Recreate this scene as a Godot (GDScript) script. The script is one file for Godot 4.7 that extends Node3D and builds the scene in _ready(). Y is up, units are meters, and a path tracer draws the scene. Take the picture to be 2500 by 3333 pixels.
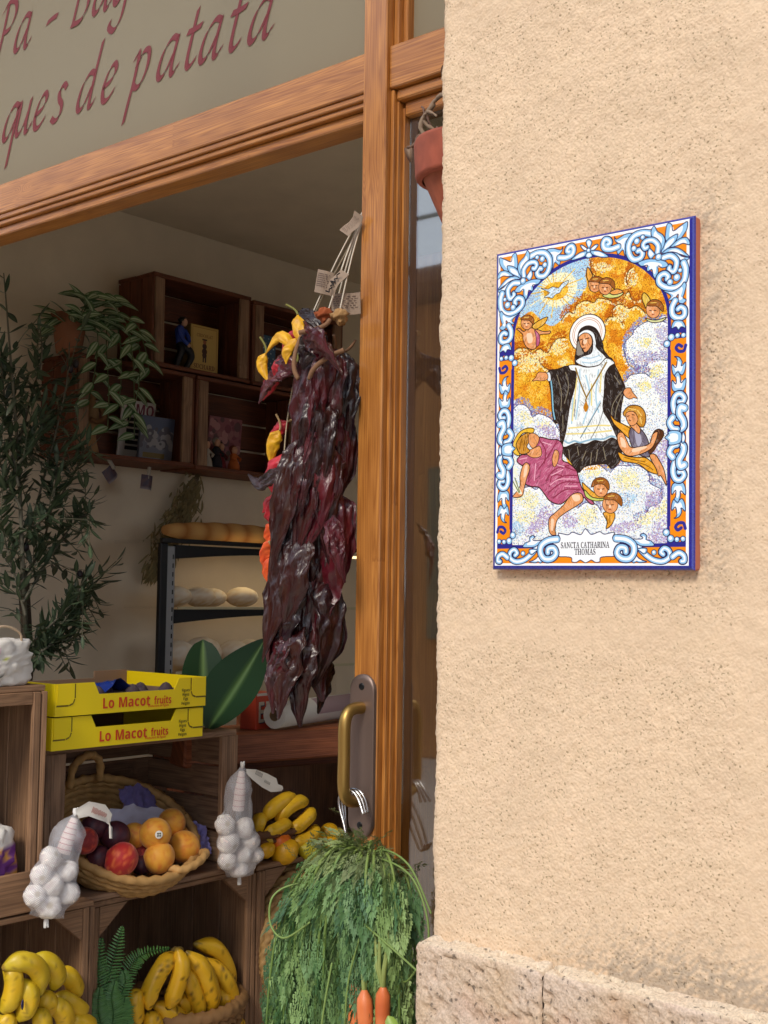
extends Node3D

var rng := RandomNumberGenerator.new()
var M := {}
var names := {}
var noi := FastNoiseLite.new()
var noi2 := FastNoiseLite.new()

# ------------------------------------------------------------------ mesh builder
class MB:
	var v := PackedVector3Array()
	var n := PackedVector3Array()
	var t := PackedVector2Array()
	var c := PackedColorArray()
	var ix := PackedInt32Array()
	var col := Color(1, 1, 1)

	func vert(p: Vector3, nn: Vector3, uv: Vector2) -> int:
		v.append(p)
		n.append(nn)
		t.append(uv)
		c.append(col)
		return v.size() - 1

	# corners counter-clockwise as seen from outside
	func quad(a: Vector3, b: Vector3, d: Vector3, e: Vector3, uvs := []) -> void:
		var nn := (b - a).cross(d - a)
		if nn.length_squared() < 1e-16:
			nn = (d - a).cross(e - a)
		nn = nn.normalized()
		var k := v.size()
		var pts := [a, b, d, e]
		for i in 4:
			vert(pts[i], nn, uvs[i] if uvs else Vector2(0.5 + 0.5 * [-1, 1, 1, -1][i], 0.5 + 0.5 * [1, 1, -1, -1][i]))
		ix.append_array(PackedInt32Array([k, k + 2, k + 1, k, k + 3, k + 2]))

	func tri(a: Vector3, b: Vector3, d: Vector3, uvs := []) -> void:
		var nn := (b - a).cross(d - a).normalized()
		var k := v.size()
		vert(a, nn, uvs[0] if uvs else Vector2.ZERO)
		vert(b, nn, uvs[1] if uvs else Vector2.RIGHT)
		vert(d, nn, uvs[2] if uvs else Vector2.ONE)
		ix.append_array(PackedInt32Array([k, k + 2, k + 1]))

	func oquad(a: Vector3, b: Vector3, d: Vector3, e: Vector3, out: Vector3, uvs := []) -> void:
		if (b - a).cross(d - a).dot(out) < 0.0:
			quad(e, d, b, a, [uvs[3], uvs[2], uvs[1], uvs[0]] if uvs else [])
		else:
			quad(a, b, d, e, uvs)

	# smooth grid, nu points along u, nv rows; normal = du x dv (or flipped)
	func grid(p: PackedVector3Array, nu: int, nv: int, wrap := false, flip := false, cols := PackedColorArray(), us := 1.0, vs := 1.0) -> void:
		var k := v.size()
		for j in nv:
			for i in nu:
				var q := j * nu + i
				v.append(p[q])
				n.append(Vector3.ZERO)
				var uu := float(i) / (nu if wrap else maxi(nu - 1, 1))
				if wrap:
					uu = 1.0 - absf(uu * 2.0 - 1.0)
				t.append(Vector2(uu * us, float(j) / maxi(nv - 1, 1) * vs))
				c.append(cols[q] if cols.size() else col)
		for j in nv - 1:
			for i in (nu if wrap else nu - 1):
				var i2 := (i + 1) % nu
				var a := k + j * nu + i
				var b := k + j * nu + i2
				var d := k + (j + 1) * nu + i2
				var e := k + (j + 1) * nu + i
				if flip:
					ix.append_array(PackedInt32Array([a, b, d, a, d, e]))
				else:
					ix.append_array(PackedInt32Array([a, d, b, a, e, d]))

	func mesh(origin: Vector3) -> ArrayMesh:
		var flag := PackedByteArray()
		flag.resize(v.size())
		for i in v.size():
			flag[i] = 1 if n[i] == Vector3.ZERO else 0
		for q in range(0, ix.size(), 3):
			var a := ix[q]
			if flag[a] == 0:
				continue
			var b := ix[q + 1]
			var d := ix[q + 2]
			var nn := (v[d] - v[a]).cross(v[b] - v[a])
			n[a] += nn
			n[b] += nn
			n[d] += nn
		for i in v.size():
			n[i] = n[i].normalized() if n[i].length_squared() > 1e-24 else Vector3.UP
			v[i] -= origin
		var arr := []
		arr.resize(Mesh.ARRAY_MAX)
		arr[Mesh.ARRAY_VERTEX] = v
		arr[Mesh.ARRAY_NORMAL] = n
		arr[Mesh.ARRAY_TEX_UV] = t
		arr[Mesh.ARRAY_COLOR] = c
		arr[Mesh.ARRAY_INDEX] = ix
		var m := ArrayMesh.new()
		m.add_surface_from_arrays(Mesh.PRIMITIVE_TRIANGLES, arr)
		return m

# ------------------------------------------------------------------ scene helpers
func rc(r: float, g: float, b: float) -> Color:      # 0-255 sRGB to a linear colour
	return Color(r / 255.0, g / 255.0, b / 255.0).srgb_to_linear()

func numbered(nm: String) -> String:
	if not names.has(nm):
		names[nm] = 0
		return nm
	names[nm] += 1
	return "%s_%03d" % [nm, names[nm]]

func thing(nm: String, label: String, category: String, at := Vector3.ZERO, group := "") -> Node3D:
	var o := Node3D.new()
	o.name = numbered(nm)
	add_child(o)
	o.position = at
	o.set_meta("label", label)
	o.set_meta("category", category)
	if group:
		o.set_meta("group", group)
	return o

func part(root: Node3D, nm: String, mb: MB, mat: Material, parent: Node3D = null) -> MeshInstance3D:
	var o := MeshInstance3D.new()
	o.name = nm
	o.mesh = mb.mesh(root.position)
	o.mesh.surface_set_material(0, mat)
	(parent if parent else root).add_child(o, true)
	return o

func setting(nm: String, mb: MB, mat: Material) -> MeshInstance3D:
	var o := MeshInstance3D.new()
	o.name = nm
	o.mesh = mb.mesh(Vector3.ZERO)
	o.mesh.surface_set_material(0, mat)
	add_child(o)
	o.set_meta("kind", "structure")
	return o

# chamfered box; jit shifts its corners a little
func bx(mb: MB, ctr: Vector3, s: Vector3, ch := 0.002, bs := Basis(), jit := 0.0, grain := -1) -> void:
	var h := s * 0.5
	ch = minf(ch, 0.3 * minf(h.x, minf(h.y, h.z)))
	var g := grain
	if g < 0:
		g = 0 if s.x >= s.y and s.x >= s.z else (1 if s.y >= s.z else 2)
	var j := []
	for i in 8:
		j.append(Vector3(rng.randf_range(-jit, jit), rng.randf_range(-jit, jit), rng.randf_range(-jit, jit)) if jit > 0.0 else Vector3.ZERO)
	var ro := Vector2(rng.randf() * 7.0, rng.randf() * 7.0)
	var P := []
	for a in 3:
		var row := []
		for k in 8:
			var sg := Vector3(-1 if k & 1 == 0 else 1, -1 if k & 2 == 0 else 1, -1 if k & 4 == 0 else 1)
			var q := Vector3.ZERO
			for d in 3:
				q[d] = sg[d] * (h[d] if d == a else h[d] - ch)
			row.append(q + j[k])
		P.append(row)
	var uv := func(q: Vector3) -> Vector2:
		return Vector2(q[g] + ro.x, q[(g + 1) % 3] + q[(g + 2) % 3] + ro.y)
	var X := func(q: Vector3) -> Vector3:
		return ctr + bs * q
	for a in 3:
		var b := (a + 1) % 3
		var d := (a + 2) % 3
		for sgn in [0, 1]:
			var ks := []
			for st in [[0, 0], [1, 0], [1, 1], [0, 1]]:
				ks.append((sgn << a) | (st[0] << b) | (st[1] << d))
			if sgn == 0:
				ks.reverse()
			var q := [P[a][ks[0]], P[a][ks[1]], P[a][ks[2]], P[a][ks[3]]]
			mb.quad(X.call(q[0]), X.call(q[1]), X.call(q[2]), X.call(q[3]), [uv.call(q[0]), uv.call(q[1]), uv.call(q[2]), uv.call(q[3])])
	for d in 3:
		var a := (d + 1) % 3
		var b := (d + 2) % 3
		for sa in 2:
			for sb in 2:
				var k0 := (sa << a) | (sb << b)
				var k1 := k0 | (1 << d)
				var out := Vector3.ZERO
				out[a] = sa * 2 - 1
				out[b] = sb * 2 - 1
				var q := [P[a][k0], P[a][k1], P[b][k1], P[b][k0]]
				mb.oquad(X.call(q[0]), X.call(q[1]), X.call(q[2]), X.call(q[3]), bs * out, [uv.call(q[0]), uv.call(q[1]), uv.call(q[2]), uv.call(q[3])])
	for k in 8:
		var out := Vector3((k & 1) * 2 - 1, (k & 2) - 1, (k & 4) / 2.0 - 1)
		var q0: Vector3 = X.call(P[0][k])
		var q1: Vector3 = X.call(P[1][k])
		var q2: Vector3 = X.call(P[2][k])
		if (q1 - q0).cross(q2 - q0).dot(bs * out) < 0:
			mb.tri(q0, q2, q1)
		else:
			mb.tri(q0, q1, q2)

# box given by its two corners
func bb(mb: MB, a: Vector3, b: Vector3, ch := 0.002, jit := 0.0, grain := -1) -> void:
	bx(mb, (a + b) * 0.5, (b - a).abs(), ch, Basis(), jit, grain)

func crom(a: Vector3, b: Vector3, c: Vector3, d: Vector3, t: float) -> Vector3:
	return b.cubic_interpolate(c, a, d, t)

func smooth_path(pts: Array, per: int) -> PackedVector3Array:
	var o := PackedVector3Array()
	for i in pts.size() - 1:
		var a: Vector3 = pts[maxi(i - 1, 0)]
		var d: Vector3 = pts[mini(i + 2, pts.size() - 1)]
		for k in per:
			o.append(crom(a, pts[i], pts[i + 1], d, float(k) / per))
	o.append(pts[pts.size() - 1])
	return o

# tube through points; rad is one value or one per point; oval squashes the section along "flat"
func tube(mb: MB, pts: PackedVector3Array, rad, sides := 8, cols := [], cap := true, oval := 1.0, up := Vector3.UP, us := 1.0, vs := 1.0, twist := 0.0, lobes := 0, lobe := 0.0) -> void:
	var n := pts.size()
	var P := PackedVector3Array()
	var C := PackedColorArray()
	var s := up
	for i in n:
		var tg := (pts[mini(i + 1, n - 1)] - pts[maxi(i - 1, 0)]).normalized()
		if i == 0 and absf(tg.dot(s)) > 0.95:
			s = Vector3.RIGHT if absf(tg.x) < 0.8 else Vector3.FORWARD
		s = (s - tg * s.dot(tg)).normalized()
		var b := tg.cross(s)
		var r: float = rad if rad is float else rad[i]
		for k in sides:
			var a := TAU * k / sides
			var rr := r
			if lobes > 0:
				rr *= 1.0 + lobe * cos(lobes * a + twist * i)
			P.append(pts[i] + s * (cos(a) * rr * oval) + b * (sin(a) * rr))
			C.append(cols[i] if cols.size() else mb.col)
	if cap:
		var P2 := PackedVector3Array()
		var C2 := PackedColorArray()
		for k in sides:
			P2.append(pts[0])
			C2.append(C[0])
		P2.append_array(P)
		C2.append_array(C)
		for k in sides:
			P2.append(pts[n - 1])
			C2.append(C[C.size() - 1])
		mb.grid(P2, sides, n + 2, true, false, C2, us, vs)
	else:
		mb.grid(P, sides, n, true, false, C, us, vs)

func lathe(mb: MB, prof: Array, sides: int, xf: Transform3D, flip := false) -> void:
	var P := PackedVector3Array()
	for p in prof:
		for k in sides:
			var a := TAU * k / sides
			P.append(xf * Vector3(p[0] * cos(a), p[1], -p[0] * sin(a)))
	mb.grid(P, sides, prof.size(), true, flip, PackedColorArray(), 1.0, 1.0)

# ball with a shaping callback f(dir) -> radius factor, and a colour callback
func blob(mb: MB, xf: Transform3D, rad: Vector3, nu: int, nv: int, shape = null, tint = null) -> void:
	var P := PackedVector3Array()
	var C := PackedColorArray()
	for j in nv:
		var th := PI * j / (nv - 1)
		for i in nu:
			var ph := TAU * i / nu
			var d := Vector3(sin(th) * cos(ph), -cos(th), -sin(th) * sin(ph))
			var r := 1.0
			if shape:
				r = shape.call(d)
			P.append(xf * (d * rad * r))
			C.append(tint.call(d) if tint else mb.col)
	mb.grid(P, nu, nv, true, false, C)

# ------------------------------------------------------------------ materials
func mat(nm: String, r: float, g: float, b: float, rough := 0.7, extra := {}) -> StandardMaterial3D:
	var m := StandardMaterial3D.new()
	m.resource_name = nm
	m.albedo_color = Color(r / 255.0, g / 255.0, b / 255.0)
	m.roughness = rough
	for k in extra:
		m.set(k, extra[k])
	M[nm] = m
	return m

func vmat(nm: String, rough: float, extra := {}) -> StandardMaterial3D:
	var m := mat(nm, 255, 255, 255, rough, extra)
	m.vertex_color_use_as_albedo = true
	return m

func noise_bytes(w: int, h: int, fx: float, sd: int, kind := FastNoiseLite.TYPE_SIMPLEX_SMOOTH, oct := 4, stretch := 1) -> PackedByteArray:
	var f := FastNoiseLite.new()
	f.seed = sd
	f.noise_type = kind
	f.frequency = fx
	f.fractal_octaves = oct
	if kind == FastNoiseLite.TYPE_CELLULAR:
		f.cellular_return_type = FastNoiseLite.RETURN_DISTANCE
	var im := f.get_seamless_image(w / stretch, h)
	im.convert(Image.FORMAT_L8)
	if stretch > 1:
		im.resize(w, h, Image.INTERPOLATE_CUBIC)
	return im.get_data()

func tex(w: int, h: int, fmt: int, data: PackedByteArray) -> ImageTexture:
	return ImageTexture.create_from_image(Image.create_from_data(w, h, false, fmt, data))

# boards: long fibres along u; base tones given in sRGB
func wood_tex(w: int, h: int, sd: int, lo: Color, hi: Color, rings: float, contrast: float) -> Array:
	var fib := noise_bytes(w, h, 0.15, sd, FastNoiseLite.TYPE_SIMPLEX_SMOOTH, 3, 32)
	var ring := noise_bytes(w, h, 0.014, sd + 1, FastNoiseLite.TYPE_SIMPLEX_SMOOTH, 2, 16)
	var blot := noise_bytes(w, h, 0.012, sd + 2, FastNoiseLite.TYPE_SIMPLEX_SMOOTH, 3, 2)
	var out := PackedByteArray()
	out.resize(w * h * 3)
	var hm := PackedByteArray()
	hm.resize(w * h)
	var sn := PackedFloat32Array()
	for i in 256:
		var a := fposmod(i / 255.0 * rings, 1.0)
		sn.append(pow(absf(2.0 * a - 1.0), 1.6))
	for i in w * h:
		var k := 0.45 * sn[ring[i]] * contrast + 0.55 * fib[i] / 255.0
		k = clampf(k * 0.8 + (blot[i] / 255.0 - 0.5) * 0.45 + 0.08, 0.0, 1.0)
		out[i * 3] = int(255.0 * lerpf(hi.r, lo.r, k))
		out[i * 3 + 1] = int(255.0 * lerpf(hi.g, lo.g, k))
		out[i * 3 + 2] = int(255.0 * lerpf(hi.b, lo.b, k))
		hm[i] = int(255.0 * clampf(1.0 - k, 0.0, 1.0))
	return [tex(w, h, Image.FORMAT_RGB8, out), tex(w, h, Image.FORMAT_L8, hm)]

func wood_mat(nm: String, tx: Array, rough: float, len_m: float, wid_m: float, relief: float, extra := {}) -> StandardMaterial3D:
	var m := mat(nm, 255, 255, 255, rough, extra)
	m.albedo_texture = tx[0]
	m.uv1_scale = Vector3(1.0 / len_m, 1.0 / wid_m, 1)
	m.heightmap_enabled = relief > 0.0
	if relief > 0.0:
		m.heightmap_texture = tx[1]
		m.heightmap_scale = relief
	return m

# ------------------------------------------------------------------ raster painter
var img: Image

func fill_pts(p: PackedVector2Array, c: Color) -> void:
	var y0 := 1e9
	var y1 := -1e9
	for q in p:
		y0 = minf(y0, q.y)
		y1 = maxf(y1, q.y)
	var n := p.size()
	for y in range(maxi(0, int(floor(y0))), mini(img.get_height() - 1, int(ceil(y1))) + 1):
		var yc := y + 0.5
		var xs := PackedFloat32Array()
		for i in n:
			var a := p[i]
			var b := p[(i + 1) % n]
			if (a.y <= yc) != (b.y <= yc):
				xs.append(a.x + (yc - a.y) / (b.y - a.y) * (b.x - a.x))
		xs.sort()
		for k in range(0, xs.size() - 1, 2):
			var xa := int(round(xs[k]))
			var xb := int(round(xs[k + 1]))
			if xb > xa:
				img.fill_rect(Rect2i(xa, y, xb - xa, 1), c)

func disc(c: Vector2, r: float, col: Color) -> void:
	for y in range(int(floor(c.y - r)), int(ceil(c.y + r)) + 1):
		var d := r * r - (y + 0.5 - c.y) * (y + 0.5 - c.y)
		if d > 0:
			var w := sqrt(d)
			var xa := int(round(c.x - w))
			img.fill_rect(Rect2i(xa, y, maxi(1, int(round(c.x + w)) - xa), 1), col)

func spline(p: PackedVector2Array, closed: bool, per := 6) -> PackedVector2Array:
	var o := PackedVector2Array()
	var n := p.size()
	for i in (n if closed else n - 1):
		var a := p[(i - 1 + n) % n] if closed else p[maxi(i - 1, 0)]
		var b := p[i]
		var c := p[(i + 1) % n]
		var d := p[(i + 2) % n] if closed else p[mini(i + 2, n - 1)]
		for k in per:
			o.append(b.cubic_interpolate(c, a, d, float(k) / per))
	if not closed:
		o.append(p[n - 1])
	return o

func stroke(p: PackedVector2Array, w: float, c: Color, w1 := -1.0) -> void:
	if w1 < 0.0:
		w1 = w
	var n := p.size()
	for i in n - 1:
		var a := p[i]
		var b := p[i + 1]
		var steps := maxi(1, int(a.distance_to(b) / maxf(1.0, w * 0.25)))
		for k in steps:
			var f := float(k) / steps
			disc(a.lerp(b, f), maxf(0.6, 0.5 * lerpf(w, w1, (i + f) / (n - 1))), c)

func text_tris(txt: String, font_name: String, bold: bool, px := 64) -> Array:
	var tm := TextMesh.new()
	var sf := SystemFont.new()
	sf.font_names = PackedStringArray([font_name])
	sf.font_weight = 700 if bold else 400
	tm.font = sf
	tm.font_size = px
	tm.text = txt
	tm.pixel_size = 1.0
	tm.depth = 0.0
	var arr := tm.get_mesh_arrays() if tm.get_surface_count() > 0 else []
	var out := []
	if arr.size() == 0:
		return out
	var vs: PackedVector3Array = arr[Mesh.ARRAY_VERTEX]
	var ids: PackedInt32Array = arr[Mesh.ARRAY_INDEX]
	for i in range(0, ids.size(), 3):
		out.append([vs[ids[i]], vs[ids[i + 1]], vs[ids[i + 2]]])
	return out

# text centred at c, capital height about h pixels of img
func img_text(txt: String, c: Vector2, h: float, col: Color, font_name := "Droid Sans", bold := true, squeeze := 1.0, turn := 0.0) -> void:
	var tr := text_tris(txt, font_name, bold)
	var s := h / 46.0
	for q in tr:
		var p := PackedVector2Array()
		for k in 3:
			p.append(c + Vector2(q[k].x * s * squeeze, -q[k].y * s).rotated(turn))
		fill_pts(p, col)

# flat lettering as a mesh: origin, right and up directions in space, capital height in metres
func text_mesh(mb: MB, txt: String, o: Vector3, right: Vector3, up: Vector3, h: float, font_name := "Droid Sans", bold := true, squeeze := 1.0) -> void:
	var s := h / 46.0
	var out := right.cross(up)
	for q in text_tris(txt, font_name, bold):
		var a: Vector3 = o + right * (q[0].x * s * squeeze) + up * (q[0].y * s)
		var b: Vector3 = o + right * (q[1].x * s * squeeze) + up * (q[1].y * s)
		var c: Vector3 = o + right * (q[2].x * s * squeeze) + up * (q[2].y * s)
		if (b - a).cross(c - a).dot(out) < 0.0:
			mb.tri(a, c, b)
		else:
			mb.tri(a, b, c)

# leaf blade: from base along d, face direction f, length l, width w; bend curls it down, fold raises its sides
func leaf(mb: MB, base: Vector3, d: Vector3, f: Vector3, l: float, w: float, bend: float, fold: float, ca: Color, cb: Color, seg := 6, tip := 0.5, across := 2, blunt := 0.8) -> void:
	d = d.normalized()
	f = (f - d * f.dot(d)).normalized()
	var sd := d.cross(f)
	var P := PackedVector3Array()
	var C := PackedColorArray()
	var n := across * 2 + 1
	for j in seg + 1:
		var t := float(j) / seg
		var ww := w * 0.5 * pow(sin(PI * pow(t, tip * 1.3)), blunt) if t > 0.0 and t < 1.0 else 0.0006
		var ang := bend * t
		var fw := sin(ang) / bend if absf(bend) > 1e-3 else t
		var dn := (1.0 - cos(ang)) / bend if absf(bend) > 1e-3 else 0.0
		var ctr := base + d * (l * fw) - f * (l * dn)
		var nf := (f * cos(ang) + d * sin(ang)).normalized()
		for i in n:
			var s := float(i - across) / across
			P.append(ctr + sd * (ww * s) + nf * (absf(s) * ww * fold))
			C.append(cb.lerp(ca, minf(1.0, absf(s) * (1.3 if across < 4 else 5.0))) if across > 0 else ca)
	mb.grid(P, n, seg + 1, false, true, C)
const PAINT := [
	[0,"a9d3ee",0,0,[138,323,172,234,236,157,320,111,409,97,504,104,512,145,483,172,491,225,470,254,456,284,412,304,397,341,361,368,308,387,247,345,200,305]],
	[0,"f3f0c8",0,0,[253,213,275,163,335,147,403,158,440,204,433,255,397,288,337,306,284,284,253,253]],
	[2,"fbf3c0",5,0,[359,227,421,237,484,247]],
	[2,"f0c93c",3,0,[358,232,391,243,435,258]],
	[2,"f0c93c",5,0,[356,237,413,267,471,297]],
	[2,"fbf3c0",3,0,[353,242,380,262,416,289]],
	[2,"f0c93c",5,0,[348,245,390,290,433,335]],
	[2,"f0c93c",3,0,[342,248,359,275,382,310]],
	[2,"fbf3c0",5,0,[336,249,356,301,376,354]],
	[2,"f0c93c",3,0,[329,249,333,278,338,315]],
	[2,"f0c93c",5,0,[322,248,316,299,310,350]],
	[2,"fbf3c0",3,0,[315,246,305,271,291,304]],
	[2,"f0c93c",5,0,[308,243,277,283,245,324]],
	[2,"f0c93c",3,0,[302,238,280,255,249,278]],
	[2,"fbf3c0",5,0,[298,233,246,256,193,279]],
	[2,"f0c93c",3,0,[294,227,263,234,221,242]],
	[2,"f0c93c",5,0,[292,222,229,222,163,223]],
	[2,"fbf3c0",3,0,[291,216,256,210,210,203]],
	[2,"f0c93c",5,0,[292,210,228,189,163,167]],
	[2,"f0c93c",3,0,[294,205,262,188,220,166]],
	[2,"fbf3c0",5,0,[297,200,245,161,190,120]],
	[2,"f0c93c",3,0,[302,197,279,172,247,139]],
	[2,"f0c93c",5,0,[308,194,275,144,241,92]],
	[2,"fbf3c0",3,0,[314,193,303,165,289,127]],
	[2,"f0c93c",5,0,[321,193,314,140,306,86]],
	[2,"f0c93c",3,0,[328,194,331,167,336,131]],
	[2,"fbf3c0",5,0,[335,196,354,150,373,104]],
	[2,"f0c93c",3,0,[342,200,358,179,380,151]],
	[2,"f0c93c",5,0,[347,204,389,173,431,141]],
	[2,"fbf3c0",3,0,[352,209,379,197,415,182]],
	[2,"f0c93c",5,0,[356,215,413,203,470,192]],
	[2,"f0c93c",3,0,[358,221,391,220,434,220]],
	[0,"f0b92c",0,0,[291,192,336,187,381,201,396,236,367,264,322,270,276,250,268,215]],
	[6,"d5ecf8",3,0,[253,205,291,214,313,206,344,216,366,198,397,190,388,208,366,221,352,239,329,245,314,259,291,252,268,249,295,236,291,226]],
	[2,"6b3f10",5,0,[511,112,512,164,534,194]],
	[2,"6b3f10",5,0,[361,368,397,334,427,345,441,308,485,295,528,309,549,293,599,307,627,324,655,315]],
	[2,"6b3f10",5,0,[699,259,685,232,695,195,715,180]],
	[2,"6b3f10",5,0,[662,329,696,284,717,325,764,326]],
	[2,"6b3f10",5,0,[621,393,620,354,655,334,697,360,737,353,778,391]],
	[2,"6b3f10",5,0,[586,407,607,384,656,404,670,431]],
	[2,"6b3f10",5,0,[105,487,132,470,179,476,211,500,249,485,287,510,310,480,339,451,384,450]],
	[2,"6b3f10",5,0,[109,535,141,519,196,522,242,537,265,567,304,591]],
	[0,"f7e08a",0,0,[434,346,470,316,535,319,564,314,585,343,536,361,486,373]],
	[0,"f7e08a",0,0,[628,381,655,347,697,366,690,403,649,409]],
	[0,"f7e08a",0,0,[702,253,699,209,722,194,743,229,730,264]],
	[0,"f7e08a",0,0,[125,496,164,484,219,508,257,499,288,523,250,558,164,528]],
	[0,"f7e08a",0,0,[325,468,369,458,400,504,363,526,318,514]],
	[0,"f7e08a",0,0,[118,550,172,529,242,551,250,578,165,589]],
	[0,"f7e08a",0,0,[341,549,385,542,400,569,364,578]],
	[0,"f7e08a",0,0,[526,134,569,135,625,164,583,183,534,168]],
	[0,"eef3f2",0,0,[884,449,832,423,778,428,731,446,715,475,684,503,678,546,699,598,740,634,733,646,699,661,679,690,659,757,660,857,887,877]],
	[2,"3d4a6a",4,0,[878,448,825,425,765,435,725,458,711,481,681,508,678,552,699,605,737,637,747,651]],
	[2,"3d4a6a",4,0,[747,651,706,656,683,684]],
	[2,"3d4a6a",4,0,[780,651,787,615,820,600,879,608]],
	[2,"3d4a6a",4,0,[747,651,780,655,807,679]],
	[0,"f2e58c",0,0,[745,504,779,496,806,518,786,541,752,530]],
	[0,"f2e58c",0,0,[800,641,833,621,866,643,847,671,807,673]],
	[0,"f2e58c",0,0,[734,696,781,689,808,716,761,730]],
	[0,"b9b4d6",0,0,[825,465,878,461,882,590,853,586,839,529]],
	[0,"b9b4d6",0,0,[719,563,793,560,846,598,793,616,740,610]],
	[0,"b9b4d6",0,0,[814,698,883,681,883,779,834,762]],
	[0,"e9eff2",0,0,[104,765,144,736,183,746,211,788,230,787,276,794,314,817,352,833,376,933,406,1025,472,1055,655,1040,668,929,887,872,891,1392,107,1380]],
	[2,"4a4a78",4,0,[104,759,136,735,176,742,207,775,215,799,246,786,299,806,333,835,356,873]],
	[2,"4a4a78",4,0,[174,1124,205,1119,235,1133,258,1128,304,1175,327,1209]],
	[2,"4a4a78",4,0,[465,1054,501,1037,558,1037,600,1068]],
	[2,"4a4a78",4,0,[614,1075,648,1046,703,1049,750,1052,797,1085,804,1129,857,1162,845,1216,799,1232,779,1274,732,1291]],
	[2,"4a4a78",4,0,[453,1226,495,1202,545,1211,574,1249]],
	[0,"f4eaa6",0,0,[137,775,176,772,223,816,169,831]],
	[0,"f4eaa6",0,0,[246,824,299,829,322,857,270,859]],
	[0,"f4eaa6",0,0,[494,1069,544,1052,579,1073,537,1090,494,1088]],
	[0,"f4eaa6",0,0,[635,1095,703,1068,751,1101,731,1156,670,1153]],
	[0,"f4eaa6",0,0,[467,1246,524,1222,553,1267,511,1304,461,1290]],
	[0,"f4eaa6",0,0,[166,1143,228,1153,252,1193,191,1224,136,1195]],
	[0,"f4eaa6",0,0,[719,1297,832,1233,883,1199,877,1259,799,1305]],
	[0,"f4eaa6",0,0,[129,1235,229,1238,245,1278,153,1289]],
	[0,"b3a3cf",0,0,[791,1171,857,1162,845,1222,792,1238]],
	[0,"b3a3cf",0,0,[826,1306,884,1277,888,1386,787,1384]],
	[0,"b3a3cf",0,0,[596,1319,699,1290,766,1311,686,1340]],
	[0,"b3a3cf",0,0,[252,1239,312,1202,321,1280,246,1330,169,1348]],
	[0,"b3a3cf",0,0,[345,878,368,919,301,901,239,844,322,850]],
	[0,"b3a3cf",0,0,[763,960,881,945,882,1054,803,1012]],
	[0,"b3a3cf",0,0,[394,1243,453,1284,425,1315,380,1294]],
	[0,"a9cfea",0,0,[106,833,169,838,131,875,107,873]],
	[0,"a9cfea",0,0,[636,1164,745,1181,705,1229,636,1214]],
	[0,"a9cfea",0,0,[105,1267,176,1302,154,1342,107,1354]],
	[0,"a9cfea",0,0,[451,1079,494,1094,466,1118,444,1104]],
	[0,"a9cfea",0,0,[702,968,750,966,737,1045,683,1036]],
	[0,"f7f7f5",0,0,[574,1249,616,1244,637,1289,596,1319,560,1287]],
	[8,"",0,0,[]],
	[5,"halo",0,0,[495,444]],
	[6,"241f1e",4,0,[434,573,442,497,452,433,480,412,515,415,547,440,573,501,580,533,623,589,616,614,553,594,474,578]],
	[0,"8d867c",0,0,[444,536,447,478,462,486,469,519,477,533]],
	[6,"eaf2f5",3,0,[437,564,473,546,516,535,524,494,515,458,483,441,459,450,452,462,454,440,490,427,526,446,539,490,543,516,591,567,567,589,517,597,474,588]],
	[6,"e39a62",3,0,[453,456,476,442,501,446,517,468,518,497,498,523,482,528,474,514,464,503,456,479]],
	[0,"f6cfae",0,0,[472,471,490,467,494,484,481,492]],
	[2,"5a2a14",5,0,[459,470,471,467]],
	[2,"5a2a14",5,0,[485,469,505,466]],
	[2,"5a2a14",5,0,[474,472,470,491,478,495]],
	[2,"5a2a14",5,0,[474,510,486,509]],
	[2,"9fc6dc",4,0,[473,552,517,558,559,550]],
	[2,"9fc6dc",4,0,[470,571,517,580,567,570]],
	[6,"241f1e",4,0,[295,598,341,590,401,581,445,609,438,666,418,755,404,857,380,965,365,932,354,843,330,833,318,785,310,692]],
	[2,"84bcd4",7,0,[304,606,316,680,323,772,333,819]],
	[6,"241f1e",4,0,[574,636,609,567,641,618,665,665,683,708,673,748,663,809,660,878,654,940,612,893,576,801]],
	[6,"241f1e",4,0,[375,920,647,927,668,991,658,1028,621,1057,593,1036,536,1036,486,1043,454,1066,413,1013,376,971]],
	[2,"857b66",4,0,[342,617,365,698,363,782]],
	[2,"857b66",4,0,[386,609,402,675,381,751]],
	[2,"857b66",4,0,[374,803,375,874]],
	[2,"857b66",4,0,[630,649,659,690]],
	[2,"857b66",4,0,[666,722,625,774,618,824]],
	[2,"857b66",4,0,[669,735,642,795,633,851]],
	[2,"857b66",4,0,[405,961,413,1013]],
	[2,"857b66",4,0,[493,973,472,1016]],
	[2,"857b66",4,0,[550,970,543,1021]],
	[2,"857b66",4,0,[578,960,592,1017]],
	[2,"857b66",4,0,[521,981,515,1032]],
	[2,"857b66",4,0,[449,951,457,990]],
	[6,"edf3f3",4,0,[402,579,445,582,495,597,553,594,591,567,631,592,606,608,585,644,581,719,577,795,612,855,646,930,619,922,578,936,535,928,492,941,442,934,376,946,391,875,410,761,438,666,438,614,412,602]],
	[2,"a8cde0",7,0,[459,604,457,707,440,828]],
	[2,"a8cde0",7,0,[553,615,540,728,555,806]],
	[2,"a8cde0",7,0,[489,633,512,738,477,850]],
	[2,"a8cde0",7,0,[425,730,419,845]],
	[2,"a8cde0",7,0,[561,756,520,828,470,907]],
	[2,"e7d68a",7,0,[445,641,432,743,422,833]],
	[2,"e7d68a",7,0,[566,629,561,717]],
	[2,"e7d68a",7,0,[404,864,477,863,556,863,612,868]],
	[2,"e7d68a",7,0,[394,889,492,893,619,890]],
	[2,"e7d68a",7,0,[518,675,519,771]],
	[2,"3a3a40",3,0,[565,762,534,810,463,913]],
	[2,"3a3a40",3,0,[576,801,556,857,514,923]],
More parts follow.
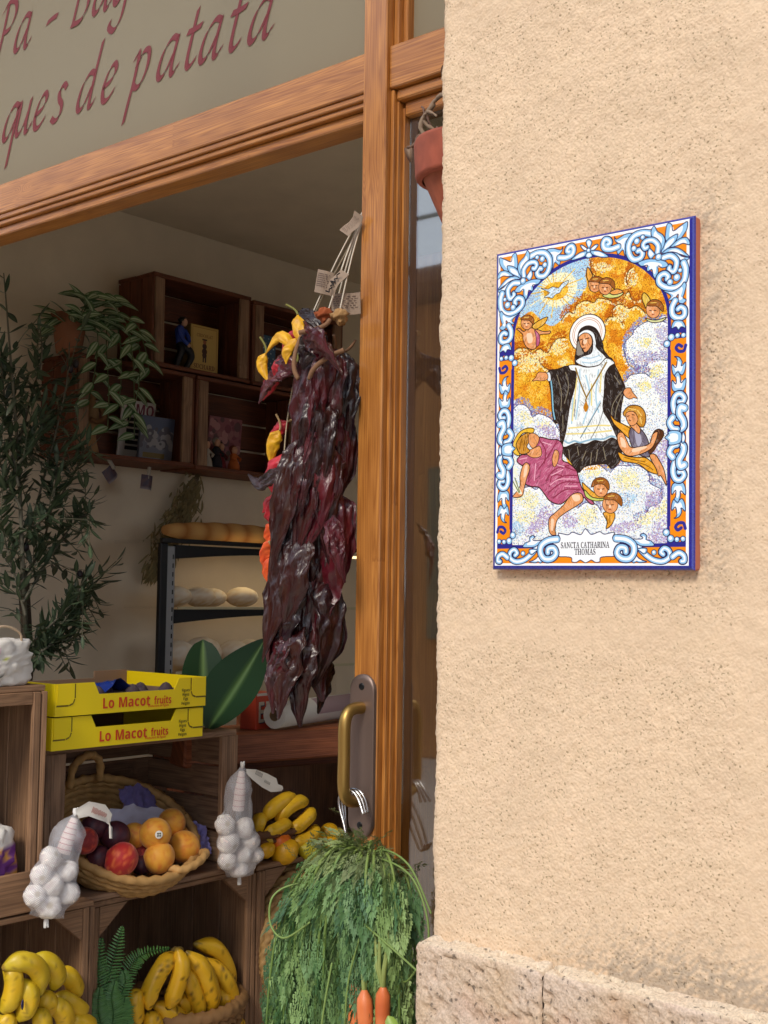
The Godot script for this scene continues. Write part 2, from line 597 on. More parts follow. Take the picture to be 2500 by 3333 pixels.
	[2,"3a3a40",3,0,[439,737,433,814]],
	[2,"8fb6cc",8,0,[384,920,405,931,434,924,463,932,499,926,535,922,577,925,612,915,637,920]],
	[2,"8a6a20",7,0,[437,595,464,669,493,733]],
	[2,"8a6a20",7,0,[591,587,539,664,494,733,493,755]],
	[5,"pend",14,0,[491,773]],
	[6,"dfe8ee",3,0,[289,602,305,603,310,638,293,637]],
	[6,"e39a62",3,0,[211,631,228,616,239,597,258,594,289,604,292,630,259,636,236,631]],
	[6,"e39a62",3,0,[674,726,686,710,708,711,720,731,742,759,724,754,711,759,687,749]],
	[6,"e5a12a",4,0,[611,817,636,845,688,874,722,902,719,939,695,924,667,897,629,860]],
	[6,"6d6677",4,0,[718,880,756,892,786,931,800,975,807,1013,763,1010,719,970,702,912]],
	[0,"a8a6ba",0,0,[729,902,749,904,763,948,743,965]],
	[6,"e39a62",3,0,[705,872,735,866,756,892,749,913,722,889]],
	[6,"c98a2c",4,0,[674,817,694,793,721,787,755,796,776,820,782,851,772,884,749,879,728,846,701,816,684,833]],
	[6,"e39a62",3,0,[686,827,701,813,728,818,745,848,735,869,714,876,698,862]],
	[2,"5a2a14",4,0,[694,834,704,831]],
	[2,"5a2a14",4,0,[718,827,728,831]],
	[2,"5a2a14",4,0,[703,850,711,854]],
	[2,"f1cf72",4,0,[701,800,735,807]],
	[2,"f1cf72",4,0,[742,810,762,837]],
	[2,"f1cf72",4,0,[755,842,762,871]],
	[6,"55301c",4,0,[816,915,837,900,862,910,862,934,836,966,816,995,797,1000,800,963]],
	[6,"e39a62",4,0,[650,905,674,904,695,943,713,969,763,970,800,957,813,921,837,911,829,947,806,982,750,1004,696,1005,661,972,647,933]],
	[0,"f6cfae",0,0,[661,922,682,936,689,968,668,960]],
	[0,"f6cfae",0,0,[723,976,783,969,777,980,723,992]],
	[6,"e5a12a",4,0,[651,987,696,1008,737,1014,784,1020,824,1056,838,1091,797,1079,750,1046,703,1034,669,1025]],
	[2,"8a5a12",4,0,[682,1011,730,1026,777,1035]],
	[2,"8a5a12",4,0,[744,1036,790,1054,817,1074]],
	[6,"e39a62",4,0,[800,1012,826,1008,856,1052,871,1090,878,1141,853,1101,840,1100,830,1069]],
	[6,"e9bb3a",4,0,[108,920,138,869,181,849,220,852,216,872,162,871,131,922,148,970,116,961]],
	[6,"b9597c",5,0,[133,999,156,970,195,966,248,910,255,894,308,908,353,915,376,946,373,1004,406,1022,443,1053,454,1079,466,1118,488,1157,535,1205,517,1208,481,1176,452,1169,408,1180,364,1205,312,1189,281,1155,251,1124,212,1119,173,1097,180,1038]],
	[2,"8b2f4c",6,0,[255,911,286,959,279,1017]],
	[2,"8b2f4c",6,0,[346,917,302,980,249,1042]],
	[2,"8b2f4c",6,0,[203,1013,197,1098]],
	[2,"8b2f4c",6,0,[406,1032,333,1047,288,1096]],
	[2,"8b2f4c",6,0,[451,1079,370,1081,304,1123]],
	[2,"8b2f4c",6,0,[458,1111,378,1107,304,1149]],
	[2,"8b2f4c",6,0,[466,1144,393,1140,327,1176]],
	[2,"8b2f4c",6,0,[347,1022,443,1059]],
	[2,"8b2f4c",6,0,[370,1075,325,1072,311,1104]],
	[2,"e6a9bd",5,0,[270,918,316,935]],
	[2,"e6a9bd",5,0,[234,1015,227,1093]],
	[2,"e6a9bd",5,0,[377,1049,318,1072]],
	[2,"e6a9bd",5,0,[444,1095,356,1093,311,1117]],
	[2,"e6a9bd",5,0,[451,1127,386,1124]],
	[2,"e6a9bd",5,0,[148,990,187,985]],
	[2,"e6a9bd",5,0,[332,1021,384,1037]],
	[6,"e39a62",3,0,[183,959,225,942,256,937,264,977,233,988,202,980]],
	[6,"c98a2c",4,0,[127,921,154,883,197,870,205,900,186,932,202,953,183,965,148,963]],
	[2,"7a4a10",4,0,[155,897,147,943]],
	[2,"7a4a10",4,0,[178,885,167,951]],
	[2,"7a4a10",4,0,[189,879,182,925]],
	[6,"e39a62",3,0,[197,877,224,875,249,892,248,914,233,936,213,941,195,913]],
	[6,"e39a62",4,0,[150,1116,151,1063,168,1017,189,1009,203,1033,188,1078,174,1124,165,1157,135,1167,112,1161,127,1145]],
	[0,"f6cfae",0,0,[176,1024,191,1022,184,1065,169,1071]],
	[6,"e39a62",3,0,[321,994,335,959,354,970,351,1009,336,1034,325,1027]],
	[6,"e39a62",4,0,[309,1267,335,1245,379,1211,412,1173,444,1157,473,1163,480,1192,452,1213,394,1243,351,1274,340,1319,343,1342,318,1340,306,1312]],
	[0,"f6cfae",0,0,[423,1167,459,1166,465,1188,438,1194]],
	[0,"f6cfae",0,0,[317,1273,332,1274,329,1319,318,1319]],
	[2,"eef0d8",9,0,[125,981,113,1014]],
	[2,"eef0d8",9,0,[133,1035,114,1054]],
	[2,"eef0d8",9,0,[109,1027,138,1062]],
	[2,"eef0d8",9,0,[125,1028,126,1075]],
	[2,"eef0d8",9,0,[107,1101,151,1149]],
	[2,"eef0d8",9,0,[130,1102,159,1150]],
	[2,"6f7a38",5,0,[122,1075,151,1143]],
	[2,"6f7a38",5,0,[110,1087,147,1146]],
	[6,"e9a43c",4,0,[513,229,489,186,494,145,516,178,521,211]],
	[6,"e39a62",3,0,[561,237,552,258,531,264,509,251,499,227,508,205,530,199,552,212]],
	[6,"9a5a22",3,0,[504,209,513,197,528,192,545,194,562,202,573,216,577,231,573,245,548,222,521,216]],
	[2,"e8c05a",4,0,[521,203,546,205]],
	[2,"4a2412",4,0,[515,231,524,234]],
	[2,"4a2412",4,0,[535,235,544,235]],
	[2,"9a3a26",4,0,[525,249,534,250]],
	[0,"f6cfae",0,0,[526,235,533,236,532,244,526,243]],
	[6,"cfd37a",4,0,[570,283,627,279,672,286,648,302,599,300]],
	[6,"eaa050",4,0,[606,276,640,265,670,283,627,289]],
	[6,"e39a62",3,0,[616,253,606,276,583,283,560,269,550,243,559,220,583,213,606,227]],
	[6,"9a5a22",3,0,[553,224,563,212,579,206,597,208,615,217,627,231,631,248,627,263,601,238,572,231]],
	[2,"e8c05a",4,0,[572,218,599,220]],
	[2,"4a2412",4,0,[567,248,576,250]],
	[2,"4a2412",4,0,[588,251,597,251]],
	[2,"9a3a26",4,0,[578,267,588,268]],
	[0,"f6cfae",0,0,[578,251,586,252,585,261,578,260]],
	[6,"e0b94a",4,0,[785,379,761,326,771,301,798,331,801,369]],
	[6,"d9dca0",4,0,[778,415,825,428,874,423,851,438,805,435]],
	[6,"e39a62",3,0,[846,387,837,411,813,418,790,404,780,377,789,353,813,346,836,360]],
	[6,"9a5a22",3,0,[783,357,793,344,809,337,828,339,845,348,857,363,862,380,858,396,831,370,802,364]],
	[2,"e8c05a",4,0,[802,350,829,352]],
	[2,"4a2412",4,0,[797,382,806,385]],
	[2,"4a2412",4,0,[818,385,828,386]],
	[2,"9a3a26",4,0,[808,402,818,403]],
	[0,"f6cfae",0,0,[808,386,816,387,815,396,808,395]],
	[6,"e39a62",4,0,[162,394,193,381,232,393,271,408,305,410,298,422,248,422,241,458,218,485,179,470,159,434,155,406,123,378,139,377]],
	[0,"f6cfae",0,0,[178,409,205,410,210,447,187,451]],
	[6,"b9597c",3,0,[221,395,248,425,245,465,230,469,229,429]],
	[6,"e5ad3e",4,0,[209,373,247,352,289,343,270,375,225,392]],
	[6,"e39a62",3,0,[208,361,199,382,178,388,156,376,146,353,155,332,177,326,199,338]],
	[6,"9a5a22",3,0,[144,335,153,324,168,318,186,320,202,328,214,340,218,355,214,369,191,347,164,341]],
	[2,"e8c05a",4,0,[164,329,189,331]],
	[2,"4a2412",4,0,[162,357,171,359]],
	[2,"4a2412",4,0,[182,360,191,360]],
	[2,"9a3a26",4,0,[173,374,182,375]],
	[0,"f6cfae",0,0,[173,360,180,361,180,369,173,368]],
	[6,"e8a93a",4,0,[538,1160,502,1133,476,1112,484,1145,517,1184,566,1196,594,1181]],
	[6,"c3d06a",4,0,[488,1145,524,1178,573,1186,598,1178,587,1194,538,1196,495,1177]],
	[6,"e39a62",3,0,[604,1143,594,1170,569,1180,543,1167,532,1140,542,1114,568,1104,594,1116]],
	[6,"9a5a22",3,0,[522,1135,525,1115,539,1099,561,1093,584,1097,602,1111,610,1131,606,1151,582,1126,550,1123]],
	[2,"e8c05a",4,0,[550,1108,579,1107]],
	[2,"4a2412",4,0,[552,1144,562,1145]],
	[2,"4a2412",4,0,[575,1145,585,1144]],
	[2,"9a3a26",4,0,[564,1163,575,1163]],
	[0,"f6cfae",0,0,[564,1146,573,1147,572,1156,564,1156]],
	[6,"e5a034",4,0,[581,1250,599,1288,596,1319,623,1301,638,1264,626,1248]],
	[6,"e39a62",3,0,[652,1215,642,1242,615,1253,588,1240,576,1212,587,1184,614,1173,641,1186]],
	[6,"9a5a22",3,0,[582,1188,593,1172,611,1163,633,1163,653,1171,667,1186,673,1204,668,1223,636,1197,603,1194]],
	[2,"e8c05a",4,0,[603,1178,634,1177]],
	[2,"4a2412",4,0,[595,1215,606,1217]],
	[2,"4a2412",4,0,[620,1216,631,1215]],
	[2,"9a3a26",4,0,[608,1236,620,1236]],
	[0,"f6cfae",0,0,[609,1218,618,1218,617,1228,609,1228]],
	[2,"8a5a12",4,0,[595,1262,603,1300]],
	[2,"8a5a12",4,0,[613,1260,613,1294]],
	[7,"frame",0,0,[]],
	[4,"",0,1,[679,131,669,96,645,112,640,87,657,71,632,52,627,29,638,42,678,28,711,30,687,57,683,95]],
	[3,"",13,1,[645,77,611,82,580,74,571,52,580,34,598,38,605,53,592,59]],
	[3,"",14,1,[800,46,761,36,720,44,696,78,700,121,721,147,751,146,762,129,753,111,738,113]],
	[5,"",10,1,[763,56]],
	[5,"",13,1,[735,68]],
	[5,"",12,1,[721,98]],
	[4,"",0,1,[870,87,871,46,879,17,898,24,905,53,941,36,969,25,967,57,947,85,927,103,899,114]],
	[4,"",0,1,[893,121,927,95,963,91,979,110,978,126,950,115,921,121]],
	[4,"",0,1,[853,143,879,126,919,128,950,147,978,178,941,162,899,143]],
	[4,"",0,1,[851,140,858,112,887,82,925,70,917,98,890,120,870,130]],
	[4,"",0,1,[827,136,835,102,806,61,803,33,817,16,832,41,858,63,868,92,853,127]],
	[3,"",12,1,[833,134,835,104,812,78,780,75,765,89,774,107,786,103]],
	[4,"",0,1,[856,160,879,145,919,150,950,172,978,181,961,192,930,184,910,170]],
	[3,"",13,1,[859,162,893,159,919,182,919,209,908,229,888,220,888,206]],
	[4,"",0,1,[821,143,801,158,786,136,789,118,797,110,818,134]],
	[4,"",0,1,[824,162,786,156,751,160,742,167,757,182,786,183,783,196,787,210,807,206,813,234,828,250,836,222,836,194,856,206,882,200,873,182,850,170]],
	[5,"",14,1,[838,155]],
	[3,"",14,1,[953,199,962,230,954,276,920,300,874,293,842,269,842,242,865,232,882,246,877,258]],
	[5,"",9,1,[937,229]],
	[5,"",15,1,[922,257]],
	[5,"",13,1,[891,273]],
	[4,"",0,1,[857,304,900,313,937,300,956,282,965,297,957,330,951,348,965,361,949,374,929,363,929,331,912,347,880,353,895,337,886,324]],
	[3,"",13,1,[915,356,901,383,904,416,929,433,955,426,957,400,940,387,926,395]],
	[4,"",0,1,[898,474,907,446,929,441,952,452,963,480,944,472,930,484,918,469]],
	[5,"",10,3,[953,509]],
	[5,"",10,3,[926,507]],
	[5,"",14,3,[898,511]],
	[5,"",14,3,[878,537]],
	[2,"2a2f8f",14,3,[963,553,955,575,933,575,920,560,930,547,947,557]],
	[4,"",0,3,[901,649,903,629,919,643,925,608,913,596,934,601,947,621,945,639,963,625,961,656,948,678,931,668,920,670,909,674]],
	[4,"",0,3,[900,722,903,696,919,714,920,688,913,677,929,663,940,685,943,711,963,693,963,724,951,746,926,748,907,741]],
	[3,"",13,3,[930,858,913,827,907,793,918,763,940,757,957,775,949,792,932,790]],
	[3,"",16,3,[957,819,941,814,935,840,952,870,955,896,941,908]],
	[3,"",14,3,[905,855,891,875,905,900,928,906]],
	[4,"",0,1,[870,938,886,924,886,914,911,910,939,918,947,939,939,964,906,972,887,968,886,953]],
	[4,"",0,1,[952,919,963,940,958,963,947,965,947,939]],
	[3,"",12,1,[740,1389,777,1428,819,1456,863,1462,893,1443,890,1418,869,1407,854,1423,866,1434]],
	[3,"",12,1,[907,1443,933,1427,956,1438,959,1460,945,1462]],
	[5,"",10,1,[822,1425]],
	[4,"",0,1,[716,1458,728,1436,740,1411,743,1439,765,1456,789,1464,756,1468,741,1464,728,1469]],
	[4,"",0,1,[743,1408,785,1406,789,1420,777,1431,758,1420]],
	[4,"",0,1,[703,1366,758,1367,770,1361,758,1350,773,1343,788,1353,788,1370,809,1376,823,1395,788,1398,755,1394,728,1377]],
	[4,"",0,0,[500,61,485,29,499,18,515,35]],
	[4,"",0,0,[496,64,467,39,456,40,471,61,489,70]],
	[4,"",0,0,[505,66,532,48,547,53,532,69,515,74]],
	[4,"",0,0,[491,71,453,72,409,97,439,99,482,91]],
	[4,"",0,0,[511,73,554,81,597,111,569,113,518,91]],
	[4,"",0,0,[493,76,482,94,500,104,518,97,507,78]],
	[5,"",9,0,[498,69]],
	[4,"cart",0,0,[288,1388,305,1367,364,1364,357,1336,405,1343,429,1332,470,1343,493,1318,522,1343,563,1332,587,1343,635,1336,628,1364,687,1367,704,1388,679,1437,640,1440,572,1444,565,1463,544,1466,524,1456,511,1462,495,1468,481,1462,468,1456,448,1466,427,1463,420,1444,352,1440,313,1437]],
	[3,"",15,1,[644,1362,691,1368,725,1391,728,1425,707,1450,670,1449,648,1427,660,1402,688,1405,691,1424]]
]

func _ready() -> void:
	rng.seed = 20240611
	noi.seed = 3
	noi.frequency = 1.0
	noi.fractal_octaves = 2
	noi2.seed = 9
	noi2.frequency = 1.0
	noi2.fractal_octaves = 1
	# camera
	var cam := Camera3D.new()
	cam.name = "camera"
	add_child(cam)
	cam.position = Vector3(0.7406, 1.5, 0.9519)
	cam.basis = Basis.from_euler(Vector3(deg_to_rad(3.8537), deg_to_rad(40.2299), deg_to_rad(0.8033)))
	cam.fov = 44.907
	cam.near = 0.05
	cam.far = 400.0
	cam.current = true
	# bright overcast sky
	var sky_mat := ProceduralSkyMaterial.new()
	sky_mat.sky_top_color = Color(0.80, 0.85, 0.93)
	sky_mat.sky_horizon_color = Color(0.90, 0.93, 0.97)
	sky_mat.sky_curve = 0.2
	sky_mat.ground_bottom_color = Color(0.30, 0.27, 0.23)
	sky_mat.ground_horizon_color = Color(0.42, 0.39, 0.35)
	sky_mat.sun_angle_max = 1.0
	var sky := Sky.new()
	sky.sky_material = sky_mat
	var env := Environment.new()
	env.background_mode = Environment.BG_SKY
	env.sky = sky
	env.background_energy_multiplier = 1.0
	env.tonemap_mode = Environment.TONE_MAPPER_LINEAR
	env.tonemap_exposure = 1.9
	env.sdfgi_enabled = true
	env.ssao_enabled = true
	env.ssil_enabled = true
	var we := WorldEnvironment.new()
	we.name = "world"
	we.environment = env
	add_child(we)
	var sun := DirectionalLight3D.new()
	sun.name = "sun"
	add_child(sun)
	sun.light_energy = 0.4
	sun.light_color = Color(1.0, 0.965, 0.91)
	sun.light_angular_distance = 14.0
	sun.shadow_enabled = true
	sun.look_at_from_position(Vector3(0.7, 2.2, 2.5), Vector3.ZERO)
	make_materials()
	make_street()
	make_facade()
	make_plaque()
	make_shopfront()
	make_room()
	make_crates()
	make_shelves()
	make_cabinet()
	make_ristra()
	make_flowerpot()
	make_carrots()
	make_garlic()
	make_fruit()
	make_cartons()
	make_plants()
	make_small_things()

func make_materials() -> void:
	var pine := wood_tex(1024, 256, 11, Color8(130, 74, 28), Color8(202, 138, 68), 9.0, 1.0)
	wood_mat("varnished_pine", pine, 0.34, 0.9, 0.10, 0.012, {"clearcoat_enabled": true, "clearcoat": 0.35, "clearcoat_roughness": 0.18})
	var cr := wood_tex(512, 256, 31, Color8(88, 64, 48), Color8(166, 130, 100), 4.0, 0.7)
	wood_mat("crate_wood", cr, 0.72, 0.5, 0.14, 0.05)
	wood_mat("crate_wood_dark", cr, 0.7, 0.45, 0.16, 0.05).albedo_color = Color(0.74, 0.66, 0.6)
	wood_mat("crate_wood_pale", cr, 0.75, 0.55, 0.13, 0.05).albedo_color = Color(1.0, 0.98, 0.94)
	var sl := wood_tex(512, 256, 47, Color8(96, 50, 28), Color8(176, 104, 66), 5.0, 0.8)
	wood_mat("slab_wood", sl, 0.6, 0.5, 0.12, 0.08)
	wood_mat("shelf_wood", sl, 0.65, 0.5, 0.14, 0.05).albedo_color = Color(0.72, 0.68, 0.64)
	vmat("matte", 0.85)
	vmat("satin", 0.5)
	vmat("skin_fruit", 0.42)
	vmat("gloss", 0.22, {"clearcoat_enabled": true, "clearcoat": 0.4, "clearcoat_roughness": 0.12})
	var pep := vmat("pepper", 0.33, {"clearcoat_enabled": true, "clearcoat": 0.15, "clearcoat_roughness": 0.2})
	var ridged := FastNoiseLite.new()
	ridged.seed = 5
	ridged.frequency = 0.022
	ridged.fractal_type = FastNoiseLite.FRACTAL_RIDGED
	ridged.fractal_octaves = 3
	ridged.domain_warp_enabled = true
	ridged.domain_warp_amplitude = 18.0
	var crinkle := ridged.get_seamless_image(256, 128)
	crinkle.convert(Image.FORMAT_L8)
	crinkle.resize(256, 256, Image.INTERPOLATE_CUBIC)
	pep.heightmap_enabled = true
	pep.heightmap_texture = ImageTexture.create_from_image(crinkle)
	pep.heightmap_scale = 0.17
	pep.uv1_scale = Vector3(0.55, 0.9, 1)
	vmat("leafy", 0.45, {"backlight_enabled": true, "backlight": Color(0.25, 0.3, 0.1)})
	vmat("leafy_matte", 0.6, {"backlight_enabled": true, "backlight": Color(0.3, 0.35, 0.15)})
	vmat("peach", 0.6, {"rim_enabled": true, "rim": 0.35, "rim_tint": 0.5})
	vmat("paper", 0.8, {"backlight_enabled": true, "backlight": Color(0.2, 0.2, 0.2)})
	vmat("straw", 0.7)
	mat("door_glass", 200, 205, 200, 0.02, {"refraction_enabled": true, "refraction_scale": 0.14, "metallic_specular": 0.72, "transparency": BaseMaterial3D.TRANSPARENCY_ALPHA}).albedo_color.a = 0.0
	mat("steel", 190, 190, 192, 0.25, {"metallic": 1.0})
	mat("brass", 170, 138, 78, 0.42, {"metallic": 0.9})
	mat("black_metal", 26, 26, 28, 0.4, {"metallic": 0.4})
	mat("aluminium", 150, 150, 150, 0.4, {"metallic": 0.8})
	mat("glass", 60, 66, 64, 0.02, {"transparency": BaseMaterial3D.TRANSPARENCY_ALPHA}).albedo_color.a = 0.01

# ------------------------------------------------------------------ outside
func make_street() -> void:
	var g := MB.new()
	g.col = rc(186, 176, 160)
	g.quad(Vector3(-60, 0, 60), Vector3(60, 0, 60), Vector3(60, 0, -60), Vector3(-60, 0, -60))
	setting("ground", g, M.matte)
	var pv := MB.new()
	pv.col = rc(198, 188, 172)
	bb(pv, Vector3(-12, 0.002, 0.05), Vector3(12, 0.10, 1.15), 0.01)
	setting("pavement", pv, M.matte)
	# the low building over the road that the door glass mirrors
	var h := thing("ochre_house", "low ochre house with brown roof across the street, mirrored in the door glass", "house", Vector3(-6, 0, 7.6))
	var w := MB.new()
	w.col = rc(150, 104, 62)
	bb(w, Vector3(-16, 0, 7.6), Vector3(5, 4.28, 11.6), 0.02)
	part(h, "wall", w, M.matte)
	var r := MB.new()
	r.col = rc(92, 62, 44)
	bx(r, Vector3(-5.5, 4.64, 9.4), Vector3(21.6, 0.16, 4.9), 0.03, Basis(Vector3.RIGHT, deg_to_rad(-7)))
	part(h, "roof", r, M.matte)
	for i in 5:
		var x := -14.0 + i * 3.8
		var f := MB.new()
		f.col = rc(70, 84, 66)
		bb(f, Vector3(x, 1.1, 7.54), Vector3(x + 1.1, 2.7, 7.598), 0.01)
		part(h, "shutter", f, M.satin)
	# cables over the street
	for k in 3:
		var c := thing("overhead_cable", ["upper", "middle", "lowest"][k] + " thin black cable strung over the street, mirrored in the door glass", "cable", Vector3(-14, [6.6, 6.0, 4.7][k], 6.2))
		var pts := PackedVector3Array()
		for i in 25:
			var f := i / 24.0
			pts.append(Vector3(-14 + 20 * f, [6.6, 6.0, 4.72][k] + pow(f * 2.0 - 1.0, 2.0) * 0.15, 6.2 + 0.2 * k))
		var m := MB.new()
		m.col = rc(30, 30, 32)
		tube(m, pts, 0.02, 6)
		part(c, "wire", m, M.satin)
	# rolled-up awning held out over the opening
	var aw := thing("rolled_awning", "rolled-up canvas awning on arms over the shop opening, mirrored in the door glass", "awning", Vector3(-1.3, 2.5, 0.6))
	var cv := MB.new()
	cv.col = rc(96, 84, 70)
	tube(cv, PackedVector3Array([Vector3(-2.3, 2.52, 0.6), Vector3(-1.3, 2.515, 0.6), Vector3(-0.36, 2.52, 0.6)]), 0.085, 16)
	part(aw, "canvas_roll", cv, M.matte)
	for x in [-2.2, -0.46]:
		var arm := MB.new()
		arm.col = rc(200, 200, 196)
		tube(arm, PackedVector3Array([Vector3(x, 2.98, -0.01), Vector3(x, 2.53, 0.6)]), 0.009, 6)
		part(aw, "arm", arm, M.satin)

func plaster_texture() -> void:
	var w := 1024
	var grain := noise_bytes(w, w, 0.16, 71, FastNoiseLite.TYPE_SIMPLEX_SMOOTH, 3)
	var lump := noise_bytes(w, w, 0.05, 72, FastNoiseLite.TYPE_SIMPLEX_SMOOTH, 3)
	var pit := noise_bytes(w, w, 0.15, 73, FastNoiseLite.TYPE_SIMPLEX_SMOOTH, 2)
	var pit2 := noise_bytes(w, w, 0.02, 74, FastNoiseLite.TYPE_SIMPLEX_SMOOTH, 2)
	var big := noise_bytes(w, w, 0.006, 75, FastNoiseLite.TYPE_SIMPLEX_SMOOTH, 3)
	var alb := PackedByteArray()
	alb.resize(w * w * 3)
	var hm := PackedByteArray()
	hm.resize(w * w)
	for i in w * w:
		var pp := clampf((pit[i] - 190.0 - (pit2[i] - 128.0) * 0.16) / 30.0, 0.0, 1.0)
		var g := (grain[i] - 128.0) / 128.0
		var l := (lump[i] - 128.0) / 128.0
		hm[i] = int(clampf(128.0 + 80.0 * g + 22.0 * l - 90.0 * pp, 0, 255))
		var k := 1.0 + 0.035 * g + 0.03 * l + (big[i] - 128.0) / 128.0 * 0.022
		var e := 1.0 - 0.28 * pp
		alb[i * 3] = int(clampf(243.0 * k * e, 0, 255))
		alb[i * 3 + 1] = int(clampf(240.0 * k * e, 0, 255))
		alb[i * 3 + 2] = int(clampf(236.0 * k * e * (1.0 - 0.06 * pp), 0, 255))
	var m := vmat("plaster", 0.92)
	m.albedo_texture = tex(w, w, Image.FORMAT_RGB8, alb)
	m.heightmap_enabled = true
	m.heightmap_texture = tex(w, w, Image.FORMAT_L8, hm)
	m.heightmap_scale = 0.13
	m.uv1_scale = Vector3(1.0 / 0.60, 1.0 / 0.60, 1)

func make_facade() -> void:
	plaster_texture()
	var wall := thing("plastered_wall", "rough sand-coloured plastered wall with the painted tile, beside the shop door", "wall", Vector3(0.5, 0, 0))
	# rough coat: a fine sheet that wraps the rounded corner into the door reveal
	var ss := PackedFloat32Array()
	var x := -0.31
	while x < 2.6:
		ss.append(x)
		x += 0.0028 if x > -0.05 and x < 0.66 else 0.02
	var ys := PackedFloat32Array()
	var y := 0.9
	while y < 3.6:
		ys.append(y)
		y += 0.0028 if y > 1.15 and y < 2.2 else 0.02
	var P := PackedVector3Array()
	var C := PackedColorArray()
	var base := rc(229, 203, 173)
	var grime := rc(152, 142, 130)
	var R := 0.010
	var UV := PackedVector2Array()
	for yy in ys:
		for s in ss:
			var p: Vector3
			var nn: Vector3
			var wob := 0.0022 * noi.get_noise_2d(yy * 14.0, 5.0) + 0.0014 * noi.get_noise_2d(yy * 60.0, 9.0)
			if s < 0.0:
				p = Vector3(0, yy, s - R)
				nn = Vector3(-1, 0, 0)
			elif s < R * PI / 2:
				var a := s / R
				nn = Vector3(-cos(a), 0, sin(a))
				p = Vector3(R, yy, -R) + nn * R
			else:
				p = Vector3(R + s - R * PI / 2, yy, 0)
				nn = Vector3(0, 0, 1)
			p.x += wob * clampf(1.0 - absf(s) / 0.03, 0.0, 1.0)
			var hgt := 0.0012 * noi.get_noise_2d(s * 9.0, yy * 9.0) + 0.0005 * noi2.get_noise_2d(s * 70.0, yy * 70.0) + 0.0007 * noi2.get_noise_2d(s * 190.0 + 40.0, yy * 190.0)
			P.append(p + nn * hgt)
			UV.append(Vector2(s, -yy))
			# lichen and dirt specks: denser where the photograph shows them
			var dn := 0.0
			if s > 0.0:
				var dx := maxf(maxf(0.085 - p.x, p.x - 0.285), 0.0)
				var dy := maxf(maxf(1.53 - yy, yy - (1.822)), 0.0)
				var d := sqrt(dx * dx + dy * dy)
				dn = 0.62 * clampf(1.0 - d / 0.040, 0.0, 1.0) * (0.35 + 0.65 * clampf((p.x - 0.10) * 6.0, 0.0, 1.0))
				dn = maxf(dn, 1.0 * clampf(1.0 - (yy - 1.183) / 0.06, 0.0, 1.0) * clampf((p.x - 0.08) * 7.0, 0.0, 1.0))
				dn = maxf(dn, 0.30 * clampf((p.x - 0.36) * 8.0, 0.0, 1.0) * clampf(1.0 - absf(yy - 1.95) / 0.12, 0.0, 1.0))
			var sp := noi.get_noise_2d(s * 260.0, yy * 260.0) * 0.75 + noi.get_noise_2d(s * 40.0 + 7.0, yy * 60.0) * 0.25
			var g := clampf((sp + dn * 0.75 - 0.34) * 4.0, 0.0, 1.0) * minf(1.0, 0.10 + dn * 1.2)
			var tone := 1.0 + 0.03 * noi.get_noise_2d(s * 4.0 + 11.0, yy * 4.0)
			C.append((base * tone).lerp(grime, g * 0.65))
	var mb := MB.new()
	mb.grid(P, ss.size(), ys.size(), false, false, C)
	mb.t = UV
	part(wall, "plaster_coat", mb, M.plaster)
	var core := MB.new()
	core.col = base
	bb(core, Vector3(0.012, 0, -0.30), Vector3(4.5, 6.5, -0.008), 0.002)
	part(wall, "masonry", core, M.matte)
	# wall over and to the left of the opening
	var lf := thing("shop_facade", "sand-coloured facade above and left of the shop opening", "wall", Vector3(-3, 0, -0.2))
	var up := MB.new()
	up.col = base
	bb(up, Vector3(-6, 2.95, -0.30), Vector3(0.010, 6.5, -0.004), 0.002)
	part(lf, "upper_wall", up, M.matte)
	var lw := MB.new()
	lw.col = base
	bb(lw, Vector3(-6, 0, -0.30), Vector3(-1.95, 2.948, -0.006), 0.002)
	part(lf, "pier", lw, M.matte)
	make_plinth(wall)

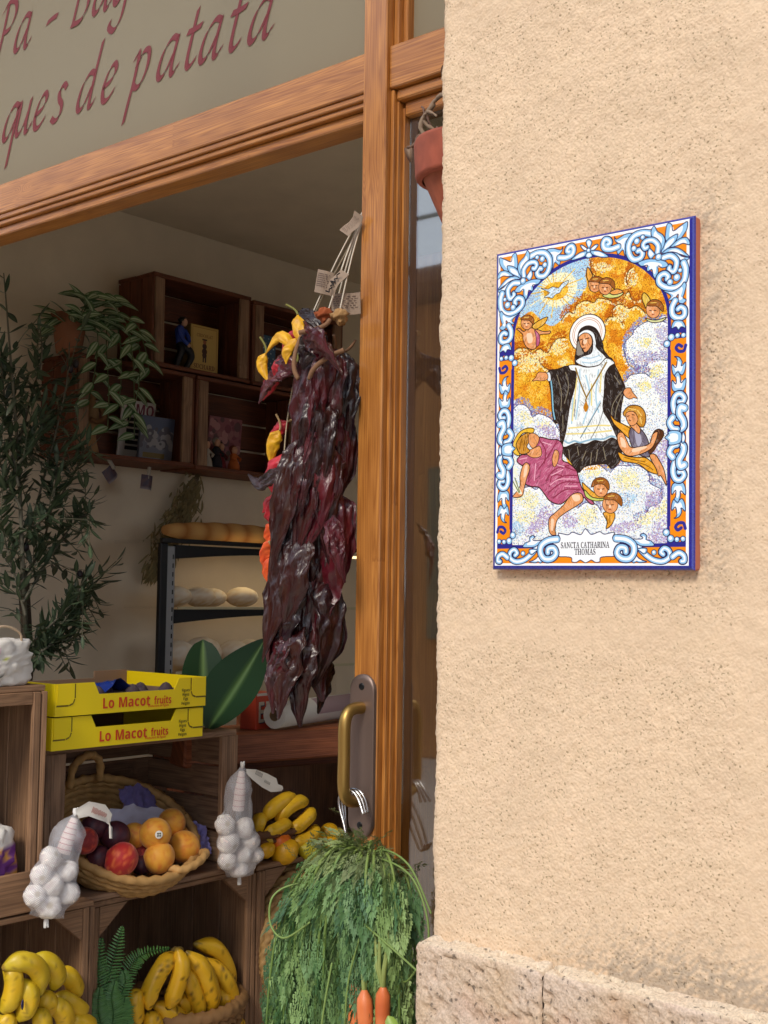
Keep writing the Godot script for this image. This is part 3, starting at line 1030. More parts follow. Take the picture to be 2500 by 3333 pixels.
func make_plinth(wall: Node3D) -> void:
	# blocks of pitted stone along the foot of the wall
	var m := vmat("pitted_stone", 0.9)
	var w := 512
	var n1 := noise_bytes(w, w, 0.12, 81, FastNoiseLite.TYPE_SIMPLEX_SMOOTH, 4)
	var n2 := noise_bytes(w, w, 0.05, 82, FastNoiseLite.TYPE_CELLULAR, 2)
	var n3 := noise_bytes(w, w, 0.016, 83, FastNoiseLite.TYPE_SIMPLEX_SMOOTH, 3)
	var hm := PackedByteArray()
	hm.resize(w * w)
	var al := PackedByteArray()
	al.resize(w * w * 3)
	for i in w * w:
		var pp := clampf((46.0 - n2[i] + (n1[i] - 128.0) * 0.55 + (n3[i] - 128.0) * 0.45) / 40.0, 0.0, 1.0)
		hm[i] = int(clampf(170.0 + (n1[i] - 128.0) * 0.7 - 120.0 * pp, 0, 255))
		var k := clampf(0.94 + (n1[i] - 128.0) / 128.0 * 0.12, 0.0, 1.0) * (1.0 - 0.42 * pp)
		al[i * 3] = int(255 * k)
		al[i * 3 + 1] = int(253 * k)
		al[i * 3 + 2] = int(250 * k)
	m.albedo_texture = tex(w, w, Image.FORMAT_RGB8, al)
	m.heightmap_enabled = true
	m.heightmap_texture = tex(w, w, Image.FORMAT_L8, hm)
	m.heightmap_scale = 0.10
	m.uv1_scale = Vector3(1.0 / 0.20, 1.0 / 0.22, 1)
	var cuts := [-0.003, 0.140, 0.62, 1.2, 1.9]
	var front := 0.023
	for b in 4:
		var mb := MB.new()
		var x0: float = cuts[b] + (0.0005 if b > 0 else 0.0)
		var x1: float = cuts[b + 1] - 0.0005
		# profile: from the wall outwards on the ledge, over the rounded arris, down the face
		var prof := []
		var fine := b < 2
		for k in 14:
			prof.append(Vector2(-0.012 + (front - 0.006 + 0.012) * k / 13.0, 1.181 - 0.004 * k / 13.0))
		for k in 6:
			var a := (k + 1) / 6.0 * PI / 2
			prof.append(Vector2(front - 0.006 + 0.006 * sin(a), 1.177 - 0.006 + 0.006 * cos(a)))
		var yy := 1.169
		while yy > 0.0:
			prof.append(Vector2(front, yy))
			yy -= (0.0022 if fine else 0.01) if yy > 1.0 else 0.03
		var nx := int((minf(x1, 0.55) - x0) / 0.0022) if fine else int((x1 - x0) / 0.01)
		var P := PackedVector3Array()
		var C := PackedColorArray()
		var UV := PackedVector2Array()
		var sl := 0.0
		for k in prof.size():
			var q: Vector2 = prof[k]
			if k > 0:
				sl += q.distance_to(prof[k - 1])
			for i in nx + 1:
				var xx := lerpf(x0, x1, float(i) / nx)
				# round the ends of the block
				var e := minf(xx - x0, x1 - xx)
				var rr := 0.010 if b == 0 and xx < x0 + 0.02 else 0.003
				var inset := rr - sqrt(maxf(0.0, rr * rr - pow(maxf(0.0, rr - e), 2.0)))
				var pz := noi2.get_noise_2d(xx * 120.0 + b * 31.0, sl * 120.0)
				var pit := clampf((pz - 0.34) * 5.0, 0.0, 1.0) * 0.0028 * clampf(0.6 + noi.get_noise_2d(xx * 12.0, sl * 12.0 + 4.0), 0.1, 1.0)
				pit += clampf((noi2.get_noise_2d(xx * 50.0, sl * 50.0 + b * 9.0) - 0.42) * 4.0, 0.0, 1.0) * 0.0035
				var hgt := 0.0007 * noi.get_noise_2d(xx * 40.0, sl * 40.0) - pit - inset
				var out := Vector3(0, 0, 1) if k > 19 else (Vector3(0, 1, 0) if k < 14 else Vector3(0, 0.7, 0.7))
				var p := Vector3(xx, q.y, q.x) + out * hgt
				if k < 14:
					p.y = q.y + hgt - inset
				P.append(p)
				UV.append(Vector2(xx, sl))
				var t1 := noi.get_noise_2d(xx * 14.0 + 3.0, sl * 14.0) * 0.5 + 0.5
				var t2 := noi.get_noise_2d(xx * 7.0 + 30.0, sl * 9.0) * 0.5 + 0.5
				var cc := rc(204, 178, 148).lerp(rc(214, 194, 178), t1).lerp(rc(192, 146, 122), clampf((t2 - 0.55) * 2.2, 0, 0.7))
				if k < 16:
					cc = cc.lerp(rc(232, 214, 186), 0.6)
				C.append(cc)
		mb.grid(P, nx + 1, prof.size(), false, true, C)
		mb.t = UV
		# end cap
		mb.col = rc(200, 180, 152)
		mb.quad(Vector3(x0 + 0.004, 0, -0.012), Vector3(x0 + 0.004, 0, front - 0.008), Vector3(x0 + 0.004, 1.172, front - 0.008), Vector3(x0 + 0.004, 1.172, -0.012))
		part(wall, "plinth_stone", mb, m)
	var ret := MB.new()
	ret.col = rc(196, 176, 148)
	bb(ret, Vector3(-0.0015, 0, -0.245), Vector3(0.006, 1.170, -0.013), 0.004, 0.001)
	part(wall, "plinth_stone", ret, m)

# ------------------------------------------------------------------ the painted tile
func make_plaque() -> void:
	var W := 1000
	var H := 1500
	img = Image.create(W, H, false, Image.FORMAT_RGB8)
	var navy := Color8(38, 42, 138)
	var lb := Color8(150, 199, 236)
	var wh := Color8(244, 247, 250)
	var ink := Color8(30, 34, 84)
	img.fill(Color8(232, 166, 38))
	# warm clouds, uneven
	for k in 900:
		var p := Vector2(rng.randf_range(110, 890), rng.randf_range(90, 900))
		var nv := noi.get_noise_2d(p.x * 0.008, p.y * 0.008)
		disc(p, rng.randf_range(8, 20), Color8(238, 184, 50) if nv > 0.05 else (Color8(222, 138, 28) if nv < -0.12 else Color8(232, 162, 36)))
	for op in PAINT:
		var kind: int = op[0]
		var pts := PackedVector2Array()
		for i in range(0, op[4].size(), 2):
			pts.append(Vector2(op[4][i], op[4][i + 1]))
		var variants := [pts]
		if op[3] & 1:
			var q := PackedVector2Array()
			for p in pts:
				q.append(Vector2(993 - p.x, p.y))
			variants.append(q)
		if op[3] & 2:
			for vv in variants.duplicate():
				var q := PackedVector2Array()
				for p in vv:
					q.append(Vector2(p.x, 1878 - p.y))
				variants.append(q)
		if kind == 8:
			paint_stipple()
		elif kind == 7:
			paint_frame(navy, wh)
		elif kind == 5 and op[1] == "halo":
			paint_halo(pts[0])
		elif kind == 5 and op[1] == "pend":
			for k in 9:
				disc(pts[0] + Vector2(0, k * 4 - 16), 13 - absf(k - 5) * 1.6, ink if k < 0 else Color8(190, 120, 24))
		else:
			for q in variants:
				match kind:
					0:
						if op[1] in ["f4eaa6", "f2e58c", "f7e08a", "b3a3cf", "b9b4d6", "a9cfea", "f7f7f5"]:
							mottle(spline(q, true), Color(op[1]))
						else:
							fill_pts(spline(q, true), Color(op[1]))
					2:
						var s := spline(q, false)
						if op[1] in ["6b3f10", "3d4a6a", "4a4a78"]:
							shade_line(s, op[1] == "6b3f10")
						stroke(s, op[2], Color(op[1]))
					6:
						var s := spline(q, true)
						fill_pts(s, Color(op[1]))
						hatch(s, Color(op[1]))
						s.append(s[0])
						stroke(s, op[2], Color8(44, 26, 20))
					3:
						var s := spline(q, false)
						stroke(s, op[2] * 2.0 + 7.0, ink)
						stroke(s, op[2] * 2.0, lb, op[2] * 1.6)
						stroke(s, op[2] * 0.95, wh, op[2] * 0.6)
					4:
						var s := spline(q, true)
						fill_pts(s, wh if op[1] == "cart" else lb)
						if op[1] != "cart":
							var c := Vector2.ZERO
							for p in s:
								c += p
							c /= s.size()
							var s2 := PackedVector2Array()
							for p in s:
								s2.append(c + (p - c) * 0.6)
							fill_pts(s2, wh)
						s.append(s[0])
						stroke(s, 4.0, ink)
					5:
						disc(q[0], op[2] + 3.0, ink)
						disc(q[0], op[2], lb)
						disc(q[0] + Vector2(-1, -2), op[2] * 0.55, wh)
	img_text("SANCTA CATHARINA", Vector2(490, 1390), 27, Color8(28, 30, 44), "Droid Serif", true, 0.60)
	img_text("THOMAS", Vector2(492, 1420), 27, Color8(28, 30, 44), "Droid Serif", true, 0.62)
	stroke(PackedVector2Array([Vector2(190, 1350), Vector2(200, 1342), Vector2(210, 1352), Vector2(222, 1342), Vector2(232, 1352), Vector2(246, 1343)]), 2.0, Color8(60, 60, 90))
	var t := thing("ceramic_picture_tile", "glazed tile picture of a haloed nun among clouds, hung on the plastered wall", "tile picture", Vector3(0.1785, 1.673, 0.0))
	var B := Basis(Vector3.BACK, deg_to_rad(-0.3))
	var ctr := Vector3(0.1785, 1.673, 0.0)
	var body := MB.new()
	body.col = rc(178, 104, 78)
	bx(body, ctr + Vector3(0, 0, 0.0035), Vector3(0.2016, 0.2966, 0.013), 0.0015, B)
	part(t, "clay_body", body, M.matte)
	var gm := mat("tile_glaze", 255, 255, 255, 0.16, {"clearcoat_enabled": true, "clearcoat": 0.5, "clearcoat_roughness": 0.08})
	gm.albedo_texture = ImageTexture.create_from_image(img)
	# glazed face with a rolled edge
	var rows := []
	for s in [[0.0, 0.0088, 0.0], [0.0006, 0.0108, 0.003], [0.0018, 0.0118, 0.009], [0.004, 0.0121, 0.02]]:
		rows.append(s)
	var face := MB.new()
	var hw := 0.1009
	var hh := 0.1484
	for k in rows.size() - 1:
		for side in 4:
			var cs := [Vector2(-1, -1), Vector2(1, -1), Vector2(1, 1), Vector2(-1, 1)]
			var a: Vector2 = cs[side]
			var b: Vector2 = cs[(side + 1) % 4]
			var q := []
			var u := []
			for st in [[a, k], [b, k], [b, k + 1], [a, k + 1]]:
				var rw: Array = rows[st[1]]
				var xy := Vector2(st[0].x * (hw - rw[0]), st[0].y * (hh - rw[0]))
				q.append(ctr + B * Vector3(xy.x, xy.y, rw[1]))
				u.append(Vector2(0.5 + 0.5 * xy.x / hw, 0.5 - 0.5 * xy.y / hh))
			face.quad(q[0], q[1], q[2], q[3], u)
	var e := 0.004
	var q := []
	var u := []
	for s in [Vector2(-1, -1), Vector2(1, -1), Vector2(1, 1), Vector2(-1, 1)]:
		var xy := Vector2(s.x * (hw - e), s.y * (hh - e))
		q.append(ctr + B * Vector3(xy.x, xy.y, 0.0121))
		u.append(Vector2(0.5 + 0.5 * xy.x / hw, 0.5 - 0.5 * xy.y / hh))
	face.quad(q[0], q[1], q[2], q[3], u)
	part(t, "glazed_picture", face, gm)

# the print's dots gather under the edge of a cloud and stay light above it
func shade_line(p: PackedVector2Array, warm: bool) -> void:
	for q in p:
		for k in 16:
			var up := k < 5
			var o := q + Vector2(rng.randf_range(-9, 9), rng.randf_range(3, 14) if up else -rng.randf_range(2, 34))
			var c: Color
			if up:
				c = Color8(252, 236, 160) if warm else Color8(255, 255, 255)
			else:
				c = [Color8(196, 104, 18), Color8(170, 84, 14)][k % 2] if warm else [Color8(120, 134, 188), Color8(146, 180, 220), Color8(136, 104, 160)][k % 3]
			disc(o, rng.randf_range(1.6, 3.4), c)

# a patch with a soft, mottled edge
func mottle(p: PackedVector2Array, c: Color) -> void:
	var m := Vector2.ZERO
	for q in p:
		m += q
	m /= p.size()
	var box := Rect2(p[0], Vector2.ZERO)
	for q in p:
		box = box.expand(q)
	for k in int(box.get_area() / 34.0):
		var q := box.position + Vector2(rng.randf(), rng.randf()) * box.size
		if Geometry2D.is_point_in_polygon(q, p):
			var o := m + (q - m) * rng.randf_range(0.75, 1.22)
			disc(o, rng.randf_range(2.0, 4.6), c.lerp(Color(1, 1, 1), rng.randf() * 0.15))

# engraved-looking strokes in darker and lighter tones of the fill
func hatch(p: PackedVector2Array, c: Color) -> void:
	var box := Rect2(p[0], Vector2.ZERO)
	for q in p:
		box = box.expand(q)
	var lean := -0.9 if box.size.x > box.size.y else 1.25
	for k in int(box.get_area() / 90.0):
		var q := box.position + Vector2(rng.randf(), rng.randf()) * box.size
		var d := Vector2.from_angle(lean + 0.9 * noi.get_noise_2d(q.x * 0.02, q.y * 0.02)) * rng.randf_range(4, 11)
		if Geometry2D.is_point_in_polygon(q + d, p) and Geometry2D.is_point_in_polygon(q - d, p):
			var f := noi.get_noise_2d(q.x * 0.03 + 50.0, q.y * 0.03)
			var t := c.darkened(0.38) if f < 0.0 else c.lightened(0.42)
			stroke(PackedVector2Array([q - d, q + d]), 2.2, c.lerp(t, 0.75), 1.2)

func paint_halo(c: Vector2) -> void:
	for r in [[87, Color8(50, 34, 26)], [83, Color8(248, 247, 242)], [71, Color8(196, 140, 110)], [68, Color8(250, 249, 246)], [63, Color8(200, 150, 120)], [60, Color8(250, 250, 247)]]:
		var p := PackedVector2Array()
		for k in 40:
			var a := TAU * k / 40
			p.append(c + Vector2(cos(a) * r[0] * 1.06, sin(a) * r[0]))
		fill_pts(p, r[1])

func paint_stipple() -> void:
	for k in 40000:
		var x := rng.randi_range(112, 886)
		var y := rng.randi_range(100, 1390)
		var c := img.get_pixel(x, y)
		var nv := noi.get_noise_2d(x * 0.014, y * 0.014)
		if c.r < 0.45:
			continue
		var d: Color
		if c.b < 0.5:
			if nv > 0.12 and rng.randf() < 0.75:
				d = Color8(250, 226, 120)
			else:
				d = Color8(150, 74, 16) if rng.randf() < 0.6 else Color8(206, 116, 20)
		else:
			var r := rng.randf()
			d = Color8(70, 90, 140) if r < 0.3 else (Color8(250, 244, 250) if r < 0.6 else (Color8(150, 198, 230) if r < 0.82 else Color8(238, 220, 120)))
			if c.b > c.g * 1.1 and r < 0.5:
				d = Color8(118, 74, 120)
		var s := rng.randi_range(2, 3)
		img.fill_rect(Rect2i(x, y, s, s), d)

func paint_frame(navy: Color, wh: Color) -> void:
	var orange := Color8(238, 140, 22)
	# everything outside the arched picture
	for y in 1500:
		var half := 385.0
		if y < 430:
			var f := (430.0 - y) / 326.0
			half = 385.0 * sqrt(maxf(0.0, 1.0 - f * f)) if f < 1.0 else -1.0
		elif y > 1385:
			half = -1.0
		var ho := half + 15.0
		if y < 430:
			var f2 := (430.0 - y) / 343.0
			ho = 401.0 * sqrt(maxf(0.0, 1.0 - f2 * f2)) if f2 < 1.0 else -1.0
		elif y > 1385:
			ho = 385.0 if y < 1402 else -1.0
		var cx := 496.0
		for sd in [-1, 1]:
			var xi: float = cx + sd * maxf(0.0, half)
			var xo: float = cx + sd * maxf(0.0, ho)
			var xe := 28.0 if sd < 0 else 966.0
			var a := int(minf(xi, xo))
			img.fill_rect(Rect2i(a, y, int(maxf(xi, xo)) - a + 1, 1), navy)
			var b := int(minf(xo, xe))
			img.fill_rect(Rect2i(b, y, int(maxf(xo, xe)) - b, 1), navy if (y > 470 and y < 520) or (y > 1360 and y < 1402) else orange)
	# white fillet and blue border
	img.fill_rect(Rect2i(0, 0, 1000, 26), wh)
	img.fill_rect(Rect2i(0, 1470, 1000, 30), wh)
	img.fill_rect(Rect2i(0, 0, 29, 1500), wh)
	img.fill_rect(Rect2i(966, 0, 34, 1500), wh)
	img.fill_rect(Rect2i(0, 0, 1000, 14), navy)
	img.fill_rect(Rect2i(0, 1481, 1000, 19), navy)
	img.fill_rect(Rect2i(0, 0, 17, 1500), navy)
	img.fill_rect(Rect2i(979, 0, 21, 1500), navy)
	for k in 5000:
		var side := rng.randi() % 4
		var x := rng.randi_range(0, 999)
		var y := rng.randi_range(0, 1499)
		if side == 0: y = rng.randi_range(0, 11)
		elif side == 1: y = rng.randi_range(1483, 1499)
		elif side == 2: x = rng.randi_range(0, 14)
		else: x = rng.randi_range(981, 998)
		img.fill_rect(Rect2i(x, y, 3, 2), Color8(30, 34, 112) if rng.randf() < 0.5 else Color8(52, 58, 160))
	# hooked ends of the side panels
	for sx in [0, 1]:
		for sy in [0, 1]:
			var q := PackedVector2Array()
			for p in [Vector2(900, 560), Vector2(902, 530), Vector2(915, 508), Vector2(935, 500), Vector2(955, 512), Vector2(962, 530)]:
				q.append(Vector2(993 - p.x if sx else p.x, 1878 - p.y if sy else p.y))
			stroke(spline(q, false), 14, orange, 5)

const BAN1 := [[[-1.2, 0.8403, -0.3229], [-1.2, 0.8213, -0.3377], [-1.2, 0.7844, -0.3358], [-1.2, 0.7591, -0.3218]], [[-1.19, 0.84, -0.3138], [-1.19, 0.8479, -0.3504], [-1.19, 0.8219, -0.384], [-1.19, 0.7733, -0.3928]], [[-1.215, 0.8358, -0.3847], [-1.215, 0.8276, -0.4166], [-1.215, 0.7989, -0.4392], [-1.215, 0.7692, -0.4385]], [[-1.25, 0.7917, -0.4675], [-1.25, 0.7776, -0.4903], [-1.25, 0.7525, -0.5062], [-1.25, 0.733, -0.5107]], [[-1.195, 0.8131, -0.3533], [-1.195, 0.7871, -0.3663], [-1.195, 0.7616, -0.3638], [-1.195, 0.7407, -0.3494]], [[-1.22, 0.7637, -0.4065], [-1.22, 0.7554, -0.4228], [-1.22, 0.7445, -0.425], [-1.22, 0.7381, -0.4146]], [[-1.235, 0.7516, -0.4513], [-1.235, 0.7394, -0.4773], [-1.235, 0.7194, -0.5041], [-1.235, 0.7, -0.5275]], [[-1.215, 0.7537, -0.4283], [-1.215, 0.737, -0.4487], [-1.215, 0.7162, -0.4604], [-1.215, 0.6952, -0.4666]], [[-1.2, 0.7488, -0.3883], [-1.2, 0.7349, -0.3976], [-1.2, 0.7193, -0.4017], [-1.2, 0.7041, -0.404]], [[-1.23, 0.7075, -0.4824], [-1.23, 0.6983, -0.5013], [-1.23, 0.685, -0.5244], [-1.23, 0.6697, -0.5364]], [[-1.21, 0.7557, -0.3267], [-1.21, 0.7429, -0.3322], [-1.21, 0.728, -0.3344], [-1.21, 0.7173, -0.3315]]]
const BAN2 := [[[-1.35, 0.729, -0.842], [-1.35, 0.7096, -0.8015], [-1.35, 0.668, -0.7716], [-1.35, 0.6227, -0.7753]], [[-1.335, 0.7427, -0.8367], [-1.335, 0.701, -0.8394], [-1.335, 0.6556, -0.8248], [-1.335, 0.6185, -0.8138]], [[-1.34, 0.7277, -0.8661], [-1.34, 0.6823, -0.9054], [-1.34, 0.6225, -0.9338], [-1.34, 0.5708, -0.9413]], [[-1.35, 0.7006, -0.8685], [-1.35, 0.6571, -0.8817], [-1.35, 0.6094, -0.9046], [-1.35, 0.5713, -0.9154]], [[-1.385, 0.7229, -0.9267], [-1.385, 0.7027, -0.9815], [-1.385, 0.6483, -1.021], [-1.385, 0.5814, -1.0384]], [[-1.36, 0.6959, -0.9323], [-1.36, 0.6517, -0.978], [-1.36, 0.6051, -1.007], [-1.36, 0.5508, -1.0198]], [[-1.36, 0.6252, -0.9664], [-1.36, 0.5914, -0.9873], [-1.36, 0.5627, -1.0007], [-1.36, 0.537, -1.0015]], [[-1.365, 0.6649, -0.7639], [-1.365, 0.6511, -0.7424], [-1.365, 0.6197, -0.7457], [-1.365, 0.5895, -0.7577]], [[-1.36, 0.6297, -0.7944], [-1.36, 0.6076, -0.8291], [-1.36, 0.5821, -0.8622], [-1.36, 0.5585, -0.8864]], [[-1.37, 0.6267, -0.8576], [-1.37, 0.6151, -0.8767], [-1.37, 0.6033, -0.8818], [-1.37, 0.5955, -0.8703]], [[-1.365, 0.5953, -0.8754], [-1.365, 0.5753, -0.8997], [-1.365, 0.5526, -0.9195], [-1.365, 0.5322, -0.9298]], [[-1.36, 0.6172, -0.7748], [-1.36, 0.5972, -0.7865], [-1.36, 0.5822, -0.7915], [-1.36, 0.5655, -0.7899]], [[-1.37, 0.5527, -0.9727], [-1.37, 0.5417, -1.003], [-1.37, 0.5254, -1.039], [-1.37, 0.5053, -1.0602]]]
const BAN3 := [[[-1.4, 1.0008, -1.2604], [-1.4, 1.0061, -1.2141], [-1.4, 0.9885, -1.1695], [-1.4, 0.9595, -1.1507]], [[-1.39, 0.9912, -1.292], [-1.39, 0.9966, -1.245], [-1.39, 0.982, -1.2047], [-1.39, 0.9535, -1.1805]], [[-1.38, 0.9752, -1.3004], [-1.38, 0.9608, -1.2719], [-1.38, 0.9434, -1.2414], [-1.38, 0.928, -1.2112]], [[-1.385, 0.9524, -1.2207], [-1.385, 0.9493, -1.1906], [-1.385, 0.941, -1.161], [-1.385, 0.9325, -1.1344]], [[-1.375, 0.9355, -1.3067], [-1.375, 0.9171, -1.2835], [-1.375, 0.9061, -1.2475], [-1.375, 0.9002, -1.2145]], [[-1.41, 0.9716, -1.1552], [-1.41, 0.9636, -1.1359], [-1.41, 0.9472, -1.1291], [-1.41, 0.9323, -1.1368]]]
const PEACH := [[-1.36, 0.9852, -0.7892, 0.0349, 0], [-1.41, 0.9914, -0.877, 0.0318, 0], [-1.4, 0.9796, -0.7654, 0.0278, 0], [-1.345, 0.9376, -0.7897, 0.0347, 0], [-1.365, 0.9459, -0.8758, 0.035, 0], [-1.42, 0.9581, -0.9033, 0.0261, 0], [-1.34, 0.9507, -0.6844, 0.0364, 1], [-1.37, 0.9941, -0.6151, 0.0278, 2], [-1.385, 0.9895, -0.7029, 0.0321, 3], [-1.41, 1.0073, -0.6658, 0.0292, 3], [-1.37, 0.9548, -0.6504, 0.0253, 3], [-1.395, 0.9377, -0.7808, 0.025, 2], [-1.37, 0.9212, -0.7636, 0.0212, 3], [-1.42, 0.9543, -0.7754, 0.0252, 2]]
const LEMON := [[-1.36, 0.889, -1.1861, 0.0288, 0], [-1.375, 0.9078, -1.1857, 0.0268, 1], [-1.355, 0.883, -1.2634, 0.0258, 2], [-1.37, 0.876, -1.3592, 0.028, 0], [-1.385, 0.8893, -1.3928, 0.0253, 3], [-1.4, 0.9024, -1.3813, 0.0238, 0], [-1.385, 0.8954, -1.3221, 0.0234, 0], [-1.37, 0.8988, -1.1328, 0.0181, 0], [-1.39, 0.9198, -1.1469, 0.0182, 3], [-1.4, 0.8937, -1.2736, 0.0218, 0]]
const FRONDS := [[[-1.345, 0.5997, -0.6691], [-1.345, 0.6974, -0.6615], [-1.345, 0.7599, -0.6802], [-1.345, 0.8135, -0.6974]], [[-1.35, 0.5986, -0.6688], [-1.35, 0.6793, -0.6494], [-1.35, 0.7402, -0.6431], [-1.35, 0.7985, -0.6492]], [[-1.36, 0.6531, -0.6955], [-1.36, 0.7132, -0.7277], [-1.36, 0.7392, -0.7662], [-1.36, 0.7365, -0.8386]], [[-1.34, 0.6008, -0.6694], [-1.34, 0.6477, -0.6803], [-1.34, 0.6956, -0.704], [-1.34, 0.7235, -0.6988]], [[-1.355, 0.6065, -0.6723], [-1.355, 0.6676, -0.6954], [-1.355, 0.7162, -0.6726], [-1.355, 0.7542, -0.6505]], [[-1.335, 0.603, -0.6656], [-1.335, 0.6266, -0.6898], [-1.335, 0.6514, -0.6974], [-1.335, 0.6706, -0.701]], [[-1.33, 0.6073, -0.6533], [-1.33, 0.6411, -0.6357], [-1.33, 0.675, -0.6304], [-1.33, 0.707, -0.6334]], [[-1.32, 0.6072, -0.6498], [-1.32, 0.6437, -0.6609], [-1.32, 0.6844, -0.6553], [-1.32, 0.7156, -0.6625]], [[-1.33, 0.6018, -0.6618], [-1.33, 0.602, -0.6868], [-1.33, 0.6145, -0.7032], [-1.33, 0.6336, -0.7068]]]
const GAR1 := [[-1.205, 1.014, -0.4187, 0.0182], [-1.205, 0.9844, -0.4543, 0.0191], [-1.205, 0.9858, -0.3984, 0.0175], [-1.205, 0.9654, -0.4231, 0.0201], [-1.205, 0.9507, -0.3868, 0.0186], [-1.205, 0.9427, -0.4595, 0.0191], [-1.205, 0.927, -0.4166, 0.0212], [-1.235, 0.9889, -0.4551, 0.0153], [-1.235, 0.9315, -0.4518, 0.0167]]
const GAR2 := [[-1.305, 0.9922, -0.9394, 0.0208], [-1.305, 0.9779, -0.9941, 0.0231], [-1.305, 0.9503, -0.9521, 0.0241], [-1.305, 0.9464, -1.0145, 0.0219], [-1.305, 0.917, -0.9927, 0.0224], [-1.305, 0.9127, -1.0325, 0.0186], [-1.305, 0.9123, -0.9484, 0.0189], [-1.305, 0.8876, -0.9833, 0.0197], [-1.33, 0.9586, -0.9969, 0.0164], [-1.33, 0.8872, -1.0355, 0.0165]]
const BRANCH := [[[-1.81, 1.3198, -0.7633], [-1.72, 1.5268, -0.6828], [-1.78, 1.7978, -0.6997], [-1.69, 1.9945, -0.6147], [-1.75, 2.2286, -0.6239]], [[-1.75, 1.5805, -0.6982], [-1.81, 1.7513, -0.7854], [-1.72, 1.9669, -0.7797], [-1.78, 2.1048, -0.8306]], [[-1.69, 1.4743, -0.6649], [-1.75, 1.5831, -0.7763], [-1.81, 1.6671, -0.8819], [-1.72, 1.686, -0.8629]], [[-1.78, 1.3652, -0.739], [-1.69, 1.4321, -0.7528], [-1.75, 1.4856, -0.8587], [-1.81, 1.5086, -0.943]], [[-1.72, 1.7377, -0.6625], [-1.78, 1.9028, -0.6647], [-1.69, 2.0317, -0.5836]], [[-1.81, 1.6371, -0.7321], [-1.72, 1.6675, -0.7332], [-1.78, 1.7656, -0.8432], [-1.69, 1.8484, -0.8282]], [[-1.75, 1.8482, -0.6804], [-1.81, 1.9716, -0.7511], [-1.72, 2.0451, -0.7126], [-1.78, 2.1351, -0.7438]], [[-1.69, 1.4431, -0.6722], [-1.75, 1.5794, -0.664], [-1.81, 1.6877, -0.6618]], [[-1.78, 1.3328, -0.7427], [-1.69, 1.3689, -0.7302], [-1.75, 1.3866, -0.8095]], [[-1.72, 1.6852, -0.6706], [-1.78, 1.7933, -0.6507], [-1.69, 1.8822, -0.5547]], [[-1.81, 1.3417, -0.7625], [-1.72, 1.3884, -0.7628], [-1.78, 1.4405, -0.8552], [-1.69, 1.4643, -0.8289]], [[-1.75, 1.5271, -0.7028], [-1.81, 1.6065, -0.7909], [-1.72, 1.7123, -0.7569], [-1.78, 1.83, -0.8075]], [[-1.69, 1.7871, -0.6407], [-1.75, 1.8416, -0.7219], [-1.81, 1.9222, -0.8052]]]
const TRAIL := [[[-2.047, 2.2358, -1.0394], [-2.011, 2.299, -1.0637], [-2.023, 2.3081, -1.1344], [-2.035, 2.2997, -1.1838]], [[-2.011, 2.2276, -1.0211], [-2.023, 2.2868, -1.0578], [-2.035, 2.2971, -1.036]], [[-2.023, 2.2335, -1.0446], [-2.035, 2.262, -1.1217], [-2.047, 2.1633, -1.1421], [-2.011, 2.0286, -1.1273], [-2.023, 1.941, -1.1349]], [[-2.035, 2.238, -1.0609], [-2.047, 2.2755, -1.1859], [-2.011, 2.1687, -1.2017], [-2.023, 2.0423, -1.2237], [-2.035, 1.927, -1.2372]], [[-2.047, 2.2412, -1.0696], [-2.011, 2.2583, -1.1906], [-2.023, 2.2045, -1.2509], [-2.035, 2.1312, -1.2831]], [[-2.011, 2.2303, -1.036], [-2.023, 2.2035, -1.0915], [-2.035, 2.1033, -1.0963], [-2.047, 2.0136, -1.0855]], [[-2.023, 2.2362, -1.0597], [-2.035, 2.2433, -1.1618], [-2.047, 2.1193, -1.1946], [-2.011, 2.007, -1.1595]], [[-2.035, 2.2394, -1.0684], [-2.047, 2.2315, -1.2362], [-2.011, 2.0812, -1.2291], [-2.023, 1.9614, -1.2023]]]

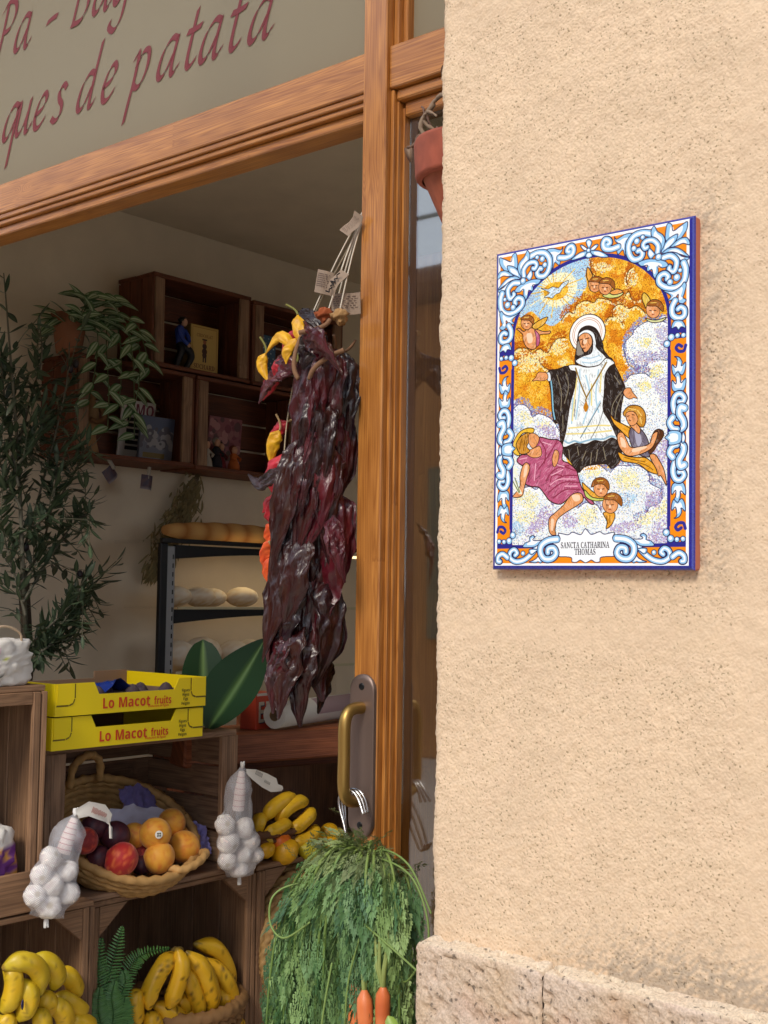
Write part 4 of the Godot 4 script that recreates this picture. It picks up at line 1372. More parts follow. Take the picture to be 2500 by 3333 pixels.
# ------------------------------------------------------------------ timber shopfront
const GLYPH := {
	"bowl": [[0.66, 0.94, 0.42, 1.0, 0.12, 0.7, 0.02, 0.25, 0.14, 0.02, 0.36, 0.14, 0.62, 0.62]],
	"a": [[0.68, 1.0, 0.6, 0.4, 0.62, 0.08, 0.74, 0.02, 0.92, 0.24]],
	"u": [[-0.06, 0.8, 0.1, 0.98, 0.1, 0.6, 0.06, 0.2, 0.2, 0.02, 0.45, 0.25, 0.62, 0.7], [0.68, 1.0, 0.6, 0.4, 0.62, 0.06, 0.76, 0.04, 0.92, 0.26]],
	"e": [[0.06, 0.42, 0.38, 0.54, 0.54, 0.78, 0.42, 0.98, 0.18, 0.82, 0.03, 0.4, 0.12, 0.05, 0.35, 0.02, 0.62, 0.26]],
	"s": [[0.56, 0.86, 0.4, 1.0, 0.2, 0.86, 0.25, 0.62, 0.45, 0.4, 0.42, 0.12, 0.2, 0.0, -0.02, 0.12]],
	"d": [[0.8, 1.8, 0.68, 0.9, 0.62, 0.1, 0.74, 0.03, 0.9, 0.2]],
	"p": [[-0.06, 0.8, 0.12, 1.0, 0.1, 0.3, 0.0, -0.35, -0.06, -0.85], [0.1, 0.62, 0.34, 0.96, 0.6, 0.92, 0.64, 0.5, 0.46, 0.1, 0.25, 0.03, 0.08, 0.16]],
	"t": [[0.3, 1.5, 0.22, 0.7, 0.2, 0.16, 0.34, 0.02, 0.58, 0.2], [0.0, 0.96, 0.3, 0.97, 0.6, 1.02]],
	"q": [[0.68, 1.0, 0.6, 0.3, 0.54, -0.4, 0.5, -0.85]],
	"g": [[0.68, 1.0, 0.62, 0.2, 0.55, -0.4, 0.3, -0.72, 0.0, -0.58, 0.02, -0.4]],
	"P": [[0.22, 1.6, 0.16, 0.8, 0.04, -0.05, -0.06, -0.35], [-0.06, 1.4, 0.2, 1.66, 0.6, 1.62, 0.76, 1.28, 0.55, 0.86, 0.2, 0.78]],
	"B": [[0.22, 1.6, 0.16, 0.8, 0.06, 0.02], [-0.06, 1.4, 0.2, 1.66, 0.6, 1.62, 0.7, 1.3, 0.5, 0.95, 0.2, 0.86], [0.2, 0.86, 0.6, 0.82, 0.74, 0.42, 0.5, 0.04, 0.0, 0.0]],
	"-": [[0.0, 0.42, 0.28, 0.5, 0.55, 0.52]],
}

func glyph(mb: MB, ch: String, o: Vector3, s: float, sx: float) -> void:
	var strokes: Array = GLYPH[ch].duplicate()
	if ch in ["a", "d", "q", "g"]:
		strokes.append_array(GLYPH.bowl)
	var nib := Vector2(cos(0.75), sin(0.75)) * 0.09
	for st in strokes:
		o.z += 0.0003
		var pts := PackedVector2Array()
		for i in range(0, st.size(), 2):
			pts.append(Vector2(st[i] + 0.28 * st[i + 1], st[i + 1]))
		var q := spline(pts, false, 7)
		for i in q.size() - 1:
			var d := (q[i + 1] - q[i]).normalized()
			var pp := Vector2(-d.y, d.x) * 0.018
			var nb := nib if nib.dot(pp) >= 0 else -nib
			var a := q[i] + nb + pp
			var b := q[i + 1] + nb + pp
			var c := q[i + 1] - nb - pp
			var e := q[i] - nb - pp
			mb.oquad(o + Vector3(a.x * s * sx, a.y * s, 0), o + Vector3(b.x * s * sx, b.y * s, 0), o + Vector3(c.x * s * sx, c.y * s, 0), o + Vector3(e.x * s * sx, e.y * s, 0), Vector3(0, 0, 1))

func make_shopfront() -> void:
	var pine: Material = M.varnished_pine
	var f := thing("timber_shopfront", "varnished honey-brown timber shopfront with lettered fanlight, glazed side and long pull handle", "shopfront", Vector3(-0.3, 0, -0.28))
	var m := MB.new()
	bb(m, Vector3(-0.323, 0.0, -0.315), Vector3(-0.283, 2.94, -0.25), 0.0015, 0, 1)
	part(f, "post", m, pine)
	# transom of the wide opening
	m = MB.new()
	bb(m, Vector3(-1.94, 2.169, -0.315), Vector3(-0.3235, 2.222, -0.2545), 0.0015)
	part(f, "transom", m, pine)
	m = MB.new()
	for s in [[2.1605, 2.1688, -0.2585, 0.003], [2.1525, 2.160, -0.2635, 0.003], [2.137, 2.152, -0.272, 0.002]]:
		bb(m, Vector3(-1.94, s[0], -0.315), Vector3(-0.3237, s[1], s[2]), s[3])
	part(f, "transom_moulding", m, pine)
	# side light: bead, stile, rails
	m = MB.new()
	bb(m, Vector3(-0.2826, 0.0, -0.312), Vector3(-0.2775, 2.162, -0.260), 0.002, 0, 1)
	part(f, "bead", m, pine)
	m = MB.new()
	bb(m, Vector3(-0.2772, 0.0, -0.310), Vector3(-0.2742, 2.147, -0.2665), 0.001, 0, 1)
	part(f, "bead", m, pine)
	m = MB.new()
	bb(m, Vector3(-0.2739, 0.0, -0.309), Vector3(-0.2705, 2.14, -0.2745), 0.001, 0, 1)
	part(f, "stile", m, pine)
	m = MB.new()
	bb(m, Vector3(-0.2828, 2.163, -0.312), Vector3(-0.0005, 2.2205, -0.256), 0.0015, 0, 0)
	part(f, "transom", m, pine)
	m = MB.new()
	bb(m, Vector3(-0.2770, 2.148, -0.3105), Vector3(-0.0008, 2.1625, -0.264), 0.003, 0, 0)
	part(f, "transom_moulding", m, pine)
	m = MB.new()
	bb(m, Vector3(-0.2702, 2.128, -0.3095), Vector3(-0.0008, 2.1472, -0.2735), 0.002, 0, 0)
	part(f, "rail", m, pine)
	m = MB.new()
	bb(m, Vector3(-0.2702, 0.05, -0.3095), Vector3(-0.0008, 0.35, -0.2735), 0.002, 0, 0)
	part(f, "rail", m, pine)
	# upper side light
	m = MB.new()
	bb(m, Vector3(-0.2826, 2.221, -0.31), Vector3(-0.2745, 2.94, -0.264), 0.003, 0, 1)
	part(f, "bead", m, pine)
	m = MB.new()
	bb(m, Vector3(-0.2742, 2.221, -0.31), Vector3(-0.2665, 2.94, -0.273), 0.002, 0, 1)
	part(f, "bead", m, pine)
	m = MB.new()
	bb(m, Vector3(-1.94, 2.90, -0.314), Vector3(-0.0008, 2.946, -0.258), 0.002)
	part(f, "head", m, pine)
	m = MB.new()
	bb(m, Vector3(-1.948, 0.0, -0.314), Vector3(-1.90, 2.9, -0.256), 0.002, 0, 1)
	part(f, "jamb", m, pine)
	# frosted panes
	var fr := mat("frosted_pane", 150, 140, 119, 0.42, {"metallic_specular": 0.3, "backlight_enabled": true, "backlight": Color(0.8, 0.78, 0.72)})
	m = MB.new()
	bb(m, Vector3(-1.90, 2.2215, -0.290), Vector3(-0.3230, 2.90, -0.2845), 0.0005)
	var pane := part(f, "frosted_pane", m, fr)
	m = MB.new()
	bb(m, Vector3(-0.2666, 2.2207, -0.290), Vector3(-0.001, 2.90, -0.2855), 0.0005)
	part(f, "frosted_pane", m, fr)
	# lettering
	m = MB.new()
	m.col = rc(112, 22, 28)
	for L in [["q", -1.233], ["u", -1.195], ["e", -1.138], ["s", -1.082], ["d", -1.009], ["e", -0.942], ["p", -0.862], ["a", -0.796], ["t", -0.736], ["a", -0.695], ["t", -0.635], ["a", -0.585]]:
		glyph(m, L[0], Vector3(L[1], 2.318, -0.2838), 0.060, 0.92)
	for L in [["P", -1.262], ["a", -1.206], ["-", -1.110], ["B", -1.030], ["a", -0.972], ["g", -0.915]]:
		glyph(m, L[0], Vector3(L[1], 2.478, -0.2838), 0.060, 0.92)
	part(f, "lettering", m, M.satin, pane)
	# glass of the side light: one stout sheet
	m = MB.new()
	bb(m, Vector3(-0.2700, 0.355, -0.2905), Vector3(-0.001, 2.1275, -0.2845), 0.0003)
	part(f, "glass", m, M.door_glass)
	# pull handle
	m = MB.new()
	m.col = rc(104, 88, 82)
	var P := PackedVector3Array()
	var out := PackedVector2Array()
	for k in 40:
		var a := TAU * k / 40
		out.append(Vector2(cos(a) * 0.0205, sin(a) * 0.0205 + (0.082 if k < 20 else -0.082)))
	for lay in [[1.0, -0.2498], [1.0, -0.2455], [0.93, -0.2444], [0.0, -0.2442]]:
		for q in out:
			P.append(Vector3(-0.3045 + q.x * lay[0], 1.297 + q.y * lay[0], lay[1]))
	m.grid(P, 40, 4, true, false)
	var hp := part(f, "handle_plate", m, mat("bronzed_plate", 126, 108, 100, 0.46, {"metallic": 0.65}))
	for yy in [1.384, 1.21]:
		m = MB.new()
		lathe(m, [[0.0045, 0.0], [0.0045, 0.0006], [0.003, 0.0012], [0.0, 0.0013]], 12, Transform3D(Basis(Vector3.RIGHT, PI / 2), Vector3(-0.3045, yy, -0.2444)))
		part(f, "screw", m, M.black_metal, hp)
	var path := smooth_path([Vector3(-0.3045, 1.357, -0.246), Vector3(-0.3045, 1.357, -0.232), Vector3(-0.3045, 1.352, -0.219), Vector3(-0.3045, 1.336, -0.213), Vector3(-0.3045, 1.30, -0.213), Vector3(-0.3045, 1.262, -0.213), Vector3(-0.3045, 1.246, -0.219), Vector3(-0.3045, 1.241, -0.232), Vector3(-0.3045, 1.241, -0.246)], 6)
	m = MB.new()
	tube(m, path, 0.0078, 14)
	part(f, "handle_grip", m, M.brass)
	# folded timber shutter just behind the side light
	var sh := thing("inner_shutter", "brown timber shutter standing behind the glass beside the wall", "shutter", Vector3(-0.2, 0.02, -0.4))
	for k in 3:
		m = MB.new()
		bb(m, Vector3(-0.405 + k * 0.1345, 0.02, -0.42), Vector3(-0.2725 + k * 0.1345, 1.98, -0.395), 0.004, 0, 1)
		part(sh, "board", m, pine)

# ------------------------------------------------------------------ shop interior
func make_room() -> void:
	var wm := mat("shop_wall_paint", 238, 222, 196, 0.85)
	var wtx := noise_bytes(256, 256, 0.03, 91, FastNoiseLite.TYPE_SIMPLEX_SMOOTH, 4)
	var al := PackedByteArray()
	for i in wtx.size():
		var k := 236 + int((wtx[i] - 128) * 0.05)
		al.append_array(PackedByteArray([k, k, k]))
	wm.albedo_texture = tex(256, 256, Image.FORMAT_RGB8, al)
	wm.uv1_triplanar = true
	wm.uv1_scale = Vector3(0.8, 0.8, 0.8)
	var m := MB.new()
	bb(m, Vector3(-2.40, 0, -5.2), Vector3(-2.215, 2.85, -0.302), 0.001)
	setting("shop_wall", m, wm)
	m = MB.new()
	bb(m, Vector3(-2.213, 0, -5.2), Vector3(1.6, 2.85, -5.05), 0.001)
	setting("shop_wall_back", m, wm)
	# far side wall with the wide window that lights the shelves
	m = MB.new()
	bb(m, Vector3(1.6, 0, -5.2), Vector3(1.75, 0.8, -0.302), 0.001)
	bb(m, Vector3(1.6, 2.5, -5.2), Vector3(1.75, 2.85, -0.302), 0.001)
	bb(m, Vector3(1.6, 0.8005, -5.2), Vector3(1.75, 2.4995, -3.7), 0.001)
	bb(m, Vector3(1.6, 0.8005, -1.7), Vector3(1.75, 2.4995, -0.302), 0.001)
	setting("shop_wall_far_side", m, wm)
	var sw := Node3D.new()
	sw.name = "shop_side_window"
	sw.set_meta("kind", "structure")
	add_child(sw)
	sw.position = Vector3(1.67, 0.8, -2.65)
	for q in [[Vector3(1.65, 0.801, -3.699), Vector3(1.70, 0.85, -1.701)], [Vector3(1.65, 2.45, -3.699), Vector3(1.70, 2.499, -1.701)], [Vector3(1.65, 0.8505, -3.699), Vector3(1.70, 2.4495, -3.65)], [Vector3(1.65, 0.8505, -1.75), Vector3(1.70, 2.4495, -1.701)], [Vector3(1.65, 0.8505, -2.675), Vector3(1.70, 2.4495, -2.625)]]:
		plank(sw, "frame_bar", q[0], q[1], M.varnished_pine, 0.0)
	for q in [[-3.649, -2.676], [-2.624, -1.751]]:
		m = MB.new()
		bb(m, Vector3(1.673, 0.851, q[0]), Vector3(1.677, 2.449, q[1]), 0.0003)
		part(sw, "pane", m, M.glass)
	m = MB.new()
	bb(m, Vector3(-2.214, 2.632, -5.048), Vector3(1.598, 2.84, -0.318), 0.001)
	setting("shop_ceiling", m, wm)
	m = MB.new()
	m.col = rc(196, 180, 158)
	bb(m, Vector3(-2.4, -0.1, -5.2), Vector3(1.75, 0.03, -0.02), 0.001)
	setting("shop_floor", m, M.satin)

func plank(root: Node3D, nm: String, a: Vector3, b: Vector3, mt: Material, jit := 0.0012, grain := -1) -> void:
	var m := MB.new()
	bb(m, a, b, 0.0016, jit, grain)
	part(root, nm, m, mt)

# crate open towards +x: front xf, back xb, z from zl down to zr
func crate(label: String, group: String, xf: float, xb: float, zl: float, zr: float, y0: float, y1: float, post: float, upright: bool, nb: int, mt: Material, gusset := false, rail := 0.0, lip := 0.0) -> Node3D:
	var r := thing("wooden_crate", label, "crate", Vector3((xf + xb) / 2, y0, (zl + zr) / 2), group)
	var th := 0.011
	var g := 0.002 if upright else 0.007
	# floor and lid boards run along z
	for yy in [y0, y1 - th]:
		for k in 3:
			var xa := lerpf(xb + th, xf, k / 3.0)
			var xc := lerpf(xb + th, xf, (k + 1) / 3.0) - 0.004
			plank(r, "board", Vector3(xa, yy, zr + 0.001), Vector3(xc, yy + th, zl - 0.001), mt)
	# back
	var H := y1 - y0 - 2 * th
	var L := zl - zr
	for k in nb:
		var d := rng.randf_range(0, 0.004)
		if upright:
			plank(r, "slat", Vector3(xb, y0 + 0.002, zr + L * k / nb + g / 2), Vector3(xb + th - 0.001, y1 - 0.002 - d, zr + L * (k + 1) / nb - g / 2), mt)
		else:
			plank(r, "slat", Vector3(xb, y0 + th + H * k / nb + g / 2, zr), Vector3(xb + th - 0.001, y0 + th + H * (k + 1) / nb - g / 2, zl), mt)
	# sides
	for s in 2:
		var za := zl if s == 0 else zr + th
		var ns := 3 if upright else nb
		for k in ns:
			if upright:
				var W := xf - 0.014 - xb - th
				plank(r, "slat", Vector3(xb + th + W * k / ns + 0.002, y0 + th + 0.001, za - th), Vector3(xb + th + W * (k + 1) / ns - 0.002, y1 - th - 0.001, za), mt)
			else:
				plank(r, "slat", Vector3(xb + th, y0 + th + H * k / ns + g / 2, za - th), Vector3(xf - 0.014, y0 + th + H * (k + 1) / ns - g / 2, za), mt)
	# corner posts on the open side
	for s in 2:
		var za := zl - th - 0.001 if s == 0 else zr + th + post + 0.001
		plank(r, "post", Vector3(xf - 0.013, y0 + th + 0.0005, za - post), Vector3(xf - 0.001, y1 - th - 0.0005, za), mt)
		# the end grain of the side frame beside it
		var zb := zl if s == 0 else zr + th
		plank(r, "post", Vector3(xf - 0.013, y0 + th + 0.0005, zb - th), Vector3(xf, y1 - th - 0.0005, zb), mt)
		if gusset:
			for yy in [y1 - th - 0.001, y0 + th + 0.001]:
				var m := MB.new()
				var up: bool = yy > (y0 + y1) / 2
				var dy := -0.06 if up else 0.06
				var dz := -0.07 if s == 0 else 0.07
				var zz := zl - th - post - 0.002 if s == 0 else zr + th + post + 0.002
				var a := Vector3(xf - 0.003, yy, zz)
				var b := Vector3(xf - 0.003, yy, zz + dz)
				var c := Vector3(xf - 0.003, yy + dy, zz)
				var o := Vector3(-0.012, 0, 0)
				m.col = Color(1, 1, 1)
				for q in [[a, b, c, 1], [a + o, b + o, c + o, -1]]:
					if (q[1] - q[0]).cross(q[2] - q[0]).x * q[3] > 0:
						m.tri(q[0], q[1], q[2], [Vector2(0, 0), Vector2(0.07, 0), Vector2(0, 0.06)])
					else:
						m.tri(q[0], q[2], q[1], [Vector2(0, 0), Vector2(0, 0.06), Vector2(0.07, 0)])
				m.oquad(b, c, c + o, b + o, Vector3(0, -dy, -dz) * -1.0)
				part(r, "gusset", m, mt)
	if rail > 0.0:
		plank(r, "rail", Vector3(xf - 0.012, y1 - th - rail, zr + th + post + 0.002), Vector3(xf - 0.002, y1 - th - 0.001, zl - th - post - 0.002), mt)
	if lip > 0.0:
		plank(r, "lip", Vector3(xf + 0.0005, y0 + 0.001, zr + 0.002), Vector3(xf + 0.011, y0 + lip, zl - 0.002), mt)
	return r

func make_crates() -> void:
	var gp := "wooden crates stacked as display shelves"
	var cw: Material = M.crate_wood
	crate("wooden crate holding the palm basket of peaches, under the yellow cartons", gp, -1.345, -1.66, -0.500, -1.012, 0.873, 1.190, 0.036, false, 4, cw, false, 0.0)
	crate("lower wooden crate holding the fern and the larger banana bunch", gp, -1.350, -1.66, -0.618, -1.083, 0.48, 0.8705, 0.014, true, 5, M.crate_wood_pale, true)
	crate("lower left wooden crate holding the greener banana bunch", gp, -1.250, -1.56, -0.19, -0.5555, 0.58, 0.9055, 0.014, true, 4, M.crate_wood_pale, true)
	crate("upper left wooden crate with the paper bag standing on its top", gp, -1.262, -1.57, -0.12, -0.440, 0.908, 1.322, 0.016, true, 3, M.crate_wood_pale, false, 0.024, 0.075)
	crate("lower right wooden crate half hidden behind the carrot leaves", gp, -1.350, -1.66, -1.088, -1.55, 0.48, 0.8705, 0.014, true, 4, M.crate_wood_pale, true)
	# stout worn counter beside them
	var ct := thing("worn_counter", "thick worn reddish timber counter carrying the paper roll", "counter", Vector3(-1.55, 0.03, -1.55))
	var B := Basis(Vector3.UP, deg_to_rad(-14))
	for k in 2:
		var m := MB.new()
		bx(m, Vector3(-1.60 - 0.03 * k, 1.128, -1.33 - 0.06 * k) + B * Vector3(0.0 + 0.09 * (1 - k) * 2 - 0.08, 0.006 * k, -0.25 * k), Vector3(0.17, 0.075, 0.62 - 0.1 * k), 0.005, B, 0.002, 2)
		part(ct, "slab", m, M.slab_wood)
	var m := MB.new()
	bx(m, Vector3(-1.62, 1.068, -1.52) + B * Vector3(0.03, 0, -0.1), Vector3(0.16, 0.030, 0.8), 0.004, B, 0.002, 2)
	part(ct, "apron", m, M.shelf_wood)
	for k in 4:
		plank(ct, "back_board", Vector3(-1.90, 0.031, -1.045 - 0.26 * k - 0.258), Vector3(-1.885, 1.05, -1.045 - 0.26 * k), M.crate_wood_dark)
	plank(ct, "end_board", Vector3(-1.883, 0.031, -2.08), Vector3(-1.50, 1.05, -2.06), M.crate_wood_dark)
	for q in [Vector3(-1.74, 0, -1.20), Vector3(-1.62, 0, -1.95)]:
		m = MB.new()
		bb(m, Vector3(q.x - 0.035, 0.031, q.z - 0.035), Vector3(q.x + 0.035, 1.05, q.z + 0.035), 0.004, 0.001)
		part(ct, "leg", m, M.shelf_wood)

func make_shelves() -> void:
	var sw: Material = M.shelf_wood
	var gp := "crates fixed to the shop wall as shelves"
	var defs := [
		["dark crate shelf high on the wall holding the yellow tin and figurine", -1.300, -1.690, 2.152, 2.424],
		["dark crate shelf high on the wall holding the blue dotted box", -1.700, -2.12, 2.150, 2.418],
		["dark crate shelf below the trailing plant, holding magazines", -1.045, -1.470, 1.870, 2.148],
		["dark crate shelf in the lower row holding dolls and a picture book", -1.476, -1.92, 1.866, 2.146],
	]
	for d in defs:
		var r := thing("crate_shelf", d[0], "shelf", Vector3(-2.13, d[3], (d[1] + d[2]) / 2), gp)
		var zl: float = d[1]
		var zr: float = d[2]
		var y0: float = d[3]
		var y1: float = d[4]
		var xb := -2.212
		var xf := -2.045
		for yy in [y0, y1 - 0.012]:
			for k in 2:
				plank(r, "board", Vector3(lerpf(xb, xf, k * 0.5) + 0.001, yy, zr + 0.001), Vector3(lerpf(xb, xf, k * 0.5 + 0.5) - 0.002, yy + 0.012, zl - 0.001), sw)
		for k in 3:
			var hh := (y1 - y0 - 0.024) / 3.0
			plank(r, "slat", Vector3(xb + 0.0005, y0 + 0.012 + hh * k + 0.004, zr + 0.002), Vector3(xb + 0.008, y0 + 0.012 + hh * (k + 1) - 0.004, zl - 0.002), sw)
		for s in 2:
			var za := zl if s == 0 else zr + 0.010
			for k in 3:
				var ww := (xf - 0.004 - xb - 0.009) / 3.0
				plank(r, "slat", Vector3(xb + 0.009 + ww * k + 0.002, y0 + 0.0125, za - 0.010), Vector3(xb + 0.009 + ww * (k + 1) - 0.002, y1 - 0.0125, za), sw)
			var zp := zl - 0.011 if s == 0 else zr + 0.011 + 0.034
			plank(r, "post", Vector3(xf - 0.014, y0 + 0.0125, zp - 0.034), Vector3(xf - 0.002, y1 - 0.0125, zp), M.crate_wood)

func make_cabinet() -> void:
	var c := thing("bread_cabinet", "black framed glass-shelved display cabinet with bread rolls", "cabinet", Vector3(-2.1, 0.03, -1.7))
	var m := MB.new()
	bb(m, Vector3(-2.012, 0.03, -1.338), Vector3(-1.996, 1.640, -1.312), 0.002)
	part(c, "post", m, M.black_metal)
	m = MB.new()
	bb(m, Vector3(-2.008, 0.95, -1.368), Vector3(-2.0, 1.632, -1.339), 0.001)
	var st := part(c, "slotted_strip", m, M.aluminium)
	m = MB.new()
	m.col = rc(20, 20, 20)
	for k in 26:
		bb(m, Vector3(-2.0005, 0.97 + k * 0.025, -1.362), Vector3(-1.9994, 0.983 + k * 0.025, -1.358), 0.0002)
	part(c, "slot_row", m, M.matte, st)
	m = MB.new()
	bb(m, Vector3(-2.012, 0.03, -2.238), Vector3(-1.996, 1.640, -2.212), 0.002)
	part(c, "post", m, M.black_metal)
	m = MB.new()
	bb(m, Vector3(-2.208, 1.6405, -2.24), Vector3(-1.99, 1.652, -1.31), 0.001)
	part(c, "top_glass", m, M.glass)
	m = MB.new()
	bb(m, Vector3(-2.000, 1.6405, -2.24), Vector3(-1.985, 1.6535, -1.309), 0.001)
	part(c, "top_edge", m, M.black_metal)
	for yy in [1.636, 1.452, 1.268, 1.10]:
		# bracket that tapers towards its free end
		m = MB.new()
		var P := PackedVector3Array()
		var n := 9
		for k in n:
			var f := k / float(n - 1)
			var z := -1.366 - 0.42 * f
			var hgt := 0.040 - 0.022 * sin(f * PI / 2)
			for q in [Vector3(-2.008, yy, z), Vector3(-1.998, yy, z), Vector3(-1.998, yy - hgt, z), Vector3(-2.008, yy - hgt, z)]:
				P.append(q)
		for k in n - 1:
			for i in 4:
				var i2 := (i + 1) % 4
				m.oquad(P[k * 4 + i], P[k * 4 + i2], P[k * 4 + 4 + i2], P[k * 4 + 4 + i], [Vector3.UP, Vector3.RIGHT, Vector3.DOWN, Vector3.LEFT][i])
		part(c, "bracket", m, M.black_metal)
		if yy < 1.6:
			m = MB.new()
			bb(m, Vector3(-2.2, yy + 0.0005, -2.21), Vector3(-1.995, yy + 0.0075, -1.345), 0.001)
			part(c, "shelf_glass", m, M.glass)
			m = MB.new()
			m.col = rc(205, 196, 160)
			bb(m, Vector3(-1.9948, yy, -2.21), Vector3(-1.9915, yy + 0.008, -1.375), 0.001)
			part(c, "shelf_edge", m, M.satin)
	# lit strip under the top
	m = MB.new()
	bb(m, Vector3(-2.03, 1.622, -2.18), Vector3(-2.018, 1.630, -1.60), 0.001)
	part(c, "lamp_strip", m, mat("lamp_strip", 255, 240, 205, 0.5, {"emission_enabled": true, "emission": Color(1.0, 0.86, 0.62), "emission_energy_multiplier": 1.2}))
	var al := AreaLight3D.new()
	al.name = "cabinet_light"
	al.light_color = Color(1.0, 0.86, 0.62)
	al.light_energy = 0.014
	al.area_size = Vector2(0.58, 0.012)
	al.shadow_enabled = true
	c.add_child(al)
	al.position = Vector3(-2.024, 1.619, -1.89) - c.position
	al.rotation = Vector3(-PI / 2, PI / 2, 0)
	# bread
	var crust := func(d: Vector3) -> float:
		return 1.0 + 0.05 * noi.get_noise_3d(d.x * 2.5, d.y * 2.5, d.z * 2.5)
	var floury := func(d: Vector3) -> Color:
		var k := clampf(0.5 + d.y * 0.5 + 0.5 * noi.get_noise_3d(d.x * 3.0, d.y * 3.0, d.z * 3.0), 0.0, 1.0)
		return rc(214, 178, 124).lerp(rc(246, 238, 222), minf(1.0, k * 1.2))
	var rolls := [
		[1.4600, -1.432, 0.050, "leftmost floured bread roll on the upper glass shelf"],
		[1.4600, -1.515, 0.048, "second floured bread roll on the upper glass shelf"],
		[1.4600, -1.592, 0.046, "third floured bread roll on the upper glass shelf"],
		[1.4600, -1.690, 0.050, "fourth floured bread roll on the upper glass shelf, by the dried peppers"],
		[1.2760, -1.445, 0.052, "leftmost floured bread roll on the lower glass shelf"],
		[1.2760, -1.560, 0.056, "tall floured bread roll on the lower glass shelf"],
		[1.2760, -1.655, 0.050, "right floured bread roll on the lower glass shelf"],
		[1.2760, -1.745, 0.050, "floured bread roll on the lower glass shelf behind the dried peppers"],
	]
	for k in rolls.size():
		var d: Array = rolls[k]
		var r: float = d[2]
		var hgt := r * (0.62 if d[0] > 1.4 else 0.85)
		var p := Vector3(-2.075 + 0.02 * sin(k * 2.3), d[0] + hgt * 0.93, d[1])
		var t := thing("bread_roll", d[3], "bread", Vector3(p.x, d[0], p.z), "bread rolls in the cabinet")
		m = MB.new()
		blob(m, Transform3D(Basis(Vector3.UP, k * 1.1), p), Vector3(r, hgt, r * 1.05), 20, 13, crust, floury)
		part(t, "crust", m, M.matte)
	var bg := thing("baguette", "long golden baguette lying on top of the cabinet", "bread", Vector3(-2.09, 1.653, -1.65))
	m = MB.new()
	var P := PackedVector3Array()
	var R := PackedFloat32Array()
	var C := []
	for i in 60:
		var f := i / 59.0
		P.append(Vector3(-2.09, 1.653 + 0.030, -1.40 - 0.55 * f))
		var w := pow(sin(PI * clampf(f * 0.94 + 0.03, 0, 1)), 0.35)
		R.append(maxf(0.004, 0.036 * w * (1.0 + 0.09 * absf(sin(f * 22.0)))))
		C.append(rc(176, 112, 52).lerp(rc(222, 172, 104), absf(sin(f * 22.0 + 0.5))))
	tube(m, P, R, 14, C, true, 0.85)
	part(bg, "crust", m, M.matte)

# ------------------------------------------------------------------ dried peppers
# leathery pod along a path; w is its full width. It is a flattened, crumpled strap that narrows to a tip
func pod(m: MB, ctrl: Array, w: float, flat: float, face: Vector3, sd: float, ca: Color, cb: Color, rough := 1.0, n := 44, sides := 26) -> void:
	var per := maxi(2, int(n / (ctrl.size() - 1.0)))
	var pts := smooth_path(ctrl, per)
	n = pts.size()
	var P := PackedVector3Array()
	var C := PackedColorArray()
	var s := face
	for i in n:
		var t := float(i) / (n - 1)
		var tg := (pts[mini(i + 1, n - 1)] - pts[maxi(i - 1, 0)]).normalized()
		s = (s - tg * s.dot(tg)).normalized()
		var b := tg.cross(s)
		var tw := 0.7 * noi.get_noise_2d(sd * 3.1, t * 1.2) * rough
		var s2 := s * cos(tw) + b * sin(tw)
		var b2 := b * cos(tw) - s * sin(tw)
		var r := w * 0.5 * (0.16 + 0.84 * smoothstep(0.0, 0.30, t)) * (1.0 - 0.85 * smoothstep(0.55, 1.0, t)) * (1.0 + 0.14 * noi.get_noise_2d(sd, t * 4.0))
		if i == n - 1:
			r = 0.0012
		for k in sides:
			var a := TAU * k / sides
			var x := sin(a)
			var fr := cos(a)
			var edge := 1.0 + 0.12 * rough * noi2.get_noise_2d(sd + signf(x) * 7.0, t * 7.0) * absf(x)
			# the whole strap buckles: lengthwise folds, then cross creases
			var buck := (0.30 - absf(noi2.get_noise_2d(x * 1.5 + sd * 1.7, t * 2.0))) * 0.50
			buck += (0.22 - absf(noi2.get_noise_2d(x * 3.4 + sd * 2.9, t * 5.0 + 3.0))) * 0.26
			buck += noi2.get_noise_2d(x * 3.0 + sd, t * 16.0) * 0.07
			var own := noi2.get_noise_3d(x * 2.5 + sd, fr * 1.5, t * 4.5) * 0.10
			var th := flat * sqrt(maxf(0.0, 1.0 - x * x)) * signf(fr)
			P.append(pts[i] + b2 * (x * r * edge) + s2 * (r * (th + (buck + own) * rough)))
			C.append(ca.lerp(cb, clampf(0.5 + 0.9 * noi.get_noise_3d(x * 1.2 + sd, fr, t * 3.0), 0.0, 1.0)))
	m.grid(P, sides, n, true, false, C)

func curl_stem(m: MB, p: Vector3, d: Vector3, l: float, r: float, col: Color, bend: float) -> void:
	m.col = col
	var pts := []
	var side := d.cross(Vector3(0.6, 0.2, 0.7)).normalized()
	for k in 6:
		var f := k / 5.0
		pts.append(p + d * (l * f) + side * (bend * f * f * l))
	tube(m, smooth_path(pts, 3), r, 6)

